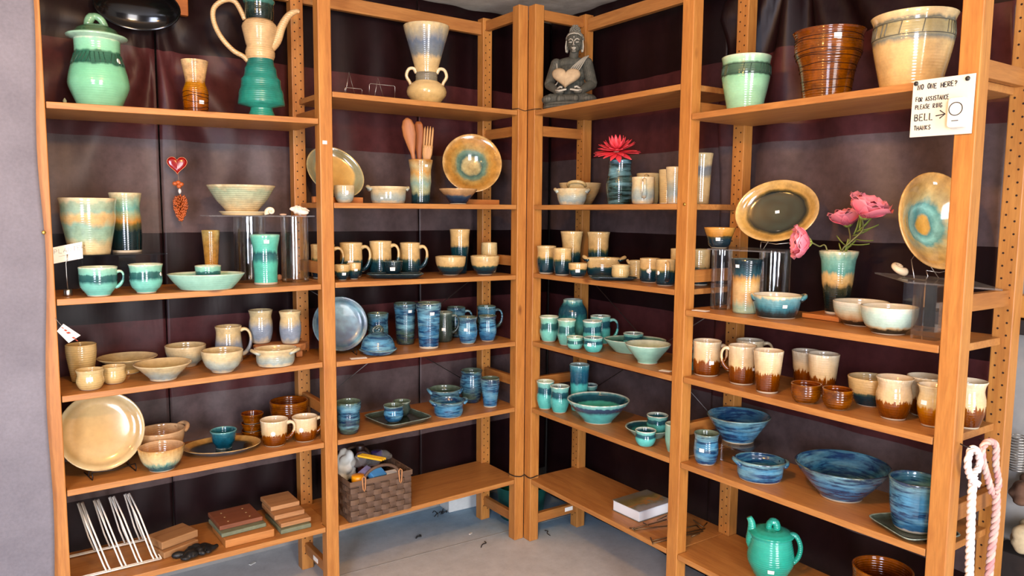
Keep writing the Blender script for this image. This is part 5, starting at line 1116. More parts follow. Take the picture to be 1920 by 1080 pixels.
P = on_shelf(3, 4, 1248, 696); o = MB().box((-.02, -.012, 0), (.02, .012, .001)).build('price_card', PAPER); o.location = P+Vector((0, 0, .0008)); o.rotation_euler = (0, 0, facing(P)-.5); tag(o, 'small white card at the shelf edge beside the pale aqua bowl', 'card')
zs = shz(4, 2, 1.25)
zs += .0012; s_a, s_b = px_s('R', 1520, .2, zs), px_s('R', 1589, .2, zs)
block('flat pine block under the pink flower vase', 'R', s_a, s_b, .155, .275, zs, zs+.014)
BZ = zs+.0148
fv = pot('pink_flower_vase', 'tall aqua, sand and black landscape vase holding pink flowers', 'vase', 4, 2, 1567, None, 470, 34, [(0, .56), (.2, .66), (.5, .80), (.85, .90), (.95, 1), (1, 1.02)], G['landscape'], base=riser_base(1567, .215, 'R', BZ))
pot('white_bowl', 'white and sand bowl with dark foot, left of the pair in front of the vase', 'bowl', 4, 2, 1612, None, 561, 49, [(0, .58), (.08, .62), (.3, .82), (.65, .96), (1, 1)], G['whitesand'], G['whitein'], d=.165)
pot('white_bowl', 'white and aqua bowl with dark foot, right of the pair in front of the vase', 'bowl', 4, 2, 1665, 629, 570, 50, [(0, .58), (.08, .62), (.3, .82), (.65, .96), (1, 1)], G['whiteaqua'], G['whitein'])
# square glass vases under an acrylic sheet on the right
ZH = height_for(column('R', 1700, .06, 1.3), 527)
def glass_square(label, x, d, w, rot=0.):
    P = column('R', x, d, 1.2); zs = shz(4, 2, min(1.69, sd('R', P)[0]))+.0006; H = ZH-zs-.0048; t = .005; mb = MB(); h = w/2
    ou = [(-h, -h), (h, -h), (h, h), (-h, h)]; inn = [(-h+t, -h+t), (h-t, -h+t), (h-t, h-t), (-h+t, h-t)]
    vs = [(x_, y_, 0) for x_, y_ in ou]+[(x_, y_, H) for x_, y_ in ou]+[(x_, y_, H) for x_, y_ in inn]+[(x_, y_, .02) for x_, y_ in inn]
    fs = [(3, 2, 1, 0)]+[(i, (i+1) % 4, (i+1) % 4+4, i+4) for i in range(4)]+[(i+4, (i+1) % 4+4, (i+1) % 4+8, i+8) for i in range(4)]+[(i+8, (i+1) % 4+8, (i+1) % 4+12, i+12) for i in range(4)]+[(12, 13, 14, 15)]
    o = mb.add(vs, fs).build('square_glass_vase', GLASS); o.location = (P.x, P.y, zs); o.rotation_euler = (0, 0, math.atan2(FR['R'][1].y, FR['R'][1].x)+rot); return tag(o, label, 'glass vase')
glass_square('square glass vase in front, holding up the sheet behind the bell post', 1745, .085, .060)
glass_square('square glass vase further back, holding up the sheet by the white bowl', 1722, .215, .055)
sheet('clear sheet on square glass vases at the right end', 'R', [(1703, .05), (1880, .05), (1815, .27), (1640, .27)], ZH, HAZY)
C = at_depth('R', 1727, 421, .15); R = 90*fdepth(C)/F
G['sunplate'] = glaze('amber_plate_aqua_eye', [(0, 'b98a44'), (.18, 'b58c48'), (.24, '4a7a74'), (.36, '7fb0a4'), (.46, '5f8e86'), (.54, 'b0a070'), (.7, 'ba9860'), (.92, 'b88c50'), (1, 'c9a066')], .1, (6, 6, 6), mottle=.2, radial=True, rings=0)
dish_up('amber_display_platter', 'big amber plate with aqua eye turned sideways on the right glass sheet', 'plate', C, R, DEEP, G['sunplate'], 46, 12, stk=[(.1, .80, .36, .05)])
b = riser_base(1740, .17, 'R', ZH); easel('plate_stand', 'thin wire stand holding the big amber plate', b, .08, .09, .07, STEEL, facing(b)+.8, .0012)
P = riser_base(1683, .20, 'R', ZH); shell_spiral('cream_shell', 'cream shell lying on the right glass sheet beside the amber plate', P+Vector((0, 0, .0006)), .019, .5, facing(P)+1., 'e2d2b0', 1.8, 2.0, .5)
# third shelf: dripped ware
DM = [(0, .82), (.08, .9), (.4, .96), (.8, .96), (1, 1.0)]
pot('dripped_mug', 'cream and brown mug with label, leftmost on the right third shelf', 'mug', 4, 3, 1324, 707, 635, 26.5, DM, G['drip'], G['dripin'], handles=[(-12, .84, .3, 13, 6)], stickers=[(.35, .42, 's', 9)])
pot('dripped_mug', 'cream and brown mug with its handle to the left', 'mug', 4, 3, 1390, 723, 644, 25.5, DM, G['drip'], G['dripin'], handles=[(172, .9, .35, 15, 6)], stickers=[(.85, .42, 's', 7)])
pot('dripped_mug', 'cream mug at the back with its handle to the right', 'mug', 4, 3, 1404, None, 634, 25, DM, G['drip'], G['dripin'], handles=[(-5, .9, .4, 17, 6)], d=.225)
DT = [(0, .72), (.1, .76), (.4, .84), (.8, .94), (1, 1.0)]
pot('dripped_tumbler', 'cream and brown tapered tumbler at the front of the right third shelf', 'tumbler', 4, 3, 1438, 739, 653, 27, DT, G['drip'], G['dripin'])
pot('dripped_tumbler', 'cream and brown tumbler, back left of the overlapping pair', 'tumbler', 4, 3, 1510, None, 654, 27, DT, G['drip'], G['dripin'], d=.235)
pot('dripped_tumbler', 'cream and brown tumbler, front right of the overlapping pair', 'tumbler', 4, 3, 1541, None, 659, 28, DT, G['drip'], G['dripin'], d=.17)
BC = [(0, .6), (.15, .82), (.5, .98), (1, 1)]
pot('brown_cup', 'small shiny brown handleless cup, left of two before the tumblers', 'cup', 4, 3, 1510, 758, 714, 27, BC, G['brown'], G['brownin'])
pot('brown_cup', 'small shiny brown handleless cup, right of two before the tumblers', 'cup', 4, 3, 1569, 770, 724, 27, BC, G['brown'], G['brownin'])
pot('dusk_bowl', 'wide grey-brown bowl with dark teal foot behind the bellied jar', 'bowl', 4, 3, 1630, 764, 700, 40, [(0, .56), (.12, .66), (.45, .88), (1, 1)], G['nightlo'], G['oatin'])
BJ = [(0, .66), (.12, .78), (.35, .94), (.6, .96), (.78, .86), (.9, .9), (1, 1.02)]
pot('dripped_jar', 'bellied cream and brown jar in full view left of the bell post', 'jar', 4, 3, 1674, 789, 702, 32, BJ, G['drip'], G['dripin'])
pot('dripped_jar', 'bellied cream and brown jar at the back, partly behind the bell post', 'jar', 4, 3, 1732, None, 700, 32, BJ, G['drip'], G['dripin'], d=.19)
pot('dripped_jar', 'smaller cream and amber jar with label, cut off by the bell post', 'jar', 4, 3, 1746, 802, 717, 27, BJ, glaze('amber_drip', [(0, FOOT), (.045, FOOT), (.06, '7a3a0c'), (.3, 'a0601c'), (.44, 'b07828'), (.5, 'dcc48c'), (1, 'e6d6ac')], .11, (46, 46, 2), .1), G['dripin'], stickers=[(-.55, .6, 's', 11)])
pot('dripped_jar', 'bellied cream and brown jar seen right of the bell post', 'jar', 4, 3, 1812, None, 709, 30, BJ, G['drip'], G['dripin'], d=.165)
# fourth shelf: blue ware
zs4 = shz(4, 4, 1.05)+.001; ZB = zs4+.062
riser('acrylic_stand', 'small clear acrylic stand under the flared blue bowl', 4, 4, [(1325, .12), (1405, .12), (1432, .26), (1352, .26)], ZB, [(1372, .13, .085, .004), (1392, .25, .085, .004)])
pot('flared_blue_bowl', 'flared streaked blue bowl raised on the clear acrylic stand', 'bowl', 4, 4, 1383, None, 764, 58, [(0, .5), (.08, .52), (.5, .74), (1, 1)], G['blue'], G['bluein'], base=riser_base(1383, .19, 'R', ZB))
pot('blue_beaker', 'streaked blue beaker with label at the left end of the right fourth shelf', 'beaker', 4, 4, 1323, 874, 806, 23, [(0, .72), (.12, .86), (.4, .98), (.7, .94), (.85, .92), (1, 1.02)], G['blue'], G['olivein'], stickers=[(-.35, .52, 's', 9)])
pot('blue_casserole', 'streaked blue eared casserole at the front of the right fourth shelf', 'casserole', 4, 4, 1424, 910, 850, 46, [(0, .82), (.2, .88), (.7, .92), (.9, 1), (1, 1.0)], G['blue'], G['bluein'], lugs=[(-12, .85, 8, 8), (165, .85, 8, 8)], oval=.85)
pot('large_blue_bowl', 'largest flared streaked blue bowl with dipped rim, right fourth shelf', 'bowl', 4, 4, 1577, 943, 846, 85, [(0, .45), (.06, .46), (.4, .68), (.8, .91), (1, 1)], G['blue'], G['bluein'], wob=.016, th=.006)
sq4 = square_dish('square_saucer', 'square olive saucer under the deep blue pot by the bell post', 'saucer', 4, 4, 1712, 1012, 60, .014, G['slate'], G['slate'], 40)
pot('deep_blue_pot', 'deep streaked blue plant pot on the square saucer beside the bell post', 'pot', 4, 4, 1712, None, 884, 45, [(0, .74), (.1, .82), (.4, .93), (.85, .98), (.92, 1), (1, 1.03)], G['blue'], G['bluein'], base=inside(sq4, 1712, .0))
# bottom shelf
def teapot(i):
    k, H, t = i['k'], i['H'], i['t']
    lid = MB().lathe([(0, H+.0008), (34*k, H+.0008), (39.5*k, H+2*k), (41*k, H+5*k), (39.5*k, H+7*k), (27*k, H+12*k), (20*k, H+14*k), (14*k, H+12*k), (6*k, H+14*k), (0, H+15*k)], 40).build('lid', G['teapot'], t)
    p = bez((-5*k, 0, H+12*k), (-9*k, 0, H+31*k), (13*k, 0, H+33*k), (8*k, 0, H+12*k), 12); MB().sweep(p, [6*k]*5+[7*k]*8, 10, flat=1.3).build('knob', G['teapot'], lid)
    s = smooth_path([Vector(q)*k for q in ((-26, 0, 46), (-35, 0, 62), (-35, 0, 82), (-36, 0, 98), (-41, 0, 108))], 5); n = len(s)
    MB().sweep(s, [(12-7*j/(n-1))*k for j in range(n)], 12).build('spout', G['teapot'], t)
    h = smooth_path([Vector(q)*k for q in ((30, 0, 78), (35, 0, 86), (44, 0, 83), (51, 0, 66), (49, 0, 47), (41, 0, 34), (32, 0, 28))], 5)
    MB().sweep(h, [4.6*k]*len(h), 10, flat=1.4).build('handle', G['teapot'], t)
pot('teapot', 'glossy jade green teapot with loop knob on the bottom right shelf', 'teapot', 4, 5, 1443, 1092, 990, 42, [(0, .64), (.1, .74), (.35, .97), (.5, 1.0), (.7, .95), (.9, .87), (1, .84)], G['teapot'], stickers=[(.05, .32, 's', 11)], parts=teapot)
pot('brown_basin', 'large glossy brown basin cut off by the lower picture edge', 'bowl', 4, 5, 1649, None, 1044, 52, [(0, .66), (.3, .86), (1, 1)], G['brown'], G['brownin'], d=.17)
# ================================================================== seated stone figure on the top shelf
P = centre(3, 1, 1067, None, .098, 40); k = fdepth(P)/F; t = thing('buddha_statue', 'dark grey stone seated meditating figure with curled hair on the top shelf', 'statue', P+Vector((0, 0, .0006)), facing(P)-.12)
def stone():
    m, nt, b = newmat('weathered_stone'); x = NT(nt); tc = x.n('TexCoord'); o = tc.outputs['Object']
    g = x.n('NewGeometry'); f = x.noise(o, 45, 5, .7); c = x.ramp(f, [(.3, '262822'), (.55, '38392f'), (.75, '5a584a')])
    e = x.ramp(g.outputs['Pointiness'], [(.50, (0, 0, 0, 1)), (.57, (.75, .75, .75, 1))]); c = x.mix(e, c, 'a8a290')
    x.l(c, b.inputs['Base Color']); b.inputs['Roughness'].default_value = .8; x.l(x.bump(f, .4, .002), b.inputs['Normal']); return m
STONE = stone(); PALE = plain('pale_stone_wash', 'b4ae9c', .8, 0, .4, .15)
def V(x, y, z): return Vector((x, y, z))*k
mb = MB()
def E(c, r, M=None): mb.ball(V(*c), V(*r), M=M, nu=20, nv=14)
def CAP(a, b, ra, rb, n=15):
    a, b = Vector(a), Vector(b)
    for i in range(n):
        q = i/(n-1); r = ra+(rb-ra)*q; E(tuple(a.lerp(b, q)), (r, r, r))
mb.lathe([(0, 0), (47*k, 0), (49*k, 3*k), (48*k, 9*k), (45*k, 11*k), (0, 11*k)], 40, .72)
E((0, 2, 17), (48, 32, 10)); E((-34, -6, 17), (17, 22, 10)); E((34, -6, 17), (18, 22, 10)); CAP((-32, -18, 18), (14, -27, 16), 9, 7); CAP((32, -18, 18), (-14, -25, 16), 9, 7)
E((2, 8, 42), (27, 18, 30)); E((2, 7, 66), (27, 17, 28)); E((3, 6, 84), (31, 14, 13)); CAP((-26, 6, 84), (-38, 2, 48), 11, 9.5); CAP((31, 6, 84), (41, 2, 48), 11.5, 10.5)
CAP((-38, 2, 46), (-20, -22, 30), 9, 6); CAP((41, 2, 46), (24, -22, 30), 10, 6.5); E((-15, -27, 29), (8, 7, 5)); E((19, -27, 29), (8, 7, 5))
CAP((6, 4, 92), (8, 3, 106), 9, 8.5); E((8.5, 2, 121), (14, 15, 18)); E((8.5, -3, 112), (9.5, 10, 9)); E((8.5, 3, 127), (15, 16, 14)); E((8.5, 4, 142), (9, 9, 8)); E((8.5, 4, 149), (5.5, 5.5, 5))
E((8.5, -14, 118), (2.0, 3.6, 6)); E((8.5, -15.2, 114.6), (3.0, 2.8, 2.2)); E((8.5, -12.3, 109.2), (4.6, 2.2, 1.7)); E((8.5, -11, 104.5), (4.2, 3, 3))
for s in (-1, 1):
    E((8.5+s*14.2, 2, 116), (2.2, 4, 10)); E((8.5+s*14, 1, 107), (2.6, 3.4, 4))
    mb.sweep([V(8.5+s*2.4, -14.2, 123.5), V(8.5+s*6, -13.4, 125.2), V(8.5+s*10, -10.2, 123.2)], .9*k, 6)
    E((8.5+s*6.2, -12.2, 120.4), (3.3, 2, 1.7))
remesh('body', mb, .0016, STONE, t, smooth=3)
mb = MB()
for i in range(170):
    u = i/170; z = .02+.98*u; a = i*2.39996; r = math.sqrt(max(0, 1-z*z))
    x, y, zz = 15.6*r*math.cos(a), 16.6*r*math.sin(a), 14.6*z
    if y < -2 and zz < 9.5-abs(x)*.10: continue
    mb.ball(V(8.5+x, 3+y, 127+zz), 2.1*k, nu=7, nv=5)
for i in range(46):
    u = i/46; z = -.2+1.2*u; a = i*2.39996; r = math.sqrt(max(0, 1-z*z)); mb.ball(V(8.5+9.2*r*math.cos(a), 4+9.2*r*math.sin(a), 143+8.4*z), 2.0*k, nu=7, nv=5)
for a in range(7): mb.ball(V(8.5+4.4*math.cos(a*.9), 4+4.4*math.sin(a*.9), 152.5), 1.7*k, nu=7, nv=5)
h = mb.build('hair_curls', plain('hair_stone', '6a685c', .8, 0, .4, .4), t); h['kind'] = 'stuff'
mb = MB()
for s in (-1, 1):
    mb.sweep([V(8.5+s*2.0, -16.0, 121), V(8.5+s*2.6, -15.0, 124.4), V(8.5+s*6.2, -14.2, 126.2), V(8.5+s*10.3, -10.8, 124.2)], .75*k, 6)
    mb.sweep([V(8.5+s*3, -14.2, 119.6), V(8.5+s*6.2, -14.0, 118.8), V(8.5+s*9.5, -11.6, 119.8)], .6*k, 6)
    mb.sweep([V(8.5+s*15.2, -2, 125), V(8.5+s*16.6, -1.5, 114), V(8.5+s*15.6, -1.5, 104.5), V(8.5+s*13.2, -3.5, 106)], 1.0*k, 6)
mb.sweep([V(8.5-14, -7.5, 131), V(8.5-8, -12.6, 134.4), V(8.5, -14.2, 135.6), V(8.5+8, -12.6, 134.4), V(8.5+14, -7.5, 131)], .8*k, 6)
mb.sweep([V(4.3, -13.6, 109.7), V(8.5, -15, 110.3), V(12.7, -13.6, 109.7)], .8*k, 6); mb.sweep([V(5.5, -13.4, 107.6), V(8.5, -14.4, 107), V(11.5, -13.4, 107.6)], .8*k, 6)
mb.sweep([V(8.5, -15.6, 122), V(8.5, -18.3, 117), V(8.5, -18.0, 114.5)], .7*k, 6); mb.ball(V(8.5, -13.6, 129), 1.1*k, nu=8, nv=6)
mb.build('face_lines', PALE, t)
for j in range(5):
    o_ = 3.4*j
    MB().sweep(smooth_path([V(35-o_*.6, -2, 97-o_*.2), V(29-o_, -9, 88-o_*.3), V(20-o_*1.2, -12.5, 72), V(8-o_, -12, 58-o_*.2)], 4), 1.25*k, 6).build('robe_fold', STONE, t)
MB().sweep(smooth_path([V(-24, -4, 84), V(-22, -9, 68), V(-20, -12, 50), V(-27, -14, 40)], 4), 1.4*k, 6).build('robe_fold', STONE, t)
for s in (-1, 1):
    for j in range(4): MB().sweep([V(2+s*(24-3.2*j), -29-j*.7, 31-j*.6), V(2+s*(17-3*j), -33.5-j*.3, 29.5+.6*j), V(2+s*(11-2.6*j), -35, 30+.5*j)], 1.7*k, 7).build('finger', PALE, t)
    MB().sweep([V(2+s*21, -27, 34), V(2+s*15, -31, 37), V(2+s*11, -33, 35.5)], 1.8*k, 7).build('thumb', PALE, t)
Q = P+Matrix.Rotation(facing(P)-.12, 3, 'Z') @ V(-2, -38, 54)
ol = heart_outline(26*k, 19*k, 44); hm = solid_outline(ol, -.006, .006, .014)
o = hm.build('stone_heart', plain('sandstone', 'ad9674', .85, 0, .3, .2)); o.location = Q+Vector((0, 0, -.001)); o.rotation_euler = (-.22, .05, facing(P)-.12)
tag(o, 'smooth beige stone heart resting in the lap of the seated stone figure', 'stone heart')

# ================================================================== flowers
def petal_mesh(L, Wd, curl, cup, tip=.35, n=6, ruffle=0.):
    vs = []
    for i in range(n+1):
        u = i/n; w = Wd*math.sin(PI*(.12+.80*u))**.7*(1-(1-tip)*max(0, u-.75)/.25)
        z = curl*L*u*u
        for q in (-1, -.33, .33, 1): vs.append((q*w/2, L*u, z+cup*Wd*q*q+ruffle*math.sin(9*q+7*u)*u))
    k_ = len(vs); vs += [(x, y, z-.0006) for x, y, z in vs]; fs = []
    for i in range(n):
        for j in range(3):
            a = i*4+j; fs.append((a, a+1, a+5, a+4)); fs.append((k_+a+4, k_+a+5, k_+a+1, k_+a))
    for i in range(n): fs += [(i*4, i*4+4, k_+i*4+4, k_+i*4), (i*4+3, k_+i*4+3, k_+i*4+7, i*4+7)]
    for j in range(3): fs += [(j, k_+j, k_+j+1, j+1), (n*4+j, n*4+j+1, k_+n*4+j+1, k_+n*4+j)]
    me = MB().add(vs, fs, 0, True).mesh('petal'); return me
def petal_mat(name, a, b):
    m, nt, bs = newmat(name); x = NT(nt); tc = x.n('TexCoord'); sp = x.n('SeparateXYZ'); x.l(tc.outputs['Generated'], sp.inputs[0])
    x.l(x.ramp(sp.outputs[1], [(0, a), (1, b)]), bs.inputs['Base Color']); bs.inputs['Roughness'].default_value = .55; bs.inputs['Transmission Weight'].default_value = 0.
    bs.inputs['Subsurface Weight'].default_value = .1; bs.inputs['Subsurface Radius'].default_value = (.01, .004, .004); return m
k = gv['k']; rim = gv['P']+Vector((0, 0, gv['H'])); hd = Vector((rim.x, rim.y, height_for(rim, 284)))+Vector((RT.x, RT.y, 0)).normalized()*(-6*k)
t = thing('gerbera', 'red-pink gerbera flower head in the streaked slate vase', 'flower', hd, facing(hd)); ax = Matrix.Rotation(-.12, 4, 'Y') @ Matrix.Rotation(.36, 4, 'X')
GM = petal_mat('gerbera_petal', 'c4141c', 'f0505c'); rr = random.Random(12)
p1 = petal_mesh(41*k, 11*k, -.04, .06); p1.materials.append(GM); p2 = petal_mesh(33*k, 10*k, .12, .06); p2.materials.append(GM); p3 = petal_mesh(23*k, 8*k, .45, .08); p3.materials.append(GM)
for me, n, lift, up in ((p1, 22, 0, -.02), (p2, 18, 2, .22), (p3, 12, 4, .5)):
    for i in range(n):
        o = bpy.data.objects.new('petal', me); COL.objects.link(o); o.parent = t
        o.matrix_basis = ax @ Matrix.Translation((0, 0, lift*k)) @ Matrix.Rotation(2*PI*i/n+rr.uniform(-.08, .08), 4, 'Z') @ Matrix.Rotation(up+rr.uniform(-.16, .16), 4, 'X') @ Matrix.Translation((0, 3*k, 0))
o = MB().ball((0, 0, 4*k), (6*k, 6*k, 4*k)).build('flower_centre', plain('gerbera_eye', 'c01828', .7, 0, .4, .3), t); o.matrix_basis = ax
MB().sweep(smooth_path([(0, 0, -1*k), (2*k, 0, -14*k), (5*k, 0, -40*k), (3*k, 0, gv['P'].z-hd.z+.02)], 4), [2.6*k]*13, 8).build('stem', plain('green_stem', '54703a', .6), t)
MB().lathe([(0, -10*k), (4*k, -9*k), (6*k, -4*k), (8*k, -.5*k), (0, 0)], 14).build('calyx', plain('pale_calyx', 'c88a74', .6), t)
# pink poppies
PM = petal_mat('poppy_petal', 'c9586a', 'ef8f9c'); LEAF = plain('leaf_green', '7f8a3c', .6, 0, .4, .25); SEP = plain('sepal_green', '93a04a', .6, 0, .4, .25)
k = fv['k']; rim = fv['P']+Vector((0, 0, fv['H'])); rd = Vector((RT.x, RT.y, 0)).normalized()
def poppy(label, px, py, size, axis, stem, off=0., leaves=()):
    D = column('R', px, sd('R', rim)[1]+off, 1.4); base = Vector((D.x, D.y, height_for(D, py))); v = vdir(base); up = Vector((0, 0, 1)); right = Vector((v.y, -v.x, 0))
    a = (right*axis[0]+up*axis[1]-v*axis[2]).normalized(); t = thing('poppy', label, 'flower', base, 0)
    q = a.to_track_quat('Z', 'Y').to_matrix().to_4x4(); L = size*k
    m1 = petal_mesh(L, L*1.2, .05, .14, .9, 8, L*.045); m1.materials.append(PM); rr = random.Random(int(px))
    for ring, n, tl in ((0, 6, .62), (1, 5, .95)):
        for i in range(n):
            o = bpy.data.objects.new('petal', m1); COL.objects.link(o); o.parent = t
            o.matrix_basis = q @ Matrix.Rotation(2*PI*i/n+ring*.6+rr.uniform(-.1, .1), 4, 'Z') @ Matrix.Rotation(tl+rr.uniform(-.08, .08), 4, 'X') @ Matrix.Translation((0, L*.05, 0)) @ Matrix.Scale(1-.12*ring, 4)
    sp = petal_mesh(L*.55, L*.5, .3, .15, .4, 5); sp.materials.append(SEP)
    for i in range(5):
        o = bpy.data.objects.new('sepal', sp); COL.objects.link(o); o.parent = t; o.matrix_basis = q @ Matrix.Translation((0, 0, -L*.05)) @ Matrix.Rotation(2*PI*i/5, 4, 'Z') @ Matrix.Rotation(.72, 4, 'X')
    pts = [base-a*L*.03]+[(lambda E_: Vector((E_.x, E_.y, height_for(E_, y))))(column('R', x, sd('R', rim)[1]+off*.3, 1.3)) for x, y in stem]+[fv['P']+Vector((0, 0, .02))+rd*(.009*(off/.07))+Vector((0, 0, .0))]
    MB().sweep(smooth_path([p-base for p in pts], 5), .0021, 7).build('stem', plain('stem_olive', '7a7c4a', .6), t)
    lf = petal_mesh(28*k, 13*k, .25, .12, .1, 6); lf.materials.append(LEAF)
    for (x, y, an, el, sc) in leaves:
        E_ = column('R', x, sd('R', rim)[1]-.005, 1.3); pos = Vector((E_.x, E_.y, height_for(E_, y)))
        o = bpy.data.objects.new('leaf', lf); COL.objects.link(o); o.parent = t
        dr = (right*math.cos(an)*math.cos(el)+up*math.sin(an)-v*.35*math.sin(el)).normalized()
        qq = dr.to_track_quat('Y', 'Z').to_matrix().to_4x4(); o.matrix_basis = Matrix.Translation(pos-base) @ qq @ Matrix.Scale(sc, 4)
    return t
poppy('pink poppy flower drooping left over the rim of the landscape vase', 1523, 455, 40, (-.95, .02, .2), [(1535, 462), (1550, 469)], -.12)
poppy('pink poppy flower at the back, left of the upright pair', 1591, 425, 42, (-.2, 1, .05), [(1592, 450), (1578, 477)], .075)
poppy('larger pink poppy flower leaning right with leafy stem', 1617, 410, 48, (.36, .93, .2), [(1614, 432), (1592, 455), (1576, 478)], -.06,
      leaves=[(1597, 443, .2, .3, 1.2), (1600, 440, 1.1, .2, 1.2), (1605, 436, .6, .4, 1.3), (1600, 448, -.3, .5, 1.1), (1610, 430, 1.3, .3, 1.0), (1585, 462, 2.6, .5, .9), (1583, 470, .5, .6, 1.0), (1590, 458, -.2, .4, 1.2), (1580, 478, 2.2, .4, .8), (1586, 474, 1.2, .5, .9), (1608, 434, .1, .6, 1.2)])

# ================================================================== wire dish rack on the bottom left shelf
A = on_shelf(1, 5, 297, 1052); B = on_shelf(1, 5, 268, 1016); z0 = shz(1, 5, 1.4)+.0035
a_s, a_d = sd('L', A); b_s, b_d = sd('L', B); DD = max(.15, b_d-a_d); LN = .046
t = thing('dish_rack', 'white coated wire dish rack with tall slanted loops, bottom left shelf', 'dish rack', W3('L', a_s+.08, a_d+DD/2, z0-.003)); c0 = t.location.copy()
def wl(pts, r=.0027): return MB().sweep([W3('L', s, d, z)-c0 for s, d, z in pts], r, 7).build('wire', WHITEW, t)
HT = height_for(W3('L', a_s+.055, a_d+DD*.75, .3), 927)-z0
NL = int((1.69-a_s)/LN)
for i in range(NL+1):
    s = a_s+LN*i
    if s+.07 > 1.695: break
    for w_ in (0, .011):
        wl([(s+w_, a_d, z0), (s+.008+w_, a_d+.01, z0+.022), (s+.047+w_, a_d+.014, z0+HT*.84), (s+.055+w_, a_d+DD*.80, z0+HT), (s+.057+w_, a_d+DD*.92, z0+HT*.96), (s+.03+w_, a_d+DD*.97, z0+.06), (s+.012+w_, a_d+DD, z0)])
for d in (a_d-.004, a_d+.006, a_d+DD-.006, a_d+DD+.004): wl([(a_s-.008, d, z0+.004), (min(1.69, a_s+LN*(NL+.4)), d, z0+.004)], .0024)
wl([(a_s-.008, a_d-.004, z0+.004), (a_s-.008, a_d+DD+.004, z0+.004)], .0024)
# wooden boards and blocks beside it
def plank(label, bay, sh, px, py, L, D, T, rot, lift, mat, name='wood_block', holes=0):
    Q = on_shelf(bay, sh, px, py, lift); run = BAY[bay][0]; zz = shz(bay, sh, sd(run, Q)[0])+lift; U = FR[run][1]
    rz = math.atan2(-U.y, -U.x)+rot          # local +x runs to the right along the shelf, local +y into depth
    t_ = bevel(MB().box((0, 0, 0), (L, D, T)).build(name, mat), .003); t_.location = (Q.x, Q.y, zz+.0006); t_.rotation_euler = (0, 0, rz); tag(t_, label, 'wood block')
    for h in range(holes):
        MB().lathe([(0, -.001), (.004, -.001), (.004, .0006), (0, .0006)], 10).build('screw_hole', plain('brass_screw', 'b99a6a', .4, .5), t_).location = (L*(.25+.5*(h % 2)), D*(.2+.28*(h//2)), T)
    return t_
WB1 = wood('red_brown_block', '6e3c22', '865034', 'X', .6, knots=False); WB2 = wood('pale_block', '98683e', 'b88a5a', 'X', .6, knots=False); WB3 = wood('orange_block', 'a86830', 'c08444', 'X', .5, knots=False)
GR = plain('grey_green_board', '6a7058', .7, 0, .4, .2); WB4 = wood('old_block', '8a6038', 'a87e50', 'X', .7, knots=False)
plank('orange wooden board lying at the bottom front of the block pile', 1, 5, 423, 1029, .168, .175, .028, 0, 0, WB3)
plank('grey-green slab resting on the orange board', 1, 5, 416, 1009, .155, .155, .014, .04, .0295, GR)
plank('red-brown wooden block with screw dots on top of the grey-green slab', 1, 5, 412, 996, .15, .15, .016, .02, .0445, WB1, holes=6)
plank('grey slab under the pale blocks beside the post', 1, 5, 527, 1003, .112, .18, .016, 0, 0, GR)
plank('pale rough board lying on the grey slab beside the post', 1, 5, 527, 991, .112, .185, .016, 0, .0175, WB2)
plank('pale wooden block in the middle of the stack beside the post', 1, 5, 515, 977, .112, .15, .018, .0, .0345, WB2)
plank('topmost pale square block of the stack beside the post', 1, 5, 508, 960, .108, .125, .017, .0, .0535, WB2)
plank('lower of two old wooden blocks beside the dish rack', 1, 5, 308, 1049, .125, .095, .022, .34, 0, WB4)
plank('upper of two old wooden blocks beside the dish rack', 1, 5, 304, 1032, .13, .098, .026, .32, .0235, WB4)
P = on_shelf(1, 5, 362, 1047); zz = shz(1, 5, sd('L', P)[0]); mb = MB(); rr = random.Random(3)
for i in range(34):
    a = rr.uniform(-.05, .055); mb.ball((a, rr.uniform(-.02, .028), .008+rr.uniform(0, .016)*(1-abs(a)/.07)), (rr.uniform(.012, .022), rr.uniform(.010, .018), rr.uniform(.006, .012)), M=Matrix.Rotation(rr.uniform(0, 3), 3, 'Z') @ Matrix.Rotation(rr.uniform(-.5, .5), 3, 'X'), nu=10, nv=7)
mb.sweep([(.03, -.02, .012), (.055, -.015, .014), (.07, -.005, .012)], [.009, .008, .008], 8)
o = remesh('work_glove', mb, .0028, plain('black_rubber', '17191a', .45, 0, .5, .3), smooth=2); lo = min(v.co.z for v in o.data.vertices); o.location = (P.x+.014, P.y+.016, zz-lo+.0006); o.rotation_euler = (0, 0, facing(P)+.45); tag(o, 'crumpled black glove lying before the old wooden blocks', 'glove')

# ================================================================== woven basket full of craft clutter
A = on_shelf(2, 6, 660, 984); B = on_shelf(2, 6, 769, 951); sA, dA = sd('L', A); sB, dB = sd('L', B); d0 = (dA+dB)/2; L = sA-sB; zs = shz(2, 6, (sA+sB)/2)
D_ = min(.285-d0, .26); HB = height_for(W3('L', sB, d0, .4), 882)-zs
c0 = W3('L', (sA+sB)/2, d0+D_/2, zs+.0008); t = thing('woven_basket', 'brown woven splint basket with arched handles on the bottom shelf', 'basket', c0); BK = wood('basket_splint', '4e3a2c', '71563f', 'X', .7, .6, False); BK2 = wood('basket_stake', '463428', '664c38', 'Z', .7, .6, False)
NR, NF, NS = 7, 8, 6; hr = HB/NR
def rect_path(inset, nper):
    hs, hd = L/2-inset, D_/2-inset; P_ = []
    cs = [(-hs, -hd), (hs, -hd), (hs, hd), (-hs, hd)]
    for i in range(4):
        a, b = cs[i], cs[(i+1) % 4]; n = nper[i % 2]
        for j in range(n): u = j/n; P_.append((a[0]+(b[0]-a[0])*u, a[1]+(b[1]-a[1])*u, i, (j+.0)/n))
    return P_
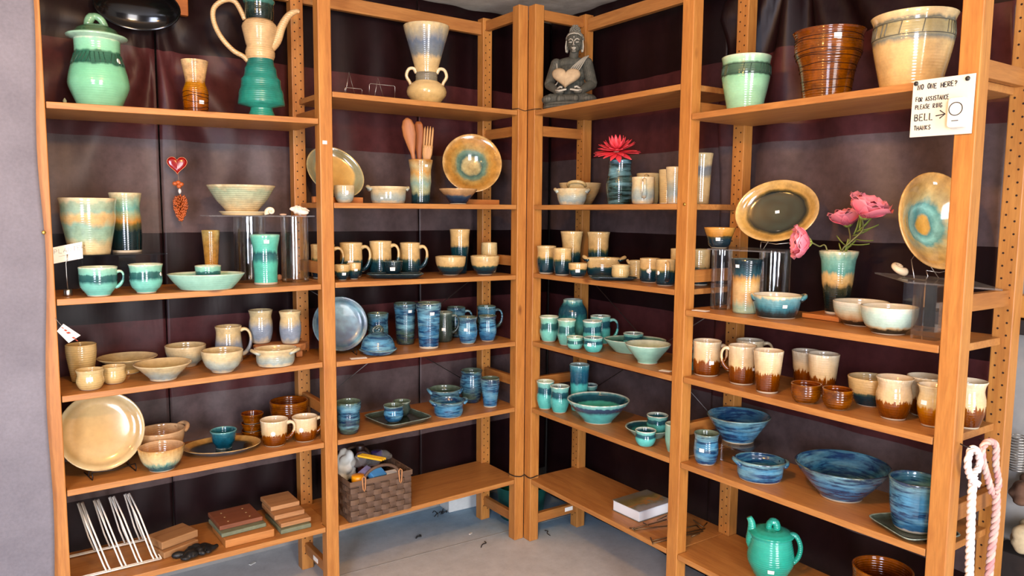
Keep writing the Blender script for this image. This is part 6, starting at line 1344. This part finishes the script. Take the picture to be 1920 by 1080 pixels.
def weaver(r):
    nf, ns = NF*4, NS*4; path = rect_path(0, (nf, ns)); vs = []; n = len(path)
    for i, (x, y, side, u) in enumerate(path):
        cnt = NF if side % 2 == 0 else NS; w_ = math.sin(u*cnt*PI+(r % 2)*PI)*.0032 if 0 < u < 1 else 0
        nx, ny = ((0, -1), (1, 0), (0, 1), (-1, 0))[side]; x += nx*w_; y += ny*w_
        for th_ in (0, .0022):
            for z in (r*hr+.0015, (r+1)*hr-.0015): vs.append((-(x-nx*th_), y-ny*th_, z))
    fs = []
    for i in range(n):
        a = i*4; b = ((i+1) % n)*4
        fs += [(a, a+1, b+1, b), (a+2, b+2, b+3, a+3), (a+1, a+3, b+3, b+1), (a, b, b+2, a+2)]
    o = MB().add(vs, fs, 0, False).build('weaver_splint', BK, t)
for r in range(NR): weaver(r)
for side, cnt, ln in ((0, NF, L), (1, NS, D_), (2, NF, L), (3, NS, D_)):
    for j in range(cnt):
        u = (j+.5)/cnt; w_ = ln/cnt*.84; pts = []
        for q in range(NR*4+1):
            z = HB*q/(NR*4); ph = math.sin(q/4*PI+(j % 2)*PI+.0)*.0034; pts.append((z, ph))
        vs = []
        for z, ph in pts:
            for e in (-.5, .5):
                for th_ in (0, .002):
                    off = ph-th_
                    if side % 2 == 0: sg = -1 if side == 0 else 1; vs.append((-L/2+L*u+e*w_, sg*(D_/2+off-.0005), z+.001))
                    else: sg = 1 if side == 1 else -1; vs.append((sg*(L/2+off-.0005), -D_/2+D_*u+e*w_, z+.001))
        n = len(pts); fs = []
        for q in range(n-1):
            a = q*4; b = a+4; fs += [(a, a+2, b+2, b), (a+1, b+1, b+3, a+3), (a, b, b+1, a+1), (a+2, a+3, b+3, b+2)]
        fs += [(0, 1, 3, 2), ((n-1)*4, (n-1)*4+2, (n-1)*4+3, (n-1)*4+1)]
        MB().add(vs, fs).build('stake_splint', BK2, t)
mb = MB(); hs, hd = L/2+.003, D_/2+.003
for a, b in (((-hs, -hd), (hs, -hd)), ((hs, -hd), (hs, hd)), ((hs, hd), (-hs, hd)), ((-hs, hd), (-hs, -hd))):
    x0, x1 = sorted((a[0], b[0])); y0, y1 = sorted((a[1], b[1])); mb.box((x0-.002, y0-.002, HB-.016), (x1+.002, y1+.002, HB+.004))
bevel(mb.build('rim', BK, t), .002)
MB().box((-L/2+.004, -D_/2+.004, .001), (L/2-.004, D_/2-.004, .006)).build('base', BK, t)
TAN = plain('tan_leather', 'b07a4c', .6)
for sy in (-1, 1):
    y = sy*(D_/2+.001)
    MB().sweep(bez((-L*.30, y, HB-.006), (-L*.26, y, HB+.062), (L*.26, y, HB+.062), (L*.30, y, HB-.006), 16), .006, 8, flat=1.0).build('handle', BK2, t)
    if sy < 0:
        for sx in (-1, 1):
            x = sx*L*.30; MB().sweep([(x-.007, y-.007, HB+.012), (x-.004, y-.0085, HB-.03), (x, y-.0085, HB-.038), (x+.004, y-.0085, HB-.03), (x+.007, y-.007, HB+.012), (x, y-.005, HB+.018)], .0026, 6, closed=True).build('handle_loop', TAN, t)
FILL = zs+.0075
def inb(x, y, z=0): return c0+Vector((x, y, FILL-c0.z+z))
def drop(o, p, rot=(0, 0, 0)):
    o.rotation_euler = rot; o.location = p; return o
def jar_obj(name, label, p, r, h, mat, lidmat, rot=(0, 0, 0), lidh=.02):
    t_ = thing(name, label, 'jar', p); t_.rotation_euler = rot
    MB().lathe([(0, 0), (r, 0), (r, h*.85), (r*.8, h*.95), (r*.8, h), (0, h)], 24).build('body', mat, t_)
    MB().lathe([(0, h+.0005), (r*.88, h+.0005), (r*.9, h+.002), (r*.9, h+lidh), (r*.8, h+lidh+.003), (0, h+lidh+.003)], 24).build('lid', lidmat, t_); return t_
ZT = HB-.02
jar_obj('craft_jar', 'dark jar with bright yellow lid in the basket corner', inb(-L*.30, -D_*.33, 0), .028, ZT-.003, plain('dark_bottle', '1e1a18', .2), plain('yellow_lid', 'e0960e', .4), lidh=.022)
jar_obj('craft_jar', 'black jar with purple lid at the back right of the basket', inb(L*.30, D_*.26, 0), .027, ZT+.026, plain('black_jar', '16141a', .25), plain('purple_lid', '3a2a6a', .35), lidh=.018)
jar_obj('craft_jar', 'rust brown bottle standing at the back of the basket', inb(L*.05, D_*.34, 0), .02, ZT+.055, plain('rust_bottle', '4a1c14', .25), plain('brown_cap', '2a1a14', .4), lidh=.02)
def blob(name, label, cat, p, parts, mat, vox, rot=(0, 0, 0), smooth=2):
    mb = MB()
    for c, r in parts: mb.ball(c, r, nu=12, nv=8)
    o = remesh(name, mb, vox, mat, smooth=smooth); o.location = p; o.rotation_euler = rot; return tag(o, label, cat)
rr = random.Random(8); WC = plain('white_cotton', 'cfd2cc', .8, 0, .4, .1)
blob('white_cloth', 'bunched white cloth stuffed into the back left of the basket', 'cloth', inb(-L*.27, D_*.22, ZT-.04), [((rr.uniform(-.02, .02), rr.uniform(-.02, .02), rr.uniform(0, .11)), (rr.uniform(.018, .03), rr.uniform(.015, .026), rr.uniform(.016, .028))) for _ in range(22)], WC, .004)
CLB = plain('clear_bag_plastic', 'e8e4de', .12, 0, .5, 0, .92, 1.15)
blob('plastic_bag', 'crumpled clear plastic bag bulging over the basket top', 'bag', inb(.032, D_*.12, ZT+.012), [((-.06+.022*i, rr.uniform(-.012, .012), .012*math.sin(i*1.7)+.018), (.03, .03+.006*math.sin(i*2.1), .02+.008*math.sin(i*1.3))) for i in range(6)]+[((.075, -.01, .02), (.014, .014, .012))], CLB, .005)
for j in range(3):
    o = bevel(MB().box((-.05, -.004, 0), (.05, .004, .008)).build('yellow_pencil', plain('pencil_yellow', 'd8a818', .4)), .0015); drop(o, inb(-.01, -.05, ZT+.062)+Matrix.Rotation(facing(c0)-.35, 3, 'Z') @ Vector((.004*j, .0098*j, 0)), (.0, .12, facing(c0)-.35)); tag(o, ('front', 'middle', 'rear')[j]+' of three yellow pencils lying across the basket', 'pencil')
o = bevel(MB().box((-.035, -.02, -.012), (.035, .02, .012)).build('paint_box', plain('sky_blue_box', '4a8ec8', .4)), .003); drop(o, inb(.0, -D_*.33, ZT+.01), (.5, .1, .3)); tag(o, 'small sky blue packet behind the front basket handle', 'packet')
o = bevel(MB().box((-.03, -.018, -.01), (.03, .018, .01)).build('lilac_packet', plain('lilac_packet', '7a7aa8', .5, 0, .4, .3)), .003); drop(o, inb(-.03, -D_*.2, ZT+.012), (.4, -.2, .5)); tag(o, 'small lilac packet beside the yellow-lidded jar', 'packet')
o = bevel(MB().box((-.04, -.012, -.02), (.04, .012, .02)).build('white_carton', plain('white_carton', 'd8d4cc', .5)), .003); drop(o, inb(.062, -D_*.30, ZT-.012), (.2, .0, 0.)); tag(o, 'white carton standing inside the basket front', 'carton')
blob('dark_rag', 'dark rag filling the middle of the basket', 'cloth', inb(.02, 0, ZT-.06), [((rr.uniform(-.05, .05), rr.uniform(-.03, .03), rr.uniform(-.01, .02)), (.03, .025, .018)) for _ in range(16)], plain('dark_rag', '3a3836', .8, 0, .4, .3), .005)
# ================================================================== under the shelves
P = on_floor(842, 962); Q = on_floor(902, 948); ax_ = (Q-P); ang_ = math.atan2(ax_.y, ax_.x); Lb = ax_.length+.02
o = bevel(MB().box((0, 0, 0), (Lb, .10, .10)).build('white_box', plain('white_paint_box', 'c2c4c0', .6, 0, .4, .08)), .004); o.location = P+Vector((0, 0, .0006)); o.rotation_euler = (0, 0, ang_); tag(o, 'white painted box on the floor under the second bay', 'box')
mb = MB(); rr = random.Random(6)
for i in range(6):
    c = Vector((rr.uniform(-.035, .035), rr.uniform(-.02, .02), .004)); mb.sweep(smooth_path([c, c+Vector((rr.uniform(-.03, .03), rr.uniform(-.03, .03), rr.uniform(.004, .02))), c+Vector((rr.uniform(-.04, .04), rr.uniform(-.03, .03), .004))], 4), .0022, 5)
P = on_floor(822, 966); o = mb.build('tangled_cable', BLACK); o.location = P+Vector((0, 0, .0)); tag(o, 'small tangle of black cable beside the white floor box', 'cable')
for (x, y, L_, r_, rz, lab, col) in ((1167-260, 1022, .03, .0022, .6, 'bent dark twig lying on the floor before the second bay', '2a2624'), (1028, 1000, .028, .002, 1.2, 'curved dark twig on the floor by the corner posts', '2a2624'), (785, 1008, .016, .0035, .3, 'dark crumb on the floor in front of the basket bay', '262220')):
    P = on_floor(x, y); o = MB().sweep(smooth_path([(-L_, 0, r_), (0, .006, r_), (L_*.6, -.004, r_), (L_, .008, r_)], 3), r_, 6).build('twig', plain('twig_'+col, col, .8)); o.location = P; o.rotation_euler = (0, 0, rz); tag(o, lab, 'twig')
for (x, y, s_, lab) in ((882, 1001, .010, 'pale paint chip on the floor in front of the white box'), (473, 1057, .014, 'white paint flake on the floor under the leftmost bay')):
    P = on_floor(x, y); o = bevel(MB().box((-s_, -s_*.5, 0), (s_, s_*.4, .003)).build('paint_chip', plain('paint_chip', 'd2d0c8', .7)), .001); o.location = P+Vector((0, 0, .0003)); o.rotation_euler = (0, 0, .5); tag(o, lab, 'paint chip')
# teal tub behind the corner posts
P = W3('L', -.145, .21, 0); o = MB().lathe([(0, 0), (.10, 0), (.12, .15), (.125, .155), (.118, .155), (.098, .006), (0, .006)], 32).build('teal_tub', plain('teal_plastic', '125a50', .4)); o.location = P+Vector((0, 0, .0005)); tag(o, 'dark teal tub standing on the floor in the corner void', 'tub')

# ================================================================== book and folded wire stands on the third bay's bottom shelf
A = on_shelf(3, 6, 1149, 957); B = on_shelf(3, 6, 1198, 980); e1 = (B-A); e1.z = 0; Lb = e1.length*1.0; rz = math.atan2(e1.y, e1.x); TB = .042
t = thing('thick_book', 'thick book with earthy landscape cover lying on the bottom shelf', 'book', A+Vector((0, 0, .0008)), rz)
DBk = .19
def cover():
    m, nt, b = newmat('book_cover'); x = NT(nt); tc = x.n('TexCoord'); f = x.noise(tc.outputs['Generated'], 3.2, 5, .65); sp = x.n('SeparateXYZ'); x.l(tc.outputs['Generated'], sp.inputs[0])
    a = x.ramp(x.math('ADD', sp.outputs[0], x.math('MULTIPLY', x.math('SUBTRACT', f, .5), .9)), [(.1, '6a675c'), (.35, '6a6038'), (.5, '8a7a48'), (.6, 'a8763c'), (.68, '7a7a64'), (.8, '8f9294'), (1, '9a9ca2')])
    x.l(a, b.inputs['Base Color']); b.inputs['Roughness'].default_value = .35; return m
bevel(MB().box((.001, .001, .002), (Lb-.001, DBk-.004, TB-.002)).build('pages', plain('page_edges', 'd2d8dc', .8), t), .001)
MB().box((-.002, -.001, TB-.002), (Lb+.002, DBk, TB)).build('front_cover', cover(), t); MB().box((-.002, -.001, 0), (Lb+.002, DBk, .002)).build('back_cover', plain('cover_back', '6a675c', .4), t); MB().box((-.002, DBk-.003, 0), (Lb+.002, DBk, TB)).build('spine', plain('cover_back', '6a675c', .4), t)
def wires(name, label, segs, mat, r=.0022):
    z = shz(3, 6, .8); p0 = on_shelf(3, 6, *segs[0][0][:2]); t_ = thing(name, label, 'plate stand', p0)
    for sg in segs:
        pts = [on_shelf(3, 6, q[0], q[1], q[2] if len(q) > 2 else .003)-p0 for q in sg]; MB().sweep(pts, r, 6).build('wire', mat, t_)
wires('folded_wire_stand', 'folded bronze wire plate stand lying beside the book, left one', [[(1188, 991, .004), (1236, 978, .004), (1250, 974, .004)], [(1190, 993, .008), (1230, 988, .006), (1262, 985, .006)], [(1188, 990, .004), (1188, 990, .035), (1186, 992, .052), (1190, 994, .060), (1184, 990, .068)], [(1180, 990, .003), (1196, 992, .003)], [(1206, 980, .003), (1216, 985, .006)], [(1232, 975, .006), (1250, 967, .006)]], BRONZE)
wires('folded_wire_stand', 'folded bronze wire plate stand lying under the post, right one', [[(1222, 1014, .004), (1262, 1005, .004), (1322, 991, .004)], [(1224, 1018, .004), (1270, 1008, .004), (1318, 996, .004), (1306, 985, .006)], [(1224, 1014, .004), (1224, 1014, .045)], [(1220, 1008, .003), (1224, 1020, .003)], [(1306, 985, .008), (1276, 992, .008)], [(1300, 975, .01), (1318, 988, .004), (1326, 980, .004)], [(1296, 1006, .004), (1312, 1000, .01)]], BRONZE)
for run, s_, d_, z_, lab in (('L', .851+PW-.0122, .15, .088, 'small white paper label on the lowest rung between the left bays'), ('R', PW-.0122, .225, .094, 'small white paper label on the lowest rung right of the corner')):
    o = MB().box((-.0006, -.022, -.009), (.0006, .022, .009)).build('paper_label', STICK); o.location = W3(run, s_, d_, z_); o.rotation_euler = (0, 0, math.atan2(FR[run][1].y, FR[run][1].x)); tag(o, lab, 'paper label')

# ================================================================== bell sign on the right end post
TL, TR_, BR, BL = [at_depth('R', x, y, -.0045) for x, y in ((1713, 152), (1830, 137), (1822, 250), (1706, 258))]
c0 = (TL+TR_+BR+BL)/4; N2 = FR['R'][2]; nn = Vector((N2.x, N2.y, 0)); t = thing('bell_sign', 'white handwritten sign NO ONE HERE? pinned to the right end post', 'sign', c0)
ex = ((TR_-TL)+(BR-BL))*.5; ez = ((TL-BL)+(TR_-BR))*.5; Wd, Ht = ex.length, ez.length; ex.normalize(); ez = (ez-ex*ez.dot(ex)).normalized(); ny = ez.cross(ex)
if ny.dot(nn) < 0: ny = -ny
M = Matrix(((ex.x, ny.x, ez.x, 0), (ex.y, ny.y, ez.y, 0), (ex.z, ny.z, ez.z, 0), (0, 0, 0, 1)))
def signpart(mb, name, mat, par=None):
    o = mb.build(name, mat, par or t)
    if par is None: o.matrix_basis = M
    return o
sb = bevel(signpart(MB().box((-Wd/2, -.0015, -Ht/2), (Wd/2, .0015, Ht/2)), 'board', plain('sign_card', 'ddd6c4', .5)), .0008)
tx = MB()
def uv_(u, v): return (-Wd/2+u*Wd, -Ht/2+v*Ht)
def line(text, u0, u1, v, h, lw, seed):
    x0, z_ = uv_(u0, v); n = sum(.75 if c == ' ' else (.7*.72 if c == 'I' else .72) if c != ' ' else 0 for c in text)
    n = sum((.75 if c == ' ' else .504 if c == 'I' else .72) for c in text); size = h*Ht/1.1; adv = (u1-u0)*Wd/(n*size)
    write(tx, text, x0, z_, size, -.0019, lw, adv, .0, .07, seed)
line('NO ONE HERE?', .09, .74, .83, .085, .0012, 1); line('FOR ASSISTANCE', .07, .62, .62, .075, .001, 2); line('PLEASE RING', .07, .52, .49, .075, .001, 3); line('BELL', .07, .40, .29, .12, .0012, 4); line('THANKS', .07, .36, .12, .075, .001, 5)
a0, a1 = uv_(.42, .345), uv_(.57, .365); tx.sweep([(a0[0], -.0019, a0[1]), (a1[0], -.0019, a1[1])], .0013, 5); tx.sweep([(a1[0]-.012, -.0019, a1[1]+.009), (a1[0], -.0019, a1[1]), (a1[0]-.012, -.0019, a1[1]-.009)], .0013, 5)
tx.build('lettering', INK, sb)
for u, v in ((.055, .945), (.885, .925)):
    x_, z_ = uv_(u, v); MB().ball((x_, -.003, z_), (.0055, .003, .0055), nu=12, nv=8).build('pin', plain('dark_pin', '3a3a38', .35, .6), sb)
x_, z_ = uv_(.80, .36); bw, bh = .14*Wd, .255*Ht; pc = c0+(M.to_3x3() @ Vector((x_, -.0017, z_)))
t2 = thing('door_bell', 'white push-button doorbell with black ring stuck on the sign', 'doorbell', pc)
def rrect(w, h, r, n=6):
    p = []
    for cx, cz, a0 in ((w-r, h-r, 0), (-w+r, h-r, PI/2), (-w+r, -h+r, PI), (w-r, -h+r, 1.5*PI)):
        for i in range(n+1): a = a0+PI/2*i/n; p.append((cx+r*math.cos(a), cz+r*math.sin(a)))
    return p
ol = rrect(bw, bh, bw*.42); n = len(ol); vs = [(x, y, z) for y in (0, -.020) for x, z in ol]
o = bevel(MB().add(vs, [tuple(range(n)), tuple(range(2*n-1, n-1, -1))]+[(i, i+n, (i+1) % n+n, (i+1) % n) for i in range(n)]).build('body', plain('bell_white', 'ece6d8', .35), t2), .004, 3); o.matrix_basis = M
o = MB().sweep([(bw*.74*math.cos(2*PI*i/32), -.0203, bh*.22+bw*.74*math.sin(2*PI*i/32)) for i in range(32)], .0011, 6, closed=True).build('button_ring', INK, t2); o.matrix_basis = M
o = MB().box((-bw*.38, -.0208, -bh*.58), (bw*.38, -.0198, -bh*.53)).build('speaker_slot', INK, t2); o.matrix_basis = M
# brass tacks and a paper dot on the posts
for x, y, run, dpt, lab in ((82, 436, 'L', -.026, 'round brass tack pinning the grey cloth to the left post'), (1283, 383, 'R', -.002, 'round brass tack in the post between the right bays')):
    P = at_depth(run, x, y, dpt); o = MB().ball((0, 0, 0), (.0055, .003, .0055), nu=14, nv=9).build('brass_tack', plain('brass', 'c09a4a', .3, .9)); o.location = P; o.rotation_euler = (0, 0, math.atan2(FR[run][2].y, FR[run][2].x)-PI/2); tag(o, lab, 'tack')
P = at_depth('L', 609, 267, -.0006); o = MB().box((-.008, -.0005, -.006), (.008, .0005, .006)).build('paper_label', STICK); o.location = P; tag(o, 'tiny white paper label stuck on the post between the left bays', 'paper label')

# ================================================================== black bowl hung at the top left
C = at_depth('L', 258, 12, .26); R = 74*fdepth(C)/F
BG = plain('black_gloss', '0b0a0a', .12)
o = dish_up('black_wall_bowl', 'large glossy black bowl hung high against the curtain at top left', 'bowl', C+Vector((0, 0, .0)), R, [(0, -.26), (.4, -.24), (.75, -.14), (.95, -.02), (1, .04), (1, .06), (.97, .065), (.92, .0), (.7, -.11), (.4, -.2), (0, -.22)], BG, 0, -38, oval=.62, roll=0)
P = at_depth('L', 290, -6, .345); o = bevel(MB().box((-.105, -.012, -.05), (.105, .012, .05)).build('amber_wood_tray', wood('amber_tray', '9a5418', 'b86a24', 'X')), .003); o.location = P; tag(o, 'amber wooden tray showing above the black bowl at the top left', 'tray')

# ================================================================== twisted ropes at the right end
def col_s(run, x, s, z):
    n = RT*F-FW*(x-960); b = W3(run, s, 0, z)-CAM; N = FR[run][2]; n3 = Vector((N.x, N.y, 0)); return W3(run, s, -b.dot(n)/n3.dot(n), z)
def at_s(run, x, y, s):
    O, U, N = FR[run]; D = ray(x, y); t_ = (s-(Vector((CAM.x, CAM.y))-O).dot(U))/(D.x*U.x+D.y*U.y); return CAM+D*t_
def rope(label, path, d, rad, tint, seed, loop):
    pts = []
    for x, y in path: pts.append(at_s('R', x, y, d))
    base = pts[0].copy(); k = fdepth(base)/F; t = thing('hanging_rope', label, 'rope', base); sp = smooth_path([p-base for p in pts], 18); r = rad*k
    mt = []
    for j in range(3):
        m, nt, b = newmat('rope_strand_'+tint[j]); x = NT(nt); tc = x.n('TexCoord'); f = x.noise(tc.outputs['Object'], 14, 3, .6, x.rnd()); g = x.noise(x.mapping(tc.outputs['Object'], (1, 1, 3)), 220, 2, .6)
        c = x.ramp(f, [(.35, tint[(j+1) % 3]), (.65, tint[j])]); c = x.mix(1., c, x.ramp(g, [(.3, (.8,)*3+(1,)), (.7, (1, 1, 1, 1))]), 'MULTIPLY'); x.l(c, b.inputs['Base Color']); b.inputs['Roughness'].default_value = .85; x.l(x.bump(g, .5, .001), b.inputs['Normal']); mt.append(m)
    def strands(path, rr_, turn):
        Ln = 0
        for j in range(3):
            a = j*2*PI/3; q = []; Ln = 0
            for i, p in enumerate(path):
                if i: Ln += (p-path[i-1]).length
                T = (path[min(i+1, len(path)-1)]-path[max(i-1, 0)]).normalized(); s1 = T.cross(Vector((0, 0, 1)) if abs(T.z) < .9 else Vector((1, 0, 0))).normalized(); s2 = T.cross(s1)
                aa = a+Ln/turn*2*PI; q.append(p+(s1*math.cos(aa)+s2*math.sin(aa))*rr_*.52)
            MB().sweep(q, rr_*.60, 8).build('strand', mt[j], t)
    n = len(sp); fine = []
    for i in range(n-1):
        for u in (0, .5): fine.append(sp[i].lerp(sp[i+1], u))
    strands(fine, r, r*5.5)
    lp = []
    for x, y in loop: lp.append(at_s('R', x, y, d+.004)-base)
    strands(smooth_path(lp, 10), r*.85, r*5.5)
    return t
rope('white twisted rope with knotted loop hanging nearest the bell post', [(1826, 893), (1822, 930), (1820, 990), (1818, 1050), (1817, 1100)], 1.765, 7.2, ('f0e8dc', 'e6c4c0', 'efe6da'), 3, [(1824, 905), (1815, 880), (1816, 855), (1824, 841), (1834, 850), (1836, 875), (1822, 895), (1834, 908)])
rope('pink-tinged twisted rope with long loop hanging behind the white one', [(1866, 918), (1868, 940), (1866, 980), (1859, 1030), (1853, 1090)], 1.765, 7, ('d8b8a8', 'd08a88', 'd8b0a0'), 4, [(1860, 925), (1850, 890), (1842, 860), (1843, 838), (1855, 828), (1867, 836), (1867, 870), (1872, 905), (1866, 925)])
for x, y, d, lab in ((1800, 832, 1.752, 'thin wire hook carrying the white rope'), (1836, 822, 1.752, 'thin wire hook carrying the pink-tinged rope')):
    a = at_s('R', x, y, d); b = at_s('R', x+20, y+7, 1.772)
    o = MB().sweep([Vector((0, 0, 0)), (b-a)*.6+Vector((0, 0, -.002)), (b-a)], .0016, 6).build('wire_hook', DARKW); o.location = a; tag(o, lab, 'hook')

# ================================================================== things beyond the right end
mb = MB(); n = 150; C = at_depth('R', 1910, 850, .44); k = fdepth(C)/F
o = MB().sweep([((12+5*math.sin(PI*i/n))*k*math.cos(i*.56), (12+5*math.sin(PI*i/n))*k*math.sin(i*.56), (-34+68*i/n)*k) for i in range(n)], .0016, 6).build('coil_spring', plain('spring_steel', 'a8a49c', .3, .9)); o.location = C; tag(o, 'pale wire coil spring hanging beyond the right end post', 'spring')
rr = random.Random(31)
for (x, y, s_, col, lab, nm) in ((1922, 925, .05, '5a4030', 'brown crumpled cloth beyond the right end post', 'brown_cloth'), (1925, 1000, .055, 'a89878', 'beige crumpled cloth below the brown one beyond the right end', 'beige_cloth')):
    C = at_depth('R', x, y, .445); blob(nm, lab, 'cloth', C, [((rr.uniform(-s_, s_), rr.uniform(-.012, .012), rr.uniform(-.03, .03)), (rr.uniform(.02, .03), .02, rr.uniform(.012, .022))) for _ in range(18)], plain(nm, col, .85, 0, .4, .25), .006)
C = at_depth('R', 1912, 1042, .42); cs = sd('R', C)[0]; mb = run_box('R', 1.672, 1.95, .415, .51, .001, C.z); o = bevel(mb.build('dark_crate', plain('dark_crate', '241c18', .7, 0, .4, .2)), .004); tag(o, 'dark crate under the crumpled cloths beyond the right end', 'crate')
C = at_depth('R', 1925, 612, .46); o = bevel(MB().box((-.04, -.16, -.02), (.04, .16, .02)).build('wall_ledge', plain('dark_ledge', '2a2422', .5)), .003); o.location = C; o.rotation_euler = (0, 0, _a); tag(o, 'dark narrow ledge on the wall at the right edge', 'ledge')
C = at_depth('R', 1925, 578, .46); o = bevel(MB().box((-.03, -.10, -.03), (.03, .10, .03)).build('orange_box', plain('orange_card', 'c08038', .6)), .003); o.location = C+Vector((0, 0, .006)); o.rotation_euler = (0, 0, _a); tag(o, 'orange cardboard box on the dark ledge at the right edge', 'box')
# repeats of one kind share a group
_kinds = {}
for o in bpy.data.objects:
    if o.parent is None and 'category' in o.keys(): _kinds.setdefault(o.name.split('.')[0], []).append(o)
for kd, lst in _kinds.items():
    if len(lst) > 1:
        for o in lst:
            if 'group' not in o.keys(): o['group'] = kd.replace('_', ' ')+'s of the pottery corner'
